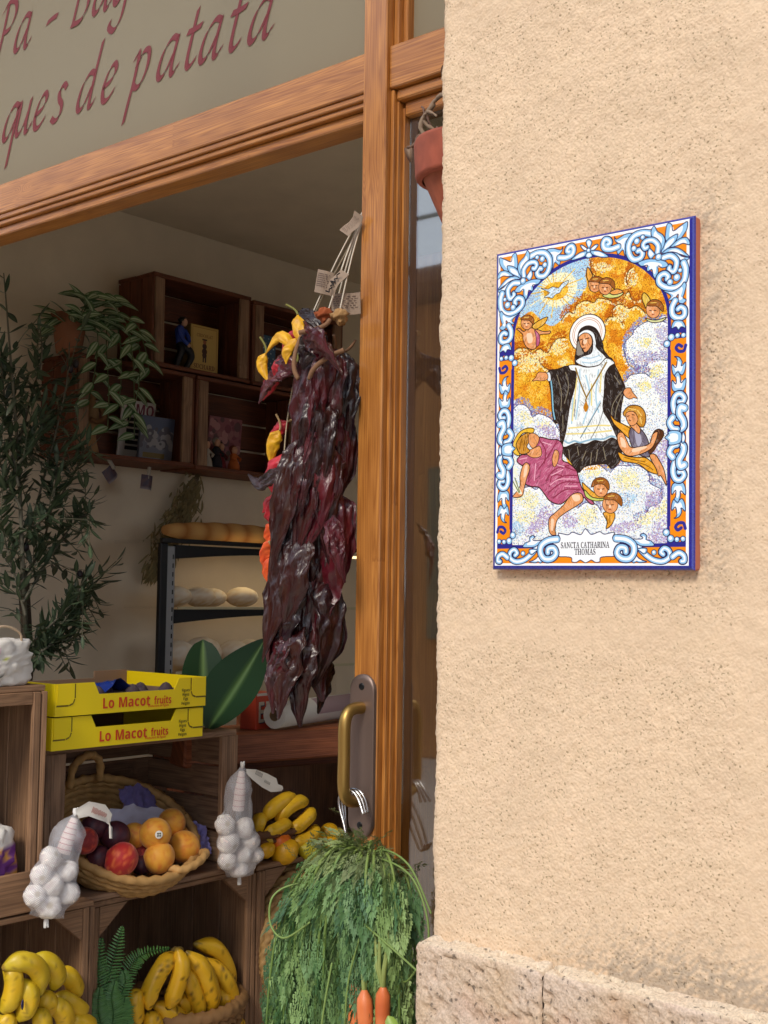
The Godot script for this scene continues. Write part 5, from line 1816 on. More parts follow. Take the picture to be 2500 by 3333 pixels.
func tag_paper(root: Node3D, ctr: Vector3, right: Vector3, up: Vector3, w: float, h: float, lines: int, seedv: int) -> void:
	var m := MB.new()
	m.col = rc(150, 130, 112)
	var P := PackedVector3Array()
	var out := right.cross(up).normalized()
	for j in 5:
		for i in 5:
			var u := i / 4.0 - 0.5
			var v := j / 4.0 - 0.5
			P.append(ctr + right * (u * w) + up * (v * h) + out * (0.004 * sin(u * 5.0 + seedv) + 0.003 * v))
	m.grid(P, 5, 5)
	for i in P.size():
		P[i] -= out * 0.0006
	m.grid(P, 5, 5, false, true)
	var t := part(root, "price_tag", m, M.paper)
	m = MB.new()
	m.col = rc(92, 74, 64)
	for k in lines:
		var v := 0.34 - 0.62 * k / maxf(lines, 1)
		var u0 := -0.4
		while u0 < 0.32:
			var l := rng.randf_range(0.05, 0.16)
			var z0 := 0.004 * sin((u0 + l / 2) * 5.0 + seedv) + 0.003 * v + 0.0009
			var c := ctr + right * ((u0 + l / 2) * w) + up * (v * h) + out * z0
			m.quad(c - right * (l * w / 2) - up * (h * 0.018), c + right * (l * w / 2) - up * (h * 0.018), c + right * (l * w / 2) + up * (h * 0.018), c - right * (l * w / 2) + up * (h * 0.018))
			u0 += l + 0.04
	if lines > 0:
		part(root, "print", m, M.matte, t)

func make_ristra() -> void:
	var top := Vector3(-0.322, 2.02, -0.262)
	var r := thing("dried_pepper_string", "hanging string of long dark maroon dried peppers beside the timber post", "dried peppers", Vector3(-0.37, 1.35, -0.235))
	var tones := [[rc(42, 12, 16), rc(74, 20, 26)], [rc(30, 11, 14), rc(52, 17, 21)], [rc(58, 15, 23), rc(92, 24, 34)], [rc(40, 16, 15), rc(58, 24, 22)], [rc(24, 11, 13), rc(42, 16, 19)]]
	var axis := func(y: float) -> Vector3:
		return Vector3(lerpf(-0.396, -0.352, clampf((y - 1.42) / 0.42, -0.3, 1.1)), y, -0.238)
	var id := 0
	var toward := Vector3(0.68, 0.0, 0.73)          # out of the doorway, to the street
	var across := Vector3(0.73, 0.0, -0.68)
	for k in 7:
		var y0 := 1.822 - 0.0595 * k
		var front := 4
		for j in front + 3:
			var lat: float
			var dep: float
			if j < front:
				lat = lerpf(-0.038, 0.024, (j + 0.5 * (k % 2)) / (front - 0.5)) + rng.randf_range(-0.006, 0.006)
				dep = 0.030 - 8.0 * lat * lat + rng.randf_range(-0.018, 0.012)
			else:
				lat = lerpf(-0.038, 0.024, (j - front) / 2.0)
				dep = -0.022 + rng.randf_range(-0.008, 0.008)
			if k < 2:
				lat *= 0.8
			var L := rng.randf_range(0.135, 0.185)
			if k == 6:
				L = rng.randf_range(0.09, 0.145)
			var dir := (across * (lat * 9.0) + toward * (dep * 14.0 + 0.25)).normalized()
			var a: Vector3 = axis.call(y0) + across * (lat * 0.45) + toward * (dep * 0.35)
			var b: Vector3 = axis.call(y0 - 0.028) + across * lat * 0.95 + toward * (dep + 0.006)
			var c: Vector3 = axis.call(y0 - L * 0.6) + across * (lat * 1.08 + rng.randf_range(-0.006, 0.006)) + toward * (dep + 0.009)
			var e: Vector3 = axis.call(y0 - L) + across * (lat * 1.08 + rng.randf_range(-0.013, 0.013)) + toward * (dep + rng.randf_range(-0.006, 0.018))
			var tn: Array = tones[[0, 3, 2, 1, 4, 2, 3, 0, 1, 4, 0][(id * 5 + k) % 11]]
			var m := MB.new()
			pod(m, [a, b, c, e], rng.randf_range(0.034, 0.047), rng.randf_range(0.10, 0.17), (dir + across * rng.randf_range(-0.45, 0.45)).normalized(), id * 2.37, tn[0], tn[1])
			var pp := part(r, "dried_pepper", m, M.pepper)
			if (k < 2 and j % 2 == 0) or rng.randf() < 0.08:
				m = MB.new()
				curl_stem(m, a + dir * 0.004, (dir + Vector3(0, 0.6, 0)).normalized(), 0.024, 0.0020, rc(126, 92, 66), rng.randf_range(-0.8, 0.8))
				part(r, "stem", m, M.matte, pp)
			id += 1
	# splayed ones near the top, as the photograph shows them
	var special := [
		[[Vector3(-0.355, 1.815, -0.185), Vector3(-0.338, 1.822, -0.178), Vector3(-0.315, 1.808, -0.176), Vector3(-0.292, 1.775, -0.185)], 0.050, tones[2]],
		[[Vector3(-0.385, 1.80, -0.20), Vector3(-0.415, 1.80, -0.20), Vector3(-0.445, 1.782, -0.205), Vector3(-0.468, 1.757, -0.21)], 0.036, tones[2]],
		[[Vector3(-0.352, 1.84, -0.215), Vector3(-0.375, 1.862, -0.21), Vector3(-0.398, 1.866, -0.215), Vector3(-0.412, 1.86, -0.22)], 0.026, tones[4]],
		[[Vector3(-0.345, 1.845, -0.20), Vector3(-0.350, 1.828, -0.195), Vector3(-0.358, 1.81, -0.19), Vector3(-0.366, 1.79, -0.19)], 0.034, tones[4]],
		[[Vector3(-0.318, 1.60, -0.20), Vector3(-0.308, 1.58, -0.19), Vector3(-0.300, 1.55, -0.19), Vector3(-0.296, 1.515, -0.20)], 0.024, tones[2]],
		[[Vector3(-0.40, 1.66, -0.20), Vector3(-0.43, 1.655, -0.20), Vector3(-0.46, 1.648, -0.205), Vector3(-0.486, 1.662, -0.21)], 0.020, tones[1]],
	]
	for q in special:
		var m := MB.new()
		pod(m, q[0], q[1], 0.2, Vector3(0.65, 0.1, 0.75), id * 1.9, q[2][0], q[2][1])
		part(r, "dried_pepper", m, M.pepper)
		id += 1
	for q in [[Vector3(-0.372, 1.778, -0.188), Vector3(-0.5, 0.75, 0.3), 0.05], [Vector3(-0.350, 1.775, -0.186), Vector3(0.35, 0.75, 0.3), 0.045], [Vector3(-0.33, 1.852, -0.20), Vector3(0.2, -0.7, 0.5), 0.035]]:
		var m := MB.new()
		curl_stem(m, q[0], q[1].normalized(), q[2], 0.0032, rc(128, 94, 68), 0.9)
		part(r, "stem", m, M.matte)
	# withered calyces
	for q in [[Vector3(-0.345, 1.862, -0.205), rc(150, 74, 34)], [Vector3(-0.322, 1.858, -0.21), rc(168, 130, 84)], [Vector3(-0.345, 1.832, -0.192), rc(124, 54, 34)]]:
		var m := MB.new()
		m.col = q[1]
		blob(m, Transform3D(Basis(), q[0]), Vector3(0.010, 0.009, 0.009), 14, 10, func(d: Vector3) -> float: return 1.0 + 0.9 * noi.get_noise_3d(d.x * 4.0, d.y * 4.0, d.z * 4.0))
		part(r, "calyx", m, M.matte)
	# strings and nail
	for q in [Vector3(-0.345, 1.86, -0.21), Vector3(-0.392, 1.86, -0.225), Vector3(-0.36, 1.87, -0.24), Vector3(-0.328, 1.86, -0.215)]:
		var m := MB.new()
		m.col = rc(206, 196, 180)
		tube(m, smooth_path([top, top.lerp(q, 0.5) + Vector3(0.001, 0.002, 0.004), q], 4), 0.0011, 5)
		part(r, "string", m, M.matte)
	var nl := MB.new()
	tube(nl, PackedVector3Array([top + Vector3(0.002, 0, 0.008), top + Vector3(0.0, 0.002, -0.03)]), 0.002, 6)
	part(r, "nail", nl, M.steel)
	tag_paper(r, Vector3(-0.366, 1.912, -0.225), Vector3(0.90, -0.30, -0.2).normalized(), Vector3(0.28, 0.95, 0).normalized(), 0.028, 0.030, 7, 1)
	tag_paper(r, Vector3(-0.336, 1.905, -0.218), Vector3(0.45, 0.80, -0.2).normalized(), Vector3(-0.85, 0.5, 0).normalized(), 0.036, 0.014, 0, 2)
	tag_paper(r, Vector3(-0.334, 1.880, -0.235), Vector3(0.95, 0.02, -0.25).normalized(), Vector3(0, 1, 0), 0.040, 0.028, 6, 3)
	tag_paper(r, Vector3(-0.325, 1.985, -0.235), Vector3(0.5, 0.75, -0.2).normalized(), Vector3(-0.8, 0.55, 0).normalized(), 0.032, 0.016, 4, 4)
	# handwriting on the narrow tag
	var hw := MB.new()
	hw.col = rc(30, 24, 22)
	var rt := Vector3(0.45, 0.80, -0.2).normalized()
	var upv := Vector3(-0.85, 0.5, 0).normalized()
	var on := rt.cross(upv).normalized()
	var last := Vector2(-0.016, 0.004)
	for q in [Vector2(-0.015, -0.003), Vector2(-0.012, 0.0), Vector2(-0.009, -0.003), Vector2(-0.007, 0.001), Vector2(-0.004, -0.003), Vector2(-0.002, 0.005), Vector2(0.0, -0.003), Vector2(0.003, 0.001), Vector2(0.005, -0.003), Vector2(0.009, 0.001), Vector2(0.013, -0.002)]:
		var o := Vector3(-0.336, 1.905, -0.218) + on * 0.0055
		tube(hw, PackedVector3Array([o + rt * last.x + upv * last.y, o + rt * q.x + upv * q.y]), 0.0009, 4)
		last = q
	part(r, "handwriting", hw, M.matte)
	# the smaller bright string behind it
	var s := thing("chilli_string", "thin string of small red, yellow and orange chillies behind the dark peppers", "dried chillies", Vector3(-0.45, 1.5, -0.245))
	var Y := [rc(196, 140, 14), rc(232, 176, 30)]
	var Rr := [rc(140, 14, 26), rc(196, 34, 52)]
	var Or := [rc(196, 66, 20), rc(226, 96, 34)]
	var ch := [
		[Vector3(-0.392, 1.868, -0.205), Vector3(-0.384, 1.845, -0.200), Vector3(-0.372, 1.822, -0.20), 0.022, Y],
		[Vector3(-0.395, 1.822, -0.205), Vector3(-0.42, 1.842, -0.20), Vector3(-0.452, 1.822, -0.205), 0.020, Y],
		[Vector3(-0.452, 1.824, -0.206), Vector3(-0.458, 1.808, -0.205), Vector3(-0.446, 1.785, -0.205), 0.019, Y],
		[Vector3(-0.385, 1.835, -0.20), Vector3(-0.400, 1.820, -0.195), Vector3(-0.402, 1.802, -0.195), 0.018, Y],
		[Vector3(-0.405, 1.848, -0.225), Vector3(-0.425, 1.842, -0.225), Vector3(-0.440, 1.828, -0.225), 0.018, Rr],
		[Vector3(-0.430, 1.808, -0.22), Vector3(-0.452, 1.79, -0.22), Vector3(-0.476, 1.765, -0.225), 0.022, Rr],
		[Vector3(-0.412, 1.812, -0.21), Vector3(-0.425, 1.80, -0.205), Vector3(-0.432, 1.788, -0.205), 0.020, Rr],
		[Vector3(-0.446, 1.735, -0.245), Vector3(-0.466, 1.722, -0.245), Vector3(-0.472, 1.70, -0.245), 0.020, Rr],
		[Vector3(-0.452, 1.722, -0.235), Vector3(-0.461, 1.704, -0.232), Vector3(-0.468, 1.676, -0.235), 0.019, Y],
		[Vector3(-0.448, 1.690, -0.24), Vector3(-0.462, 1.66, -0.235), Vector3(-0.458, 1.63, -0.24), 0.026, Rr],
		[Vector3(-0.446, 1.64, -0.24), Vector3(-0.47, 1.625, -0.24), Vector3(-0.492, 1.612, -0.245), 0.020, Rr],
		[Vector3(-0.452, 1.63, -0.238), Vector3(-0.462, 1.61, -0.236), Vector3(-0.462, 1.588, -0.24), 0.024, Rr],
		[Vector3(-0.462, 1.598, -0.242), Vector3(-0.474, 1.582, -0.242), Vector3(-0.472, 1.562, -0.245), 0.018, Or],
		[Vector3(-0.462, 1.575, -0.24), Vector3(-0.478, 1.556, -0.24), Vector3(-0.482, 1.532, -0.242), 0.019, Or],
		[Vector3(-0.464, 1.55, -0.24), Vector3(-0.474, 1.532, -0.24), Vector3(-0.472, 1.512, -0.242), 0.017, Or],
	]
	for k in ch.size():
		var q: Array = ch[k]
		var m := MB.new()
		pod(m, [q[0], q[1], q[2]], q[3] * (0.8 if k < 4 else 1.0), 0.55, Vector3(0.6, 0.1, 0.8), 100.0 + k * 3.3, q[4][0], q[4][1], 0.75, 22, 18)
		var pp := part(s, "chilli", m, M.satin)
		m = MB.new()
		var d: Vector3 = (q[0] - q[1]).normalized()
		curl_stem(m, q[0], d, 0.018, 0.0016, rc(120, 118, 60) if k < 7 else rc(170, 140, 96), 0.8 if k % 2 else -0.8)
		part(s, "stem", m, M.matte, pp)
	var sm := MB.new()
	sm.col = rc(196, 180, 150)
	tube(sm, smooth_path([Vector3(-0.322, 2.015, -0.268), Vector3(-0.39, 1.865, -0.23), Vector3(-0.44, 1.75, -0.24), Vector3(-0.455, 1.62, -0.243), Vector3(-0.468, 1.53, -0.243)], 6), 0.0010, 5)
	part(s, "string", sm, M.matte)

# ------------------------------------------------------------------ flowerpot on the reveal
func make_flowerpot() -> void:
	var c := Vector3(-0.053, 1.895, -0.110)
	var t := thing("flowerpot", "terracotta flowerpot with a withered plant, on the wall edge by the door", "flowerpot", c)
	var clay := vmat("terracotta", 0.8)
	var tx := noise_bytes(256, 256, 0.03, 61, FastNoiseLite.TYPE_SIMPLEX_SMOOTH, 4)
	var al := PackedByteArray()
	for i in tx.size():
		var k := 225 + int((tx[i] - 128) * 0.2)
		al.append_array(PackedByteArray([k, k, k]))
	clay.albedo_texture = tex(256, 256, Image.FORMAT_RGB8, al)
	var m := MB.new()
	m.col = rc(176, 94, 66)
	lathe(m, [[0.0, 0.0], [0.016, 0.0], [0.018, 0.003], [0.0440, 0.062]], 40, Transform3D(Basis(), c))
	part(t, "pot", m, clay)
	m = MB.new()
	m.col = rc(170, 88, 64)
	lathe(m, [[0.0435, 0.056], [0.0490, 0.057], [0.0512, 0.061], [0.0530, 0.096], [0.0515, 0.100], [0.0480, 0.100], [0.0465, 0.092], [0.0430, 0.082]], 40, Transform3D(Basis(), c))
	part(t, "rim", m, clay)
	m = MB.new()
	m.col = rc(60, 44, 34)
	lathe(m, [[0.045, 0.082], [0.03, 0.085], [0.0, 0.086]], 24, Transform3D(Basis(), c))
	part(t, "soil", m, M.matte)
	# withered stems
	var dry := [rc(140, 118, 98), rc(116, 90, 74), rc(104, 78, 66)]
	var base := c + Vector3(0, 0.090, 0)
	for q in [
		[[Vector3(0.004, 0, 0.0), Vector3(0.014, 0.030, 0.012), Vector3(0.002, 0.052, 0.016), Vector3(-0.020, 0.064, 0.016), Vector3(-0.034, 0.058, 0.016), Vector3(-0.044, 0.036, 0.018), Vector3(-0.034, 0.018, 0.018), Vector3(-0.026, 0.0, 0.02)], 0.0040],
		[[Vector3(0.012, 0, 0.01), Vector3(0.010, 0.045, 0.02), Vector3(-0.002, 0.070, 0.024), Vector3(0.003, 0.095, 0.022), Vector3(0.012, 0.125, 0.022)], 0.0075],
		[[Vector3(-0.01, 0, 0), Vector3(-0.028, 0.014, 0.015), Vector3(-0.044, 0.022, 0.02), Vector3(-0.052, 0.014, 0.018), Vector3(-0.064, 0.010, 0.018)], 0.0026],
		[[Vector3(-0.006, 0, 0.02), Vector3(-0.020, 0.022, 0.03), Vector3(-0.030, 0.032, 0.032), Vector3(-0.018, 0.040, 0.035), Vector3(-0.006, 0.030, 0.04)], 0.0024],
		[[Vector3(-0.014, 0, 0.016), Vector3(-0.026, 0.024, 0.022), Vector3(-0.030, 0.042, 0.024), Vector3(-0.040, 0.056, 0.02)], 0.0022],
	]:
		m = MB.new()
		m.col = dry[rng.randi() % 3]
		var ctrl := []
		for p in q[0]:
			ctrl.append(base + p + Vector3(rng.randf_range(-0.0025, 0.0025), rng.randf_range(-0.0025, 0.0025), rng.randf_range(-0.003, 0.003)))
		var pts := smooth_path(ctrl, 5)
		var rad := PackedFloat32Array()
		for i in pts.size():
			pts[i] += Vector3(rng.randf_range(-0.0009, 0.0009), rng.randf_range(-0.0009, 0.0009), 0)
			rad.append(q[1] * (1.0 - 0.55 * i / pts.size()) * (1.0 + 0.7 * noi.get_noise_2d(i * 0.9, q[1] * 900.0)))
		tube(m, pts, rad, 7)
		part(t, "dry_stem", m, M.matte)
	for k in 7:
		m = MB.new()
		var o: Vector3 = base + [Vector3(-0.03, 0.002, 0.02), Vector3(-0.018, 0.006, 0.028), Vector3(-0.062, 0.012, 0.018), Vector3(-0.005, 0.01, 0.04), Vector3(-0.026, 0.012, 0.022), Vector3(-0.036, 0.022, 0.022), Vector3(0.0, 0.085, 0.03)][k]
		leaf(m, o, Vector3(rng.randf_range(-1, 1), rng.randf_range(-0.8, 0.4), rng.randf_range(-0.5, 0.5)), Vector3(0.5, 0.3, 0.8), 0.018, 0.009, 2.2, 0.9, dry[1], dry[0], 7)
		part(t, "dry_leaf", m, M.matte)
	# small iron arm that carries the pot
	m = MB.new()
	tube(m, PackedVector3Array([c + Vector3(0.040, 0.050, 0), c + Vector3(0.070, 0.050, 0)]), 0.004, 6)
	part(t, "wall_arm", m, M.black_metal)

# ------------------------------------------------------------------ carrots on hooks
func make_carrots() -> void:
	var hk := [Vector3(-0.3035, 1.252, -0.232), Vector3(-0.3035, 1.252, -0.226), Vector3(-0.3035, 1.252, -0.220)]
	for k in 3:
		var h := thing("wire_hook", ["wire hook nearest the plate on the pull handle, holding the carrots", "middle wire hook on the pull handle, holding the carrots", "outermost wire hook on the pull handle, holding the carrots"][k], "hook", hk[k], "wire hooks on the pull handle")
		var m := MB.new()
		var b: Vector3 = hk[k]
		var sx := 1.0
		var tip := Vector3(0.012 + 0.008 * k, -0.006, 0.004 * k)
		tube(m, smooth_path([b + Vector3(0.020, -0.020, 0) + tip * 0.3, b + Vector3(0.018, -0.006, 0), b + Vector3(0.008, 0.004, 0.001), b + Vector3(-0.006, 0.003, 0.002), b + Vector3(-0.012, -0.012, 0.003), b + Vector3(-0.006 + 0.005 * k, -0.045, 0.008), b + Vector3(0.004 + 0.004 * k, -0.075, 0.014), b + Vector3(0.012, -0.088, 0.016), b + Vector3(0.020, -0.078, 0.016)], 6), 0.0017, 7)
		part(h, "wire", m, M.steel)
	var tie := Vector3(-0.232, 1.190, -0.180)
	var r := thing("carrot_bunch", "bunch of carrots with long feathery green leaves hanging from the pull handle", "carrots", Vector3(-0.24, 0.85, -0.16))
	# roots
	var cs := [[-0.176, 1.078, -0.106, 0.0088, 0.010], [-0.157, 1.072, -0.100, 0.0094, 0.006], [-0.139, 1.080, -0.104, 0.0088, -0.004], [-0.190, 1.03, -0.120, 0.010, 0.02], [-0.17, 1.06, -0.125, 0.010, 0.0], [-0.15, 1.05, -0.130, 0.010, 0.0], [-0.318, 0.995, -0.100, 0.009, 0.01]]
	for k in cs.size():
		var q: Array = cs[k]
		var m := MB.new()
		var pts := PackedVector3Array()
		var rad := PackedFloat32Array()
		var C := []
		for i in 22:
			var f := i / 21.0
			pts.append(Vector3(q[0] - q[4] * (1.0 - f) * 0.6 + 0.02 * f * sin(k * 2.0), q[1] - 0.19 * f, q[2] + 0.01 * sin(f * 3.0 + k)))
			rad.append(q[3] * (1.0 - exp(-f * 40.0 - 0.4)) * (1.0 - 0.6 * pow(f, 1.3)) * (1.0 + 0.035 * noi.get_noise_2d(f * 30.0, k * 5.0)) if i < 21 else 0.001)
			C.append(rc(204, 98, 50).lerp(rc(226, 132, 78), clampf(0.5 + noi.get_noise_2d(f * 34.0, k * 7.0), 0.0, 1.0)))
		tube(m, pts, rad, 12, C)
		var root := part(r, "carrot", m, M.skin_fruit)
		if k == 6:
			continue
		m = MB.new()
		m.col = rc(138, 150, 80)
		for i in 5:
			var d := Vector3(rng.randf_range(-0.5, 0.2), 1.0, rng.randf_range(-0.4, 0.2)).normalized()
			tube(m, PackedVector3Array([pts[0] - Vector3(0, 0.002, 0), pts[0] + d * 0.02, pts[0] + d * 0.05 + Vector3(-0.008, 0.012, -0.02)]), PackedFloat32Array([0.003, 0.0022, 0.0018]), 6)
		part(r, "crown", m, M.leafy_matte, root)
	# stalks: rise from the crowns and fall over the tie
	var stalk_paths := []
	var n_st := 92
	for k in n_st:
		var f := (k + 0.5) / n_st
		var sdx := lerpf(-1.0, 1.0, fposmod(k * 0.6180339, 1.0))
		var front := rng.randf_range(-0.2, 1.0)
		var rise := rng.randf_range(-0.01, 0.022)
		var spread := sdx * 0.100 + 0.012
		var drop := rng.randf_range(0.18, 0.36)
		if absf(sdx) > 0.75:
			drop *= 1.1
		var p0 := tie + Vector3(0.01 * sdx, -0.02, 0.0)
		var p1 := tie + Vector3(spread * 0.42 + 0.006, rise, 0.010 + 0.03 * front)
		var p2 := tie + Vector3(spread * 0.85, rise - 0.035 - 0.03 * absf(minf(sdx, 0.0)), 0.025 + 0.05 * front)
		var p3 := tie + Vector3(spread * 1.0, -0.06 - drop * 0.45, 0.03 + 0.055 * front)
		var p4 := tie + Vector3(spread * 1.05 + rng.randf_range(-0.012, 0.012), -0.06 - drop, 0.022 + 0.05 * front)
		for p in [p1, p2, p3, p4]:
			pass
		var path := smooth_path([p0, p1, p2, p3, p4], 6)
		for i in path.size():
			path[i].x = minf(path[i].x, -0.012)
			path[i].z = clampf(path[i].z, -0.24, -0.03)
		stalk_paths.append(path)
		var m := MB.new()
		var rad := PackedFloat32Array()
		var C := []
		for i in path.size():
			var t := float(i) / path.size()
			rad.append(lerpf(0.0024, 0.0009, t))
			C.append(rc(150, 166, 84).lerp(rc(84, 116, 52), minf(1.0, t * 1.3)))
		tube(m, path, rad, 5, C)
		part(r, "stalk", m, M.leafy_matte)
	# looping stalks
	for q in [[Vector3(-0.02, 0.0, 0.02), Vector3(0.05, 0.012, 0.04), Vector3(0.115, 0.002, 0.06), Vector3(0.145, -0.05, 0.07), Vector3(0.12, -0.10, 0.07), Vector3(0.09, -0.11, 0.06)], [Vector3(0.0, -0.02, 0.03), Vector3(-0.06, -0.03, 0.06), Vector3(-0.080, -0.045, 0.08), Vector3(-0.078, -0.075, 0.085), Vector3(-0.05, -0.085, 0.09), Vector3(-0.01, -0.06, 0.09)], [Vector3(-0.01, -0.04, 0.05), Vector3(0.06, -0.05, 0.08), Vector3(0.13, -0.075, 0.09), Vector3(0.2, -0.11, 0.09)], [Vector3(0.03, -0.03, 0.06), Vector3(0.06, -0.05, 0.08), Vector3(0.05, -0.11, 0.09), Vector3(0.045, -0.16, 0.09)], [Vector3(0.02, -0.10, 0.085), Vector3(0.018, -0.18, 0.10), Vector3(0.016, -0.30, 0.10)], [Vector3(0.0, -0.02, 0.02), Vector3(0.04, 0.018, 0.03), Vector3(0.10, 0.014, 0.05), Vector3(0.14, -0.03, 0.06)]]:
		var m := MB.new()
		m.col = rc(122, 146, 76)
		var ctrl := []
		for p in q:
			ctrl.append(tie + p)
		tube(m, smooth_path(ctrl, 7), 0.0012, 6)
		part(r, "stalk", m, M.leafy_matte)
	# feathery blades: one sprig shape, many copies
	var sp := MB.new()
	sp.col = Color(1, 1, 1)
	var l := 0.038
	var diamond := func(o: Vector3, d: Vector3, ln: float, wd: float, up: Vector3) -> void:
		var sdv := d.cross(up).normalized() * wd
		sp.quad(o, o + d * ln * 0.5 - sdv, o + d * ln, o + d * ln * 0.5 + sdv)
	for i in 6:
		var f := (i + 0.4) / 6.0
		var y := -l * f
		for sgn in [-1, 1]:
			var bl := 0.0135 * sin(PI * pow(f + 0.12, 0.7)) + 0.002
			var d := Vector3(sgn * 0.8, -0.6, 0.25 * sin(i * 2.1 + sgn)).normalized()
			var a := Vector3(0, y, 0)
			sp.tri(a, a + d * bl, a + Vector3(0, -0.0011, 0))
			for j in 3:
				var o := a + d * (bl * (0.35 + 0.32 * j))
				var up := Vector3(0.2 * sgn, 0.3 * (j - 1), 1).normalized()
				diamond.call(o, (d + Vector3(-sgn * 0.5, -0.7, 0.2)).normalized(), 0.0058, 0.0013, up)
				diamond.call(o, (d + Vector3(sgn * 0.5, 0.35, -0.2)).normalized(), 0.0046, 0.0011, up)
			diamond.call(a + d * bl * 0.9, d, 0.0062, 0.0014, Vector3(0, 0.2, 1))
	diamond.call(Vector3(0, -l, 0), Vector3(0, -1, 0), 0.007, 0.0016, Vector3(0, 0, 1))
	sp.quad(Vector3(-0.0005, -l, 0), Vector3(0.0005, -l, 0), Vector3(0.0006, 0, 0), Vector3(-0.0006, 0, 0))
	var smesh := sp.mesh(Vector3.ZERO)
	smesh.surface_set_material(0, M.leafy_matte)
	var xs := []
	var cols := []
	# leave the carrots' shoulders uncovered
	for k in stalk_paths.size():
		var path: PackedVector3Array = stalk_paths[k]
		var hue := rng.randf()
		var cnt := 26
		for i in cnt:
			var f := lerpf(0.20, 1.0, pow(i / float(cnt - 1), 0.85))
			var fi := f * (path.size() - 1)
			var i0 := mini(int(fi), path.size() - 2)
			var p := path[i0].lerp(path[i0 + 1], fi - i0)
			var tg := (path[i0 + 1] - path[i0]).normalized()
			var side := Vector3(rng.randf_range(-1, 1), rng.randf_range(-0.35, 0.25), rng.randf_range(-0.6, 1.0))
			var dn := (tg * 1.0 + Vector3(0, -0.6, 0) + side * 0.34).normalized()
			var bz := dn.cross(Vector3(rng.randf_range(-1, 1), 0.1, rng.randf_range(-1, 1))).normalized()
			var bxv := (-dn).cross(bz).normalized()
			var sc := rng.randf_range(0.6, 1.0) * (0.7 if f < 0.35 else 1.0)
			xs.append(Transform3D(Basis(bxv * sc * 0.8, -dn * sc * 1.7, bz * sc * 0.8), p))
			var cc := rc(110, 144, 80).lerp(rc(84, 124, 80), rng.randf()).lerp(rc(58, 92, 62), clampf(0.75 - hue * 2.0, 0.0, 1.0)).lerp(rc(156, 182, 112), clampf(hue * 2.0 - 1.1, 0.0, 1.0))
			if f < 0.36:
				cc = cc.lerp(rc(140, 140, 92), 0.5)
			cols.append(cc)
	# a tangle of wilted tips where the stalks are tied
	for k in 420:
		var p := tie + Vector3(rng.randfn(0.0, 0.026), rng.randfn(-0.022, 0.022), 0.03 + rng.randfn(0.0, 0.016))
		var dn := Vector3(rng.randf_range(-1, 1), rng.randf_range(-1, 0.8), rng.randf_range(-1, 1)).normalized()
		var bz := dn.cross(Vector3(0.3, 0.5, 0.8)).normalized()
		var sc := rng.randf_range(0.35, 0.7)
		xs.append(Transform3D(Basis((-dn).cross(bz) * sc, -dn * sc, bz * sc), p))
		cols.append(rc(126, 132, 84).lerp(rc(92, 106, 68), rng.randf()))
	var mm := MultiMesh.new()
	mm.transform_format = MultiMesh.TRANSFORM_3D
	mm.use_colors = true
	mm.mesh = smesh
	mm.instance_count = xs.size()
	for i in xs.size():
		var tr: Transform3D = xs[i]
		tr.origin -= r.position
		mm.set_instance_transform(i, tr)
		mm.set_instance_color(i, cols[i])
	var mi := MultiMeshInstance3D.new()
	mi.name = "feathery_leaves"
	mi.multimesh = mm
	mi.set_meta("kind", "stuff")
	r.add_child(mi)
	# a few broad young leaves low at the right
	for q in [[Vector3(-0.088, 1.072, -0.045), Vector3(0.7, -0.7, 0.2), 0.034], [Vector3(-0.094, 1.025, -0.042), Vector3(0.9, -0.3, 0.2), 0.036], [Vector3(-0.096, 1.008, -0.045), Vector3(0.6, -0.8, 0.3), 0.034]]:
		var m := MB.new()
		leaf(m, q[0], q[1], Vector3(0.3, 0.5, 0.8), q[2], 0.013, 0.8, 0.3, rc(128, 156, 60), rc(150, 176, 84), 8)
		part(r, "broad_leaf", m, M.leafy)

func v3(a: Array) -> Vector3:
	return Vector3(a[0], a[1], a[2])

# ------------------------------------------------------------------ garlic in nets
func garlic_bulb(m: MB, p: Vector3, r: float, up: Vector3) -> void:
	var y := up.normalized()
	var x := y.cross(Vector3(0.31, 0.52, 0.79)).normalized()
	var B := Basis(x, y, x.cross(y))
	var sd := rng.randf() * 20.0
	blob(m, Transform3D(B, p), Vector3(r, r * 0.9, r), 26, 16,
		func(d: Vector3) -> float:
			var a := atan2(d.z, d.x)
			var rim := 1.0 - d.y * d.y
			var s := 1.0 + 0.16 * absf(cos(a * 3.5 + sd)) * rim + 0.03 * noi.get_noise_3d(d.x * 2.0 + sd, d.y * 2.0, d.z * 2.0)
			return s * (1.0 + 0.28 * pow(maxf(0.0, d.y), 7.0)) * (1.0 - 0.14 * pow(maxf(0.0, -d.y), 6.0)),
		func(d: Vector3) -> Color:
			var k := clampf(0.5 + noi.get_noise_3d(d.x * 5.0 + sd, d.y * 2.0, d.z * 5.0), 0.0, 1.0)
			var c := rc(226, 214, 204).lerp(rc(250, 247, 242), k)
			var vein := noi.get_noise_2d(atan2(d.z, d.x) * 9.0 + sd, d.y * 1.2)
			if vein > 0.25:
				c = c.lerp(rc(196, 166, 172), clampf((vein - 0.25) * 2.5, 0.0, 0.5))
			if d.y < -0.945:
				c = rc(196, 180, 154)
			return c)

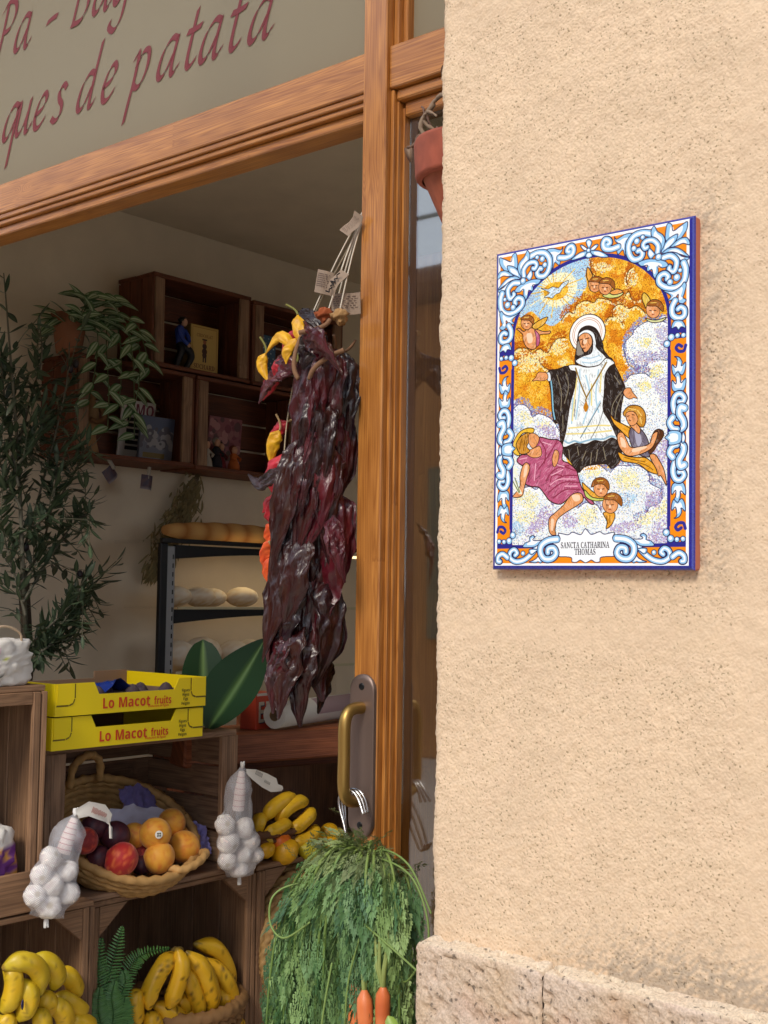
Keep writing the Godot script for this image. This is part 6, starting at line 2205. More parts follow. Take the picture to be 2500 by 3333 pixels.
func make_garlic() -> void:
	# net: fine white threads with gaps
	var ni := Image.create(64, 64, false, Image.FORMAT_RGBA8)
	for y in 64:
		for x in 64:
			var a := absf(fposmod((x + y) / 16.0, 1.0) - 0.5) * 2.0
			var b := absf(fposmod((x - y) / 16.0, 1.0) - 0.5) * 2.0
			var th := maxf(clampf((a - 0.62) * 4.0, 0, 1), clampf((b - 0.62) * 4.0, 0, 1))
			ni.set_pixel(x, y, Color(0.93, 0.93, 0.96, 0.15 + 0.34 * th))
	var net := mat("white_net", 255, 255, 255, 0.6, {"transparency": BaseMaterial3D.TRANSPARENCY_ALPHA})
	net.albedo_texture = ImageTexture.create_from_image(ni)
	net.uv1_scale = Vector3(10, 16, 1)
	var defs := [
		[GAR1, Vector3(-1.212, 1.082, -0.476), Vector3(-1.222, 1.04, -0.466), Vector3(-1.218, 0.965, -0.436), Vector3(-1.21, 0.903, -0.416), "net bag of garlic bulbs leaning on the peach basket, red printed paper tag", 0.060],
		[GAR2, Vector3(-1.305, 1.112, -0.989), Vector3(-1.318, 1.05, -0.990), Vector3(-1.318, 0.955, -0.992), Vector3(-1.312, 0.868, -0.992), "net bag of garlic bulbs hanging on the crate post, white barcode tag", 0.060],
	]
	for k in 2:
		var d: Array = defs[k]
		var bot: Vector3 = d[4]
		var t := thing("garlic_bag", d[5], "garlic", bot, "net bags of garlic")
		var gs: Array = d[0]
		for i in gs.size():
			var g: Array = gs[i]
			var m := MB.new()
			garlic_bulb(m, v3(g), g[3], Vector3(rng.randf_range(-0.3, 0.9), rng.randf_range(-0.9, 0.9), rng.randf_range(-0.6, 0.6)) if i % 2 else Vector3(rng.randf_range(-0.9, -0.2), rng.randf_range(-0.6, 0.6), rng.randf_range(-0.6, 0.3)))
			part(t, "garlic_bulb", m, M.satin)
		# the net hugs the bulbs: a sleeve whose radius follows them
		var ctrl := [d[1], d[2], d[3], bot]
		var path := smooth_path(ctrl, 9)
		var P := PackedVector3Array()
		var sides := 26
		for i in path.size():
			var f := float(i) / (path.size() - 1)
			var tg := (path[mini(i + 1, path.size() - 1)] - path[maxi(i - 1, 0)]).normalized()
			var sx := tg.cross(Vector3(1, 0.05, 0.1)).normalized()
			var fz := sx.cross(tg).normalized()
			for j in sides:
				var a := TAU * j / sides
				var dir := sx * cos(a) + fz * sin(a)
				var rr := lerpf(0.006, 0.030, smoothstep(0.0, 0.28, f)) * (1.0 + 0.22 * noi.get_noise_2d(cos(a) * 1.4 + k * 9.0, f * 5.0 + sin(a) * 1.4))
				for g in gs:
					var q := v3(g) - path[i]
					var along := q.dot(tg)
					var o := q - tg * along
					var gr: float = g[3] + 0.0035
					var s2 := gr * gr - along * along
					if s2 > 0.0:
						var b := o.dot(dir)
						var disc2 := s2 - (o.length_squared() - b * b)
						if disc2 > 0.0:
							rr = maxf(rr, b + sqrt(disc2))
				if i == path.size() - 1:
					rr = 0.004
				P.append(path[i] + dir * rr)
		# pull the skin taut: smooth the radii
		for pass_n in 2:
			var Q := P.duplicate()
			for i in range(1, path.size() - 1):
				for j in sides:
					var avg := (Q[(i - 1) * sides + j] + Q[(i + 1) * sides + j] + Q[i * sides + (j + 1) % sides] + Q[i * sides + (j + sides - 1) % sides]) * 0.25
					if (avg - path[i]).length() > (Q[i * sides + j] - path[i]).length():
						P[i * sides + j] = avg
		var m := MB.new()
		m.grid(P, sides, path.size(), true)
		part(t, "net", m, net)
		# rolled printed band inside the neck of the net
		m = MB.new()
		m.col = rc(240, 222, 216)
		var a0 := path[2]
		var a1: Vector3 = (d[2] as Vector3).lerp(d[3], 0.35)
		tube(m, PackedVector3Array([a0, a0.lerp(a1, 0.5), a1]), PackedFloat32Array([0.007, 0.0125, 0.0135]), 12, [], true)
		var bd := part(t, "paper_band", m, M.paper)
		m = MB.new()
		m.col = rc(190, 110, 110)
		for q in 6:
			var f := 0.12 + 0.15 * q
			var c := a0.lerp(a1, f)
			var tg := (a1 - a0).normalized()
			tube(m, PackedVector3Array([c, c + tg * 0.0014]), (lerpf(0.0073, 0.0130, f * 2.0) if f < 0.5 else 0.0136) + 0.0006, 12, [], false)
		part(t, "print", m, M.matte, bd)
		# knot and tassel
		m = MB.new()
		m.col = rc(236, 234, 232)
		for q in 7:
			var dd := Vector3(rng.randf_range(-0.3, 0.3), 1.0, rng.randf_range(-0.4, 0.4)).normalized()
			tube(m, PackedVector3Array([path[0], path[0] + dd * 0.007, path[0] + dd * 0.013 + Vector3(0, 0, rng.randf_range(-0.004, 0.004))]), PackedFloat32Array([0.004, 0.0035, 0.0015]), 6)
			var ee := Vector3(rng.randf_range(-0.2, 0.3), -1.0, rng.randf_range(-0.3, 0.3)).normalized()
			tube(m, PackedVector3Array([bot + Vector3(0, 0.002, 0), bot + ee * 0.008, bot + ee * 0.016]), PackedFloat32Array([0.004, 0.003, 0.001]), 6)
		part(t, "knot", m, M.satin)
		# paper tag
		m = MB.new()
		m.col = rc(236, 230, 220)
		var rows := []
		if k == 0:
			rows = [[Vector3(-1.200, 1.086, -0.470), 0.012], [Vector3(-1.195, 1.094, -0.492), 0.018], [Vector3(-1.195, 1.084, -0.522), 0.020], [Vector3(-1.198, 1.070, -0.541), 0.013], [Vector3(-1.20, 1.052, -0.549), 0.007], [Vector3(-1.20, 1.030, -0.551), 0.006]]
		else:
			rows = [[Vector3(-1.300, 1.104, -0.996), 0.006], [Vector3(-1.298, 1.094, -1.018), 0.016], [Vector3(-1.298, 1.078, -1.050), 0.022], [Vector3(-1.298, 1.064, -1.080), 0.022], [Vector3(-1.298, 1.056, -1.092), 0.012], [Vector3(-1.298, 1.053, -1.110), 0.008]]
		var TP := PackedVector3Array()
		for i in rows.size():
			var c: Vector3 = rows[i][0]
			var dv: Vector3 = (rows[mini(i + 1, rows.size() - 1)][0] - rows[maxi(i - 1, 0)][0]).normalized()
			var up := Vector3(1, 0, 0).cross(dv).normalized()
			if up.y < 0:
				up = -up
			if k == 0 and i >= 4:
				up = Vector3(0.2, 0.2, 0.95).normalized()
			for j in 5:
				var s := j / 4.0 * 2.0 - 1.0
				TP.append(c + up * (s * rows[i][1] * 0.75) + Vector3(0.002 * sin(j * 1.4 + i), 0, 0))
		m.grid(TP, 5, rows.size(), false, false)
		for i in TP.size():
			TP[i].x -= 0.0006
		m.grid(TP, 5, rows.size(), false, true)
		var tg2 := part(t, "paper_tag", m, M.paper)
		m = MB.new()
		m.col = rc(176, 70, 60) if k == 0 else rc(40, 38, 40)
		var pa: Vector3 = rows[1][0].lerp(rows[2][0], 0.2 if k == 0 else 0.0)
		var pb: Vector3 = rows[2][0].lerp(rows[3][0], 0.6)
		var dr := (pb - pa).normalized()
		var du := Vector3(1, 0, 0).cross(dr).normalized()
		if du.y < 0:
			du = -du
		for i in 16:
			var f := i / 16.0
			if k == 1 and f > 0.42 and f < 0.6:
				continue
			var c := pa.lerp(pb, f) + Vector3(0.0034, 0, 0) + du * (0.0 if k == 0 else (0.006 if f < 0.5 else -0.002))
			var hh := rng.randf_range(0.003, 0.006) if k == 0 else (0.005 if f < 0.5 else 0.003)
			m.oquad(c - du * hh, c + dr * 0.0012 - du * hh, c + dr * 0.0012 + du * hh, c + du * hh, Vector3(1, 0, 0))
		part(t, "print", m, M.matte, tg2)

# ------------------------------------------------------------------ fruit and baskets
func banana(ctrl: Array, r: float, sd: float, green: float, spots: float) -> MB:
	var m := MB.new()
	var pts := []
	for q in ctrl:
		pts.append(v3(q))
	# pull the middle towards the viewer a little so that the fruit bows outwards
	pts[1] += Vector3(0.012, 0.0, 0.0)
	pts[2] += Vector3(0.010, 0.0, 0.0)
	var path := smooth_path(pts, 8)
	var n := path.size()
	var P := PackedVector3Array()
	var C := PackedColorArray()
	var s := Vector3(1, 0.2, 0.3)
	var sides := 16
	for i in n:
		var t := float(i) / (n - 1)
		var tg := (path[mini(i + 1, n - 1)] - path[maxi(i - 1, 0)]).normalized()
		s = (s - tg * s.dot(tg)).normalized()
		var b := tg.cross(s)
		var rr := r * (0.28 + 0.72 * smoothstep(0.0, 0.26, t)) * (1.0 - 0.68 * smoothstep(0.72, 0.985, t))
		if i == 0 or i == n - 1:
			rr *= 0.55
		for k in sides:
			var a := TAU * k / sides
			var f := 0.97 + 0.13 * pow(absf(cos(2.5 * a + sd)), 2.0)
			P.append(path[i] + s * (cos(a) * rr * f) + b * (sin(a) * rr * f))
			var c := rc(230, 172, 24).lerp(rc(240, 194, 50), 0.5 + 0.5 * noi.get_noise_2d(t * 3.0, sd + cos(a)))
			c = c.lerp(rc(150, 166, 40), green * (0.35 + 0.65 * absf(t * 2.0 - 1.0)))
			var sp := noi.get_noise_3d(cos(a) * 4.2 + sd, sin(a) * 4.2, t * 15.0)
			if sp > 0.46 - 0.12 * spots and t > 0.06 and t < 0.97:
				c = c.lerp(rc(96, 58, 18), clampf((sp - 0.46 + 0.12 * spots) * 7.0, 0, 1) * spots)
			if t > 0.945:
				c = rc(52, 36, 20)
			elif t < 0.05:
				c = rc(148, 120, 44)
			C.append(c)
	var PP := PackedVector3Array()
	var CC := PackedColorArray()
	for k in sides:
		PP.append(path[0])
		CC.append(rc(110, 84, 36))
	PP.append_array(P)
	CC.append_array(C)
	for k in sides:
		PP.append(path[n - 1])
		CC.append(rc(40, 28, 18))
	m.grid(PP, sides, n + 2, true, false, CC)
	return m

# coiled basket: rim centre, two half axes of the rim, depth, size of its foot
func coil_basket(nm: String, label: String, ctr: Vector3, e1: Vector3, e2: Vector3, depth: float, foot: float, rings: int, col: Color, handles: Array) -> void:
	var n := e1.cross(e2).normalized()
	if n.y < 0:
		n = -n
	var t := thing(nm, label, "basket", ctr - n * depth)
	var prof := []
	for k in rings + 1:
		var f := float(k) / rings
		prof.append([foot + (1.0 - foot) * sin(f * PI / 2), -depth * cos(f * PI / 2 * 0.98)])
	var lin := MB.new()
	lin.col = col * 0.8
	var P := PackedVector3Array()
	for q in [[0.02, -depth * 0.98], [foot * 0.6, -depth * 0.98]] + prof:
		for k in 48:
			var a := TAU * k / 48
			P.append(ctr + (e1 * cos(a) + e2 * sin(a)) * q[0] * 0.985 + n * q[1])
	lin.grid(P, 48, rings + 3, true, false)
	part(t, "lining", lin, M.straw)
	var gap := depth * 1.25 / rings * 0.56
	for k in range(0, rings + 1):
		var m := MB.new()
		var q: Array = prof[k]
		var rim := k == rings
		var cnt := 132
		var pts := PackedVector3Array()
		var cols := []
		for i in cnt + 1:
			var a := TAU * i / cnt
			var w := 1.0 + 0.006 * noi.get_noise_2d(i * 0.4, k * 3.0)
			pts.append(ctr + (e1 * cos(a) + e2 * sin(a)) * q[0] * w + n * (q[1] + 0.0015 * noi.get_noise_2d(i * 0.3, k * 9.0)))
			cols.append((col * (0.86 + 0.22 * rng.randf())).lerp(rc(120, 84, 44), 0.22 * rng.randf()))
		tube(m, pts, gap * (1.5 if rim else 1.0), 8, cols, false, 1.0, n, 1.0, 1.0, TAU / 4.0 * (1 if k % 2 else -1), 2, 0.24)
		part(t, "rim" if rim else "coil", m, M.straw)
	for h in handles:
		var m := MB.new()
		var ctrl := []
		for p in h:
			ctrl.append(p)
		var pts := smooth_path(ctrl, 9)
		var cols := []
		for i in pts.size():
			cols.append(col * (0.85 + 0.25 * rng.randf()))
		tube(m, pts, 0.0085, 10, cols, true, 1.0, n, 1.0, 1.0, 1.3, 2, 0.2)
		part(t, "handle", m, M.straw)

func make_fruit() -> void:
	# --- bunches of bananas
	var bn := [
		["banana_bunch", BAN1, 0.0165, 0.6, 0.5, "greenish yellow banana bunch in the lower left crate", Vector3(-1.26, 0.62, -0.42)],
		["banana_bunch", BAN2, 0.0186, 0.0, 0.9, "ripe spotted banana bunch beside the fern in the lower crate", Vector3(-1.36, 0.52, -0.88)],
		["banana_bunch", BAN3, 0.0165, 0.25, 0.3, "small banana bunch lying on the lemons under the counter", Vector3(-1.39, 0.9, -1.1)],
	]
	for d in bn:
		var t := thing(d[0], d[5], "bananas", d[6], "banana bunches")
		var list: Array = d[1]
		for i in list.size():
			part(t, "banana", banana(list[i], d[2] * (0.94 + 0.12 * rng.randf()), i * 3.7 + d[2] * 100.0, d[3] * rng.randf_range(0.4, 1.0), d[4]), M.skin_fruit)
		# crown where the stalks join
		var m := MB.new()
		m.col = rc(120, 96, 40)
		var c := Vector3.ZERO
		for q in list.slice(0, 4):
			c += v3(q[0]) / 4.0
		blob(m, Transform3D(Basis(), c - Vector3(0.012, 0, 0)), Vector3(0.014, 0.012, 0.02), 12, 8, func(dd: Vector3) -> float: return 1.0 + 0.3 * noi.get_noise_3d(dd.x * 3, dd.y * 3, dd.z * 3))
		part(t, "crown", m, M.matte)
		if d[2] == 0.0165:
			var st := MB.new()
			st.col = rc(60, 70, 140)
			blob(st, Transform3D(Basis(Vector3.UP, 0.7), Vector3(-1.167, 0.777, -0.343)), Vector3(0.0015, 0.009, 0.007), 16, 8)
			part(t, "sticker", st, M.satin)
	# --- basket with peaches
	var C := Vector3(-1.445, 0.992, -0.775)
	coil_basket("palm_basket", "shallow coiled palm basket full of peaches and apricots", C, Vector3(0, 0, -0.172), Vector3(-0.142, 0.088, -0.01), 0.085, 0.50, 9, rc(198, 154, 94),
		[[Vector3(-1.565, 1.066, -0.715), Vector3(-1.56, 1.115, -0.722), Vector3(-1.555, 1.137, -0.757), Vector3(-1.56, 1.12, -0.79), Vector3(-1.57, 1.075, -0.80)],
		[Vector3(-1.325, 0.918, -0.80), Vector3(-1.300, 0.915, -0.815), Vector3(-1.292, 0.925, -0.85), Vector3(-1.305, 0.938, -0.885), Vector3(-1.335, 0.932, -0.90)]])
	for i in PEACH.size():
		var q: Array = PEACH[i]
		var kind: int = q[4]
		var r: float = q[3]
		var lab: String = ["yellow peach with a round sticker, in front of the basket's fruit", "yellow peach at the back of the basket by the tissue paper", "yellow peach half hidden at the middle of the basket", "lowest yellow peach against the basket rim", "rightmost yellow peach in the basket", "yellow peach in the gap behind the rightmost ones", "bright red peach at the front of the basket", "red peach at the left by the garlic net", "dark purple plum under the white paper tag", "dark plum at the back left of the basket", "dark plum low at the left of the basket", "red peach behind the bright red one", "dark plum between the red and yellow peaches", "red peach deep at the middle of the basket"][i]
		var nm := "plum" if kind == 3 else "peach"
		var t := thing(nm, lab, nm, Vector3(q[0], q[1] - r, q[2]), "peaches and plums in the palm basket")
		var m := MB.new()
		var ax := Vector3(rng.randf_range(-0.6, 0.8), rng.randf_range(-0.5, 0.8), rng.randf_range(-0.6, 0.6)).normalized()
		var xx := ax.cross(Vector3(0.2, 0.3, 0.9)).normalized()
		var B := Basis(xx, ax, xx.cross(ax))
		var sd := i * 4.1
		blob(m, Transform3D(B, v3(q)), Vector3(r, r * 0.95, r), 30, 20,
			func(d: Vector3) -> float:
				var seam := exp(-pow(d.x / 0.16, 2.0)) * maxf(0.0, d.z + 0.2)
				return 1.0 - 0.035 * seam - 0.13 * pow(maxf(0.0, d.y), 14.0) + 0.012 * noi.get_noise_3d(d.x * 2 + sd, d.y * 2, d.z * 2),
			func(d: Vector3) -> Color:
				var nn := noi.get_noise_3d(d.x * 2.2 + sd, d.y * 2.2, d.z * 2.2)
				var fine := noi.get_noise_3d(d.x * 9.0 + sd, d.y * 9.0, d.z * 9.0)
				if kind == 0:
					return rc(234, 164, 50).lerp(rc(222, 128, 42), clampf(nn * 1.6 + 0.1, 0, 1)).lerp(rc(236, 176, 80), clampf(fine * 0.8, 0, 1))
				if kind == 1:
					return rc(186, 36, 34).lerp(rc(222, 108, 58), clampf(nn * 2.0 - 0.1 + 0.2 * fine, 0, 1))
				if kind == 2:
					return rc(140, 32, 30).lerp(rc(196, 66, 44), clampf(nn * 2.0, 0, 1))
				return rc(70, 30, 44).lerp(rc(96, 42, 46), clampf(nn * 2.0 + 0.3 * fine, 0, 1)))
		part(t, "fruit_skin", m, M.peach if kind < 3 else M.satin)
		if i == 0:
			var st := MB.new()
			st.col = rc(238, 236, 226)
			var dirv := (Vector3(0.7406, 1.5, 0.9519) - v3(q)).normalized()
			dirv = (Vector3(0.82, 0.12, 0.40)).normalized()
			var up := Vector3(0, 1, 0)
			var sx := up.cross(dirv).normalized()
			var so := v3(q) + dirv * (r * 0.992)
			var RB := Basis(sx, dirv.cross(sx), dirv)
			blob(st, Transform3D(RB, so), Vector3(0.0085, 0.0085, 0.0016), 20, 10)
			var sk := part(t, "sticker", st, M.satin)
			var mk := MB.new()
			mk.col = rc(60, 54, 40)
			for a in 4:
				var dd := RB * Vector3(cos(a * PI / 2 + 0.78), sin(a * PI / 2 + 0.78), 0)
				blob(mk, Transform3D(RB, so + dd * 0.003 + dirv * 0.0012), Vector3(0.0022, 0.0022, 0.0007), 8, 6)
			part(t, "print", mk, M.matte, sk)
	# --- tissue paper in the basket
	for q in [["lilac printed tissue paper behind the peaches in the basket", Vector3(-1.47, 0.965, -0.84), Vector3(0, -0.01, -0.115), Vector3(-0.03, 0.055, 0.0), rc(208, 204, 222)], ["purple paper wrapper at the right edge of the basket", Vector3(-1.425, 0.942, -0.958), Vector3(0.01, -0.005, -0.032), Vector3(-0.01, 0.040, 0.004), rc(150, 140, 200)], ["violet tissue corner standing up behind the lilac tissue", Vector3(-1.515, 1.012, -0.872), Vector3(0, -0.008, -0.05), Vector3(-0.02, 0.048, 0.0), rc(120, 108, 164)]]:
		var t := thing("tissue_paper", q[0], "paper", q[1] - Vector3(0, 0.04, 0), "wrapping paper in the palm basket")
		var m := MB.new()
		m.col = q[4]
		var P := PackedVector3Array()
		for j in 15:
			for i in 19:
				var u := i / 9.0 - 1.0
				var v := j / 7.0 - 1.0
				var wv: float = 1.0 + 0.16 * noi.get_noise_2d(u * 2.0, q[1].z * 40.0)
				P.append(q[1] + q[2] * u + q[3] * v * wv * (1.0 - 0.25 * u * u) + Vector3(0.010, 0.004, 0.003) * noi.get_noise_2d(u * 2.6 + q[1].z * 50.0, v * 2.6) + Vector3(0.007, 0, 0) * absf(noi2.get_noise_2d(u * 6.0, v * 6.0 + q[1].z * 9.0)))
		m.grid(P, 19, 15, false, false)
		part(t, "sheet", m, M.paper)
	# --- bark basket with lemons
	var LC := Vector3(-1.455, 0.938, -1.195)
	coil_basket("bark_basket", "brown bark-strip basket of lemons under the counter", LC, Vector3(0.0, 0.0, -0.150), Vector3(-0.085, 0.004, 0.0), 0.05, 0.86, 5, rc(104, 66, 42), [[Vector3(-1.49, 0.94, -1.30), Vector3(-1.50, 0.985, -1.315), Vector3(-1.495, 0.992, -1.345), Vector3(-1.485, 0.95, -1.34)]])
	var fold := ["lemon at the front left of the bark basket", "orange among the lemons, under the bananas", "greenish lemon at the front of the bark basket", "lemon at the front right of the bark basket", "lemon at the right behind the front ones", "lemon at the back right of the bark basket", "lemon at the middle of the bark basket", "lemon at the left by the garlic net", "lemon at the far left behind the garlic net", "lemon low in the middle under the bananas"]
	for i in LEMON.size():
		var q: Array = LEMON[i]
		var r: float = q[3]
		var kind: int = q[4]
		var t := thing("orange" if kind == 1 else "lemon", fold[i], "orange" if kind == 1 else "lemon", Vector3(q[0], q[1] - r, q[2]), "citrus fruit in the bark basket")
		var m := MB.new()
		var ax := Vector3(rng.randf_range(-0.9, 0.9), rng.randf_range(-0.4, 0.5), rng.randf_range(-0.9, 0.9)).normalized()
		var xx := ax.cross(Vector3(0.2, 0.9, 0.3)).normalized()
		var cc: Color = [rc(226, 170, 24), rc(226, 112, 30), rc(196, 184, 40), rc(214, 176, 34)][kind]
		blob(m, Transform3D(Basis(xx, ax, xx.cross(ax)), v3(q)), Vector3(r, r * (1.0 if kind == 1 else 1.15), r), 24, 18,
			func(d: Vector3) -> float: return 1.0 + (0.0 if kind == 1 else 0.12 * pow(absf(d.y), 12.0)) + 0.012 * noi2.get_noise_3d(d.x * 14, d.y * 14, d.z * 14),
			func(d: Vector3) -> Color: return cc.lerp(cc * 0.82, clampf(noi.get_noise_3d(d.x * 3 + i, d.y * 3, d.z * 3) + 0.3, 0, 1)))
		part(t, "peel", m, M.skin_fruit)
	# --- straw basket behind the carrot leaves
	coil_basket("straw_basket", "pale straw basket standing in the crate behind the carrot leaves", Vector3(-1.42, 0.68, -1.26), Vector3(0.02, 0.10, -0.05) * 1.5, Vector3(-0.03, 0.05, 0.12) * 1.2, 0.12, 0.6, 8, rc(186, 150, 96), [])
	coil_basket("straw_basket", "straw basket under the ripe bananas in the lower crate", Vector3(-1.41, 0.60, -0.93), Vector3(0, 0, -0.135), Vector3(-0.11, 0.01, 0), 0.10, 0.7, 7, rc(150, 112, 70), [])
	# bench under the crates
	var b := thing("display_bench", "low timber bench under the display crates", "bench", Vector3(-1.5, 0.03, -0.8))
	for q in [[Vector3(-1.57, 0.548, -0.57), Vector3(-1.24, 0.578, -0.17)], [Vector3(-1.67, 0.448, -1.56), Vector3(-1.34, 0.478, -0.60)]]:
		plank(b, "top_board", q[0], q[1], M.crate_wood_dark)
		for x in [0.04, 0.29]:
			for f in [0.06, 0.94]:
				plank(b, "leg", Vector3(q[0].x + x - 0.025, 0.031, lerpf(q[0].z, q[1].z, f) - 0.025), Vector3(q[0].x + x + 0.025, q[0].y - 0.0005, lerpf(q[0].z, q[1].z, f) + 0.025), M.crate_wood_dark)

# ------------------------------------------------------------------ yellow fruit cartons
func make_cartons() -> void:
	var W := 0.385
	var D := 0.27
	var H := 0.063
	var yel := rc(246, 216, 8)
	for k in 2:
		var y0 := 1.1915 + k * 0.0655
		var zl := -0.478 - 0.003 * k
		var xf := -1.300 + 0.004 * k
		var t := thing("fruit_carton", "upper yellow cardboard fruit carton with red lettering, stacked on the other" if k == 1 else "lower yellow cardboard fruit carton with red lettering, on the wooden crate", "carton", Vector3(xf - D / 2, y0, zl - W / 2), "stacked yellow fruit cartons")
		var X := func(u: float, v: float, d: float) -> Vector3:
			return Vector3(xf - d, y0 + v, zl - u)
		# front wall with its hand notch
		var m := MB.new()
		m.col = yel
		var th := 0.003
		var top := [[0.0, H], [0.092, H + 0.0], [0.104, H - 0.024], [0.298, H - 0.024], [0.310, H - 0.001], [W, H - 0.001]]
		for i in top.size() - 1:
			var a: Array = top[i]
			var b: Array = top[i + 1]
			m.oquad(X.call(a[0], 0, 0), X.call(b[0], 0, 0), X.call(b[0], b[1], 0), X.call(a[0], a[1], 0), Vector3(1, 0, 0))
			m.oquad(X.call(a[0], 0, th), X.call(b[0], 0, th), X.call(b[0], b[1], th), X.call(a[0], a[1], th), Vector3(-1, 0, 0))
			m.oquad(X.call(a[0], a[1], 0), X.call(b[0], b[1], 0), X.call(b[0], b[1], th), X.call(a[0], a[1], th), Vector3(0, 1, 0))
		m.oquad(X.call(0, 0, 0), X.call(0, H, 0), X.call(0, H, th), X.call(0, 0, th), Vector3(0, 0, 1))
		m.oquad(X.call(W, 0, 0), X.call(W, H, 0), X.call(W, H, th), X.call(W, 0, th), Vector3(0, 0, -1))
		var fp := part(t, "front_panel", m, M.satin)
		# glued corner tabs, slightly proud
		for s in 2:
			m = MB.new()
			m.col = yel
			var u0 := 0.004 if s == 0 else W - 0.040
			var u1 := 0.044 if s == 0 else W - 0.001
			var pts := []
			var cut := 0.012
			pts = [[u0, 0.022], [u1 - cut, 0.022], [u1 - cut * 0.3, 0.022 + cut * 0.3], [u1, 0.022 + cut], [u1, H - 0.001], [u0, H - 0.001]] if s == 0 else [[u1, 0.022], [u0 + cut, 0.022], [u0 + cut * 0.3, 0.022 + cut * 0.3], [u0, 0.022 + cut], [u0, H - 0.002], [u1, H - 0.002]]
			var cen: Vector3 = X.call((u0 + u1) / 2, 0.045, -0.0016)
			for i in pts.size():
				var a: Vector3 = X.call(pts[i][0], pts[i][1], -0.0016)
				var b: Vector3 = X.call(pts[(i + 1) % 6][0], pts[(i + 1) % 6][1], -0.0016)
				if (a - cen).cross(b - cen).x > 0:
					m.tri(cen, a, b)
				else:
					m.tri(cen, b, a)
				m.oquad(a, b, b - Vector3(0.0014, 0, 0), a - Vector3(0.0014, 0, 0), (a + b) / 2 - cen)
			part(t, "corner_tab", m, M.satin, fp)
			m = MB.new()
			m.col = rc(120, 100, 8)
			for i in (4 if s == 0 else 4):
				var a: Vector3 = X.call(pts[i][0], pts[i][1], -0.0004)
				var b: Vector3 = X.call(pts[i + 1][0], pts[i + 1][1], -0.0004)
				var o := (a + b) / 2 - cen
				o.x = 0
				o = o.normalized() * 0.0035
				m.oquad(a, b, b + o, a + o, Vector3(1, 0, 0))
			part(t, "print", m, M.satin, fp)
		# side walls, back, floor
		m = MB.new()
		m.col = yel
		bb(m, Vector3(xf - D, y0, zl - 0.0031), Vector3(xf - 0.0032, y0 + H, zl), 0.0006)
		part(t, "side_panel", m, M.satin)
		m = MB.new()
		m.col = yel
		bb(m, Vector3(xf - D, y0, zl - W), Vector3(xf - 0.0032, y0 + H - 0.001, zl - W + 0.0031), 0.0006)
		part(t, "side_panel", m, M.satin)
		m = MB.new()
		m.col = rc(150, 118, 92)
		for q in [[0.0035, 0.10, H + 0.002], [0.10, 0.29, H - 0.014], [0.29, W - 0.0035, H + 0.002]]:
			bb(m, Vector3(xf - D, y0 + 0.0032, zl - q[1]), Vector3(xf - D + 0.003, y0 + q[2], zl - q[0]), 0.0006)
		part(t, "back_panel", m, M.matte)
		m = MB.new()
		m.col = rc(150, 118, 92)
		bb(m, Vector3(xf - D + 0.0032, y0, zl - W + 0.0033), Vector3(xf - 0.0033, y0 + 0.003, zl - 0.0033), 0.0005)
		part(t, "floor", m, M.matte)
		# lettering
		var rt := Vector3(0, 0, -1)
		var tw := 0.0012
		m = MB.new()
		m.col = rc(214, 66, 22)
		text_mesh(m, "Lo Macot", X.call(0.172, 0.0195, -tw), rt, Vector3.UP, 0.0205, "Droid Sans", true, 0.98)
		text_mesh(m, "fruits", X.call(0.266, 0.0185, -tw), rt, Vector3.UP, 0.0155, "Droid Sans", true, 0.82)
		text_mesh(m, "Productors de figues", X.call(0.255, 0.0075, -tw), rt, Vector3.UP, 0.0042, "Droid Sans", true, 0.95)
		part(t, "lettering", m, M.satin, fp)
		m = MB.new()
		m.col = rc(48, 40, 14)
		var words := ["Figues", "Higos", "Figs", "Feigen"]
		for i in 4:
			text_mesh(m, words[i], X.call(0.328, 0.036 - 0.0092 * i, -tw), rt, Vector3.UP, 0.0058, "Droid Sans", true, 0.9)
		part(t, "lettering", m, M.satin, fp)
		if k == 1:
			# moulded tray with a few figs, blue film
			m = MB.new()
			m.col = rc(30, 60, 150)
			var P := PackedVector3Array()
			for j in 9:
				for i in 13:
					var u := i / 12.0
					var v := j / 8.0
					P.append(X.call(0.13 + 0.13 * u, 0.030 + 0.034 * exp(-pow((u - 0.5) / 0.22, 2.0)) * (1.0 - v * 0.6) + 0.008 * noi.get_noise_2d(u * 6, v * 6), 0.05 + 0.12 * v))
			m.grid(P, 13, 9, false, true)
			part(t, "blue_film", m, M.gloss)
			m = MB.new()
			m.col = rc(120, 96, 88)
			bb(m, X.call(0.012, 0.012, 0.03), X.call(W - 0.012, 0.034, D - 0.02), 0.006, 0.001)
			part(t, "tray", m, M.matte)
			for i in 7:
				m = MB.new()
				blob(m, Transform3D(Basis(), X.call(0.05 + 0.045 * i, 0.026, 0.055 + 0.03 * (i % 2))), Vector3(0.018, 0.020, 0.018), 14, 10, func(d: Vector3) -> float: return 1.0 + 0.25 * pow(maxf(0.0, d.y), 6.0), func(d: Vector3) -> Color: return rc(64, 46, 66).lerp(rc(96, 84, 78), clampf(d.y * 0.5 + noi.get_noise_3d(d.x * 3 + i, d.y * 3, d.z * 3), 0, 1)))
				part(t, "fig", m, M.matte)

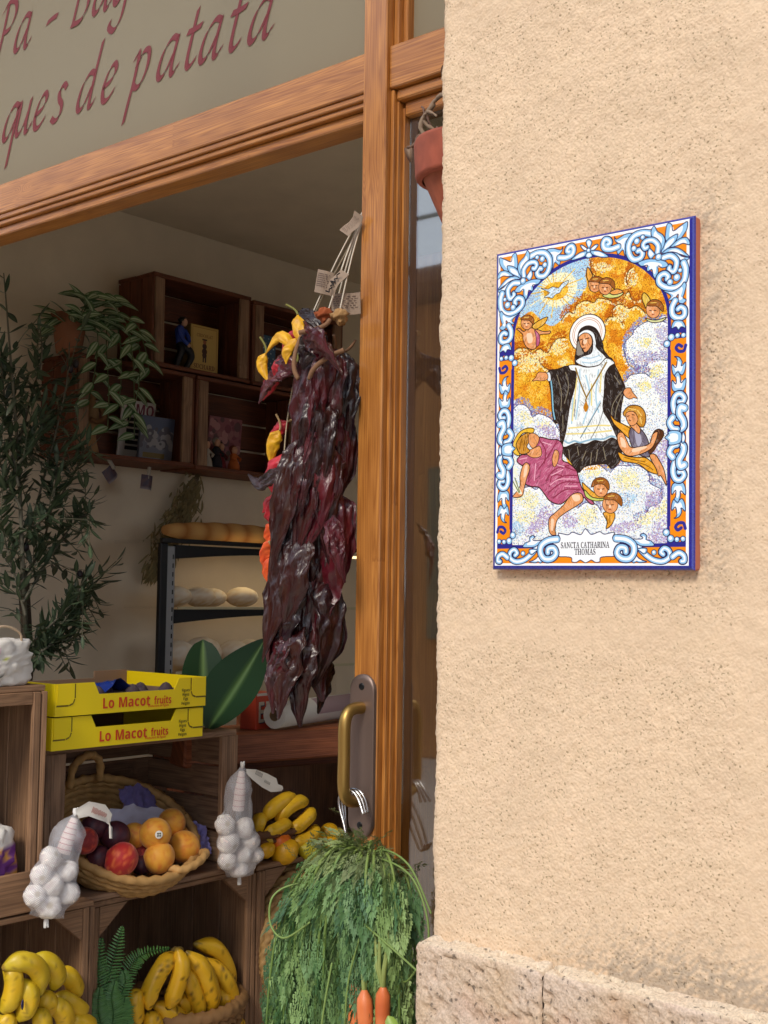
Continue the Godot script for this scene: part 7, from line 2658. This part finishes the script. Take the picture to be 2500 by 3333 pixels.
# ------------------------------------------------------------------ plants
func frond(ctrl: Array, w: float, n: int, ca: Color, cb: Color) -> MB:
	var m := MB.new()
	var pts := []
	for q in ctrl:
		pts.append(v3(q))
	var path := smooth_path(pts, 8)
	m.col = ca
	tube(m, path, 0.0011, 5)
	for i in n:
		var t := lerpf(0.12, 0.99, float(i) / n)
		var fi := t * (path.size() - 1)
		var i0 := mini(int(fi), path.size() - 2)
		var p := path[i0].lerp(path[i0 + 1], fi - i0)
		var tg := (path[i0 + 1] - path[i0]).normalized()
		var face := (Vector3(0.8, 0.35, 0.5) + Vector3(0.2, 0.2, 0.2) * sin(i * 1.7)).normalized()
		var sd := tg.cross(face).normalized()
		for s in [-1, 1]:
			var l := w * sin(PI * pow(lerpf(0.12, 1.0, t), 0.75)) * rng.randf_range(0.85, 1.1)
			leaf(m, p, sd * s + tg * 0.35, face, l + 0.003, 0.0036, 0.5, 0.15, ca.lerp(cb, rng.randf()), cb, 4, 0.7, 1)
	return m

func make_plants() -> void:
	# fern
	var f := thing("fern", "green fern with arching fronds beside the ripe bananas", "fern", Vector3(-1.36, 0.49, -0.70))
	for k in FRONDS.size():
		part(f, "frond", frond(FRONDS[k], 0.026 if k != 2 else 0.020, 26, rc(56, 104, 46), rc(98, 146, 72)), M.leafy)
	var m := MB.new()
	m.col = rc(90, 60, 44)
	lathe(m, [[0.0, 0.0], [0.04, 0.0], [0.055, 0.09], [0.05, 0.09], [0.0, 0.08]], 24, Transform3D(Basis(), Vector3(-1.40, 0.492, -0.70)))
	part(f, "pot", m, M.matte)
	# two rubber plant leaves behind the cartons
	var r := thing("rubber_plant_cutting", "two broad glossy dark green leaves standing behind the yellow cartons", "leaves", Vector3(-1.52, 1.19, -1.03))
	m = MB.new()
	leaf(m, Vector3(-1.49, 1.185, -1.035), Vector3(0.0, 1.0, 0.03), Vector3(0.80, 0.10, 0.60), 0.205, 0.105, 0.15, 0.14, rc(26, 56, 28), rc(110, 140, 78), 20, 0.80, 8, 0.5)
	part(r, "leaf", m, M.leafy)
	m = MB.new()
	leaf(m, Vector3(-1.40, 1.186, -0.965), Vector3(-0.14, 0.60, -0.74), Vector3(0.55, 0.75, 0.35), 0.285, 0.125, -0.35, 0.60, rc(30, 60, 34), rc(84, 116, 66), 20, 0.62, 8)
	part(r, "leaf", m, M.leafy)
	m = MB.new()
	m.col = rc(110, 84, 50)
	tube(m, PackedVector3Array([Vector3(-1.50, 1.18, -1.035), Vector3(-1.45, 1.183, -1.0), Vector3(-1.40, 1.188, -0.965)]), 0.006, 8)
	part(r, "twig", m, M.matte)
	# olive tree
	var o := thing("olive_tree", "potted olive tree with narrow grey-green leaves inside the shop window", "olive tree", Vector3(-1.76, 0.03, -0.72))
	m = MB.new()
	m.col = rc(150, 92, 70)
	lathe(m, [[0.0, 0.0], [0.13, 0.0], [0.17, 0.34], [0.16, 0.34], [0.0, 0.30]], 30, Transform3D(Basis(), Vector3(-1.80, 0.031, -0.72)))
	part(o, "pot", m, M.matte)
	m = MB.new()
	m.col = rc(84, 72, 60)
	var tp := smooth_path([Vector3(-1.80, 0.33, -0.72), Vector3(-1.785, 0.8, -0.725), Vector3(-1.765, 1.2, -0.722), v3(BRANCH[0][0]), v3(BRANCH[0][1])], 6)
	tube(m, tp, 0.013, 9)
	part(o, "trunk", m, M.matte)
	var lv := []
	for k in 4:
		var lm := MB.new()
		leaf(lm, Vector3.ZERO, Vector3(0, 0, -1), Vector3(0, 1, 0), 0.056, 0.0135, [0.3, -0.2, 0.6, 0.1][k], 0.22, [rc(52, 66, 44), rc(38, 54, 36), rc(74, 86, 64), rc(44, 60, 40)][k], [rc(80, 92, 66), rc(66, 80, 56), rc(98, 106, 84), rc(74, 86, 62)][k], 6, 0.75, 1)
		var me := lm.mesh(Vector3.ZERO)
		me.surface_set_material(0, M.leafy)
		lv.append(me)
	var count := 0
	var extra := MB.new()
	for k in BRANCH.size():
		var pts := []
		for q in BRANCH[k]:
			pts.append(v3(q))
		var path := smooth_path(pts, 10)
		m = MB.new()
		m.col = rc(104, 100, 84)
		var rad := PackedFloat32Array()
		for i in path.size():
			rad.append(lerpf(0.0075 if k == 0 else 0.0035, 0.0012, float(i) / path.size()))
		tube(m, path, rad, 6)
		part(o, "branch", m, M.matte)
		var n := 56 if k == 0 else 36
		for i in n:
			var t := lerpf(0.12, 1.0, (i + 0.5) / n)
			var fi := t * (path.size() - 1)
			var i0 := mini(int(fi), path.size() - 2)
			var p := path[i0].lerp(path[i0 + 1], fi - i0)
			if p.y > 2.02 and i % 3 != 0:
				continue
			var tg := (path[i0 + 1] - path[i0]).normalized()
			# a short twig with leaf pairs every few steps
			var twig := i % 4 == 2
			var dirs := []
			var sdv := tg.cross(Vector3(sin(i * 2.4), 0.3, cos(i * 2.4))).normalized()
			if twig:
				var te := p + (sdv + tg * 0.9 + Vector3(0, -0.1, 0)).normalized() * rng.randf_range(0.06, 0.12)
				m = MB.new()
				m.col = rc(110, 108, 88)
				tube(m, PackedVector3Array([p, p.lerp(te, 0.5) + Vector3(0, 0.006, 0), te]), 0.0012, 5)
				part(o, "twig", m, M.matte)
				for j in 7:
					var g := (j + 1) / 7.0
					var d2 := (te - p).normalized()
					dirs.append([p.lerp(te, g), (d2 * 0.8 + d2.cross(Vector3(sin(j * 3.1), cos(j * 1.7), 0.4)).normalized() * (0.9 if j < 6 else 0.1)).normalized()])
			else:
				dirs = [[p, (tg * 0.55 + sdv).normalized()], [p, (tg * 0.55 - sdv).normalized()]]
			for q in dirs:
				var fd: Vector3 = (q[1] + Vector3(0, rng.randf_range(-0.45, 0.15), 0)).normalized()
				var z := -fd
				var x := Vector3(rng.randf_range(-0.4, 0.4), 1, rng.randf_range(-0.4, 0.4)).cross(z).normalized()
				var sc := rng.randf_range(0.65, 1.1)
				var tr := Transform3D(Basis(x * sc, z.cross(x) * sc, z * sc), q[0] - o.position)
				if count < 290:
					var mi := MeshInstance3D.new()
					mi.name = "leaf"
					mi.mesh = lv[rng.randi() % 4]
					mi.transform = tr
					o.add_child(mi, true)
				else:
					leaf(extra, q[0], fd, x.cross(fd) * -1.0, 0.056 * sc, 0.0135 * sc, 0.25, 0.2, rc(54, 72, 50), rc(92, 108, 80), 5, 0.75, 1)
				count += 1
	if extra.v.size() > 0:
		var ex := part(o, "foliage", extra, M.leafy)
		ex.set_meta("kind", "stuff")
	for q in [Vector3(-1.75, 1.54, -0.86), Vector3(-1.74, 1.60, -0.70), Vector3(-1.73, 2.03, -0.80), Vector3(-1.73, 2.045, -0.815)]:
		m = MB.new()
		m.col = rc(34, 26, 32)
		blob(m, Transform3D(Basis(), q), Vector3(0.008, 0.011, 0.008), 12, 8)
		part(o, "olive", m, M.satin)
	# trailing plant on the shelf
	var t := thing("trailing_plant", "trailing plant with white-striped leaves spilling over the crate shelf", "plant", Vector3(-2.09, 2.150, -1.06))
	m = MB.new()
	m.col = rc(150, 98, 70)
	lathe(m, [[0.0, 0.0], [0.034, 0.0], [0.048, 0.095], [0.051, 0.096], [0.051, 0.108], [0.046, 0.108], [0.0, 0.095]], 24, Transform3D(Basis(), Vector3(-2.10, 2.150, -1.055)))
	part(t, "pot", m, M.matte)
	for k in 34:
		var an := TAU * k / 17.0 + rng.randf_range(-0.2, 0.2)
		var d := Vector3(cos(an) * 0.8 + 0.25, rng.randf_range(-0.55, 0.5), sin(an)).normalized()
		m = MB.new()
		striped_leaf(m, Vector3(-2.095, 2.252 - 0.012 * (k % 3), -1.062) + Vector3(cos(an) * 0.035, 0, sin(an) * 0.04), d, Vector3(0.6, 0.8, 0.1), rng.randf_range(0.05, 0.08), rng.randf_range(0.022, 0.032))
		part(t, "leaf", m, M.leafy)
	for k in TRAIL.size():
		var pts := [Vector3(-2.10, 2.245, -1.055)]
		for q in TRAIL[k]:
			pts.append(v3(q))
		var path := smooth_path(pts, 7)
		m = MB.new()
		m.col = rc(96, 110, 74)
		tube(m, path, 0.0016, 5)
		part(t, "stem", m, M.matte)
		var n := 12
		for i in n:
			var fi := lerpf(0.2, 1.0, (i + 0.5) / n) * (path.size() - 1)
			var i0 := mini(int(fi), path.size() - 2)
			var p := path[i0].lerp(path[i0 + 1], fi - i0)
			var tg := (path[i0 + 1] - path[i0]).normalized()
			var sgn := 1.0 if i % 2 else -1.0
			var d := (tg * 0.45 + Vector3(0.25, 0.05, sgn * 0.9 + rng.randf_range(-0.3, 0.3)) + Vector3(0, rng.randf_range(-0.35, 0.25), 0)).normalized()
			m = MB.new()
			striped_leaf(m, p, d, Vector3(0.8, 0.55, 0.25), rng.randf_range(0.052, 0.078), rng.randf_range(0.023, 0.031))
			part(t, "leaf", m, M.leafy)

# green blade with two pale bands
func striped_leaf(m: MB, base: Vector3, d: Vector3, f: Vector3, l: float, w: float) -> void:
	f = (f - d * f.dot(d)).normalized()
	var sd := d.cross(f)
	var P := PackedVector3Array()
	var C := PackedColorArray()
	var n := 7
	var seg := 7
	for j in seg + 1:
		var t := float(j) / seg
		var ww := w * 0.5 * pow(sin(PI * clampf(pow(t, 0.75), 0.02, 0.995)), 0.8)
		for i in n:
			var s := (i - 3) / 3.0
			P.append(base + d * (l * t) + sd * (ww * s) + f * (absf(s) * ww * 0.25 - l * 0.22 * t * t))
			C.append(rc(190, 202, 172) if absi(i - 3) == 1 else (rc(74, 108, 62) if i != 3 else rc(90, 122, 70)))
	m.grid(P, n, seg + 1, false, true, C)

# ------------------------------------------------------------------ small things
func sack(m: MB, ctr: Vector3, half: Vector3, sd: float, base: Color, tint = null) -> void:
	blob(m, Transform3D(Basis(Vector3.UP, 0.2), ctr), half, 44, 30,
		func(d: Vector3) -> float:
			var k := maxf(absf(d.x), maxf(absf(d.y), absf(d.z)))
			var sq := lerpf(1.0, 1.0 / k, 0.75)
			var cr := absf(noi2.get_noise_3d(d.x * 2.2 + sd, d.y * 2.2, d.z * 2.2)) * 0.20 + absf(noi2.get_noise_3d(d.x * 5 + sd, d.y * 5, d.z * 5)) * 0.09
			return sq * (1.02 - cr),
		tint if tint else func(_d: Vector3) -> Color: return base)

func cover(w: int, h: int) -> void:
	img = Image.create(w, h, false, Image.FORMAT_RGB8)

func print_mat(nm: String, rough := 0.5) -> StandardMaterial3D:
	var m := mat(nm, 255, 255, 255, rough)
	m.albedo_texture = ImageTexture.create_from_image(img)
	return m

# upright flat box facing +x with a printed front
func printed(nm: String, label: String, cat: String, ctr: Vector3, sz: Vector3, turn: float, lean: float, side: Color, pm: Material, group := "") -> void:
	var t := thing(nm, label, cat, ctr - Vector3(0, sz.y / 2, 0), group)
	var B := Basis(Vector3.UP, turn) * Basis(Vector3.BACK, lean)
	var m := MB.new()
	m.col = side
	bx(m, ctr, sz, 0.0012, B)
	var b := part(t, "body", m, M.satin)
	m = MB.new()
	var hx := sz.x / 2 + 0.0006
	var hy := sz.y / 2 - 0.0012
	var hz := sz.z / 2 - 0.0012
	m.quad(ctr + B * Vector3(hx, -hy, hz), ctr + B * Vector3(hx, -hy, -hz), ctr + B * Vector3(hx, hy, -hz), ctr + B * Vector3(hx, hy, hz), [Vector2(0, 1), Vector2(1, 1), Vector2(1, 0), Vector2(0, 0)])
	part(t, "printed_front", m, pm, b)

func make_small_things() -> void:
	# --- paper bag on the upper left crate
	var t := thing("paper_bag", "crumpled white paper bag with coloured print and a cord handle, on crate", "bag", Vector3(-1.32, 1.322, -0.352))
	var m := MB.new()
	sack(m, Vector3(-1.32, 1.366, -0.352), Vector3(0.055, 0.047, 0.072), 3.0, rc(232, 224, 214),
		func(d: Vector3) -> Color:
			var c := rc(232, 224, 214)
			for q in [[Vector3(0.75, -0.05, 0.62), rc(206, 60, 110), 0.10], [Vector3(0.85, 0.15, 0.15), rc(190, 196, 40), 0.09], [Vector3(0.80, 0.42, 0.35), rc(230, 170, 190), 0.08], [Vector3(0.86, -0.5, 0.30), rc(60, 64, 56), 0.06], [Vector3(0.70, -0.55, 0.62), rc(230, 150, 190), 0.09], [Vector3(0.86, -0.2, 0.42), rc(150, 110, 120), 0.06]]:
				if d.distance_to(q[0].normalized()) < q[2]:
					c = q[1]
			return c)
	part(t, "paper_body", m, M.paper)
	m = MB.new()
	m.col = rc(196, 170, 140)
	tube(m, smooth_path([Vector3(-1.285, 1.400, -0.322), Vector3(-1.283, 1.425, -0.330), Vector3(-1.283, 1.433, -0.358), Vector3(-1.284, 1.42, -0.390), Vector3(-1.29, 1.395, -0.398)], 7), 0.0024, 6)
	part(t, "cord_handle", m, M.matte)
	# --- purple and white bag inside that crate
	t = thing("purple_bag", "white and purple printed bag inside the upper left crate", "bag", Vector3(-1.33, 0.92, -0.30))
	m = MB.new()
	sack(m, Vector3(-1.325, 0.995, -0.338), Vector3(0.06, 0.075, 0.065), 8.0, rc(224, 216, 208),
		func(d: Vector3) -> Color:
			if d.y > -0.55 and d.y < 0.45:
				return rc(110, 52, 130) if noi.get_noise_3d(d.x * 4, d.y * 6, d.z * 4) < 0.28 else rc(206, 150, 60)
			return rc(226, 220, 212))
	part(t, "foil_body", m, M.satin)
	# --- yellow tin on the shelf
	cover(160, 224)
	img.fill(Color8(196, 160, 84))
	img.fill_rect(Rect2i(8, 8, 144, 208), Color8(170, 128, 58))
	img.fill_rect(Rect2i(11, 11, 138, 202), Color8(202, 168, 92))
	for q in [[80, 92, 13], [80, 116, 15], [80, 134, 13]]:
		disc(Vector2(q[0], q[1]), q[2], Color8(66, 34, 26))
	disc(Vector2(80, 72), 10, Color8(150, 86, 56))
	img.fill_rect(Rect2i(70, 140, 8, 26), Color8(60, 34, 28))
	img.fill_rect(Rect2i(83, 140, 8, 26), Color8(60, 34, 28))
	img.fill_rect(Rect2i(66, 58, 28, 7), Color8(60, 34, 28))
	img_text("CHOCOLAT", Vector2(80, 44), 15, Color8(140, 92, 40), "Droid Serif", true, 0.8)
	img_text("SUCHARD", Vector2(80, 188), 21, Color8(104, 52, 30), "Droid Serif", true, 0.85)
	printed("biscuit_tin", "old yellow printed tin standing on the crate shelf", "tin", Vector3(-2.135, 2.164 + 0.076, -1.555), Vector3(0.05, 0.152, 0.112), 0.0, 0.0, rc(150, 122, 60), print_mat("tin_print", 0.4))
	# --- figurine leaning beside it
	t = thing("figurine", "dark-haired figurine in a blue jacket and black trousers beside the tin", "figurine", Vector3(-2.10, 2.164, -1.455))
	m = MB.new()
	m.col = rc(18, 18, 22)
	tube(m, smooth_path([Vector3(-2.10, 2.168, -1.436), Vector3(-2.095, 2.195, -1.44), Vector3(-2.09, 2.222, -1.447), Vector3(-2.10, 2.242, -1.448)], 5), PackedFloat32Array([0.008, 0.008, 0.009, 0.009, 0.010, 0.010, 0.011, 0.011, 0.011, 0.012, 0.012, 0.012, 0.013, 0.013, 0.013, 0.013]), 10)
	tube(m, smooth_path([Vector3(-2.09, 2.168, -1.462), Vector3(-2.085, 2.200, -1.480), Vector3(-2.082, 2.222, -1.472), Vector3(-2.10, 2.242, -1.452)], 5), PackedFloat32Array([0.008, 0.008, 0.009, 0.009, 0.010, 0.010, 0.011, 0.011, 0.011, 0.012, 0.012, 0.012, 0.013, 0.013, 0.013, 0.013]), 10)
	part(t, "trousers", m, M.satin)
	m = MB.new()
	m.col = rc(34, 62, 150)
	tube(m, PackedVector3Array([Vector3(-2.10, 2.238, -1.450), Vector3(-2.10, 2.26, -1.450), Vector3(-2.10, 2.285, -1.448), Vector3(-2.10, 2.297, -1.452)]), PackedFloat32Array([0.014, 0.015, 0.018, 0.010]), 12, [], true, 0.75)
	tube(m, smooth_path([Vector3(-2.095, 2.288, -1.436), Vector3(-2.082, 2.268, -1.432), Vector3(-2.075, 2.250, -1.442), Vector3(-2.072, 2.240, -1.456)], 4), 0.0062, 8)
	tube(m, smooth_path([Vector3(-2.098, 2.288, -1.464), Vector3(-2.085, 2.266, -1.468), Vector3(-2.076, 2.250, -1.464)], 4), 0.006, 8)
	part(t, "jacket", m, M.satin)
	m = MB.new()
	m.col = rc(206, 160, 132)
	blob(m, Transform3D(Basis(), Vector3(-2.093, 2.309, -1.458)), Vector3(0.010, 0.013, 0.010), 14, 10)
	blob(m, Transform3D(Basis(), Vector3(-2.071, 2.236, -1.460)), Vector3(0.005, 0.006, 0.005), 10, 8)
	part(t, "skin", m, M.satin)
	m = MB.new()
	m.col = rc(20, 18, 18)
	blob(m, Transform3D(Basis(), Vector3(-2.099, 2.315, -1.456)), Vector3(0.013, 0.012, 0.0135), 14, 10, func(d: Vector3) -> float: return 1.0 + 0.25 * noi.get_noise_3d(d.x * 4, d.y * 4, d.z * 4))
	part(t, "hair", m, M.satin)
	# --- blue dotted box
	cover(96, 200)
	img.fill(Color8(62, 96, 124))
	for j in 9:
		for i in 4:
			disc(Vector2(14 + i * 24 + (12 if j % 2 else 0), 12 + j * 19), 2.6, Color8(190, 206, 214))
	img.fill_rect(Rect2i(0, 172, 96, 16), Color8(176, 130, 92))
	printed("dotted_box", "tall blue box with pale dots on the far crate shelf", "box", Vector3(-2.12, 2.162 + 0.083, -1.795), Vector3(0.06, 0.166, 0.09), 0.0, 0.0, rc(54, 84, 110), print_mat("dot_print", 0.6))
	# --- magazines and books in the lower shelves
	cover(128, 180)
	img.fill(Color8(206, 196, 188))
	img_text("TIMO", Vector2(66, 26), 34, Color8(120, 40, 60), "Droid Sans", true, 0.95)
	for j in 6:
		img.fill_rect(Rect2i(24, 50 + j * 17, 80, 11), Color8(44, 36, 40))
	printed("magazine", "white magazine with red title leaning in the lower crate shelf", "magazine", Vector3(-2.165, 1.882 + 0.09, -1.345), Vector3(0.006, 0.18, 0.125), 0.0, -0.12, rc(206, 196, 188), print_mat("magazine_print"))
	cover(128, 160)
	for y in 160:
		img.fill_rect(Rect2i(0, y, 128, 1), Color8(84, 92, 116) if y < 60 else Color8(112, 112, 124))
	for k in 60:
		disc(Vector2(rng.randf_range(0, 128), rng.randf_range(40, 110)), rng.randf_range(4, 14), Color8(150, 146, 148) if k % 2 else Color8(92, 88, 98))
	img.fill_rect(Rect2i(14, 130, 84, 18), Color8(120, 98, 44))
	printed("picture_book", "grey landscape picture book at the front of the lower crate shelf", "book", Vector3(-2.11, 1.882 + 0.066, -1.375), Vector3(0.010, 0.132, 0.125), 0.0, -0.1, rc(90, 92, 104), print_mat("landscape_print"))
	cover(128, 160)
	img.fill(Color8(142, 82, 86))
	for k in 90:
		var yy := rng.randf_range(0, 160)
		disc(Vector2(rng.randf_range(0, 128), yy), rng.randf_range(4, 14), [Color8(176, 120, 118), Color8(120, 56, 66), Color8(150, 96, 96), Color8(96, 60, 62)][k % 4] if yy < 100 else [Color8(84, 56, 48), Color8(104, 66, 50)][k % 2])
	printed("picture_book", "reddish picture book with clouds behind the dolls", "book", Vector3(-2.165, 1.878 + 0.088, -1.690), Vector3(0.012, 0.176, 0.14), 0.0, -0.08, rc(120, 70, 72), print_mat("cloud_print"))
	cover(64, 160)
	img.fill(Color8(182, 170, 158))
	img.fill_rect(Rect2i(22, 40, 20, 110), Color8(150, 44, 44))
	printed("booklet", "pale booklet with a red bar at the left of the doll shelf", "book", Vector3(-2.150, 1.878 + 0.098, -1.575), Vector3(0.008, 0.196, 0.05), 0.1, -0.06, rc(182, 170, 158), print_mat("booklet_print"))
	# --- dolls
	var dd := [[Vector3(-2.09, 1.878, -1.555), rc(176, 164, 150), rc(30, 26, 26), 0.085, "slim doll in pale clothes at the left of the lower shelf"], [Vector3(-2.10, 1.878, -1.605), rc(36, 30, 34), rc(160, 150, 140), 0.10, "dark-robed doll with pale beard on the lower shelf"], [Vector3(-2.09, 1.878, -1.668), rc(176, 90, 34), rc(120, 60, 40), 0.078, "orange-dressed doll on the lower shelf"], [Vector3(-2.12, 1.878, -1.64), rc(120, 40, 44), rc(50, 34, 30), 0.09, "red-dressed doll behind the orange one"]]
	for q in dd:
		t = thing("doll", q[4], "doll", q[0], "dolls on the crate shelf")
		m = MB.new()
		m.col = q[1]
		var h: float = q[3]
		lathe(m, [[0.0, 0.0], [0.020, 0.001], [0.018, h * 0.25], [0.010, h * 0.5], [0.014, h * 0.62], [0.006, h * 0.72], [0.0, h * 0.73]], 16, Transform3D(Basis(), q[0]))
		tube(m, PackedVector3Array([q[0] + Vector3(0.0, h * 0.62, 0.010), q[0] + Vector3(0.012, h * 0.48, 0.018), q[0] + Vector3(0.018, h * 0.42, 0.008)]), 0.0042, 7)
		tube(m, PackedVector3Array([q[0] + Vector3(0.0, h * 0.62, -0.010), q[0] + Vector3(0.012, h * 0.48, -0.018), q[0] + Vector3(0.018, h * 0.42, -0.008)]), 0.0042, 7)
		part(t, "clothes", m, M.matte)
		m = MB.new()
		m.col = rc(196, 146, 116)
		blob(m, Transform3D(Basis(), q[0] + Vector3(0.002, h * 0.83, 0)), Vector3(0.0105, 0.0125, 0.0105), 12, 9)
		part(t, "head", m, M.satin)
		m = MB.new()
		m.col = q[2]
		blob(m, Transform3D(Basis(), q[0] + Vector3(-0.003, h * 0.86, 0)), Vector3(0.012, 0.0135, 0.0125), 12, 9, func(d: Vector3) -> float: return 1.0 + 0.3 * noi.get_noise_3d(d.x * 4, d.y * 4, d.z * 4))
		part(t, "hair", m, M.matte)
	# --- carved figure at the left of the lower shelf
	t = thing("carved_figure", "pale carved wooden figure on the lower shelf under the trailing plant", "carving", Vector3(-2.10, 1.882, -1.135))
	m = MB.new()
	m.col = rc(164, 124, 84)
	tube(m, smooth_path([Vector3(-2.10, 1.882, -1.135), Vector3(-2.10, 1.93, -1.13), Vector3(-2.10, 1.98, -1.14), Vector3(-2.10, 2.02, -1.135), Vector3(-2.10, 2.06, -1.138)], 5), PackedFloat32Array([0.026, 0.025, 0.024, 0.022, 0.021, 0.02, 0.021, 0.023, 0.024, 0.022, 0.02, 0.019, 0.02, 0.021, 0.02, 0.016, 0.012, 0.012, 0.014, 0.013, 0.006]), 14)
	part(t, "wood", m, M.matte)
	m = MB.new()
	m.col = rc(140, 100, 64)
	tube(m, smooth_path([Vector3(-2.085, 2.01, -1.155), Vector3(-2.072, 1.985, -1.16), Vector3(-2.07, 1.97, -1.14), Vector3(-2.078, 1.975, -1.118)], 5), 0.007, 8)
	part(t, "arms", m, M.matte)
	# --- snapshots clipped under the shelf
	for k in 2:
		var p: Vector3 = [Vector3(-2.10, 1.838, -1.200), Vector3(-2.10, 1.822, -1.335)][k]
		t = thing("clipped_snapshot", ["curled snapshot clipped under the left end of the shelf", "dark snapshot clipped under the middle of the shelf"][k], "photo", p, "snapshots clipped under the shelf")
		m = MB.new()
		var P := PackedVector3Array()
		var C := PackedColorArray()
		var B := Basis(Vector3.RIGHT, [0.7, -0.1][k]) * Basis(Vector3.UP, 0.3)
		for j in 6:
			for i in 8:
				var u := i / 7.0 - 0.5
				var v := j / 5.0 - 0.5
				P.append(p + B * Vector3(0.012 * cos(u * 3.0) * (1 if k == 0 else 1.4), -0.006 + v * 0.042, -u * 0.055))
				C.append(rc(150, 138, 140) if j == 0 or i == 7 else (rc(92, 70, 76) if noi.get_noise_2d(i * 0.7 + k * 5, j * 0.7) > 0 else rc(70, 60, 78)))
		m.grid(P, 8, 6, false, false, C)
		part(t, "picture", m, M.satin)
		m = MB.new()
		m.col = rc(176, 168, 156)
		bx(m, p + Vector3(0.012, 0.022, 0), Vector3(0.008, 0.036, 0.009), 0.001, B)
		part(t, "clip", m, M.satin)
	# --- dried herb bundle on the wall
	t = thing("dried_herb_bundle", "long bundle of dried grey-green herbs hanging under the shelf", "herbs", Vector3(-2.17, 1.53, -1.48))
	m = MB.new()
	for k in 620:
		var f := pow(rng.randf(), 0.8)
		var ax := Vector3(-2.165, 1.862, -1.590).lerp(Vector3(-2.175, 1.555, -1.435), f)
		var w := 0.012 + 0.024 * sin(PI * minf(1.0, f * 0.8 + 0.15))
		var p := ax + Vector3(rng.randfn(0, w * 0.4), rng.randfn(0, 0.01), rng.randfn(0, w * 0.75))
		p.x = maxf(p.x, -2.205)
		var d := Vector3(rng.randfn(0.05, 0.35), -1.0, 0.45 + rng.randfn(0.0, 0.55)).normalized()
		leaf(m, p, d, Vector3(0.9, 0.2, 0.3), rng.randf_range(0.022, 0.046), rng.randf_range(0.004, 0.009), rng.randf_range(-0.6, 0.9), 0.3, rc(128, 112, 74).lerp(rc(94, 90, 62), rng.randf()), rc(140, 124, 84), 3, 0.8, 1)
	var hl := part(t, "dry_leaves", m, M.matte)
	hl.set_meta("kind", "stuff")
	for k in 5:
		m = MB.new()
		m.col = rc(110, 92, 62)
		tube(m, smooth_path([Vector3(-2.165, 1.868, -1.598 + 0.004 * k), Vector3(-2.17, 1.72, -1.53 + 0.008 * (k - 2)), Vector3(-2.178, 1.57, -1.445 + 0.014 * (k - 2))], 6), 0.0016, 5)
		part(t, "stalk", m, M.matte)
	# --- roll of paper on the counter
	t = thing("paper_roll", "white roll of printed wrapping paper lying on the worn counter", "paper roll", Vector3(-1.50, 1.17, -1.42))
	var a := Vector3(-1.435, 1.203, -1.215)
	var b := Vector3(-1.53, 1.203, -1.66)
	m = MB.new()
	m.col = rc(226, 222, 214)
	var ax2 := (b - a).normalized()
	var u1 := ax2.cross(Vector3.UP).normalized()
	var u2 := u1.cross(ax2)
	var PP := PackedVector3Array()
	for row in [[a, 0.014], [a, 0.032], [b, 0.032], [b, 0.014], [a, 0.014]]:
		for k in 32:
			var an := TAU * k / 32
			PP.append(row[0] + (u1 * cos(an) + u2 * sin(an)) * row[1])
	for r in 4:
		var sub := PP.slice(r * 32, r * 32 + 64)
		m.grid(sub, 32, 2, true, false)
	var roll := part(t, "roll", m, M.paper)
	m = MB.new()
	m.col = rc(176, 150, 152)
	var pr := PackedVector3Array()
	for row in [0.34, 0.78]:
		for k in 9:
			var an := -0.2 + 1.5 * k / 8.0
			pr.append(a.lerp(b, row) + (u1 * -cos(an) * -1.0 + u2 * sin(an)) * 0.0325)
	m.grid(pr, 9, 2, false, false)
	part(t, "print", m, M.matte, roll)
	m = MB.new()
	m.col = rc(170, 140, 104)
	PP = PackedVector3Array()
	for row in [[a, 0.0138], [b, 0.0138]]:
		for k in 20:
			var an := TAU * k / 20
			PP.append(row[0] + (u1 * cos(an) + u2 * sin(an)) * row[1])
	m.grid(PP, 20, 2, true, true)
	part(t, "cardboard_core", m, M.matte, roll)
	# --- carton with big letters behind the leaf
	cover(128, 128)
	img.fill(Color8(196, 70, 42))
	img.fill_rect(Rect2i(0, 0, 128, 10), Color8(214, 206, 196))
	img_text("ER", Vector2(66, 74), 74, Color8(40, 60, 92), "Droid Sans", true, 0.9)
	img_text("ER", Vector2(61, 70), 74, Color8(214, 206, 192), "Droid Sans", true, 0.9)
	printed("lettered_box", "orange box with large ER letters beside the paper roll", "box", Vector3(-1.505, 1.166 + 0.045, -1.225), Vector3(0.05, 0.09, 0.075), 0.15, 0.0, rc(180, 60, 36), print_mat("letter_print"))
	t = thing("glass_guard", "small clear glass pane standing on the counter behind the roll", "glass", Vector3(-1.56, 1.17, -1.36))
	m = MB.new()
	bb(m, Vector3(-1.585, 1.1665, -1.60), Vector3(-1.580, 1.33, -1.27), 0.0005)
	part(t, "pane", m, M.glass)
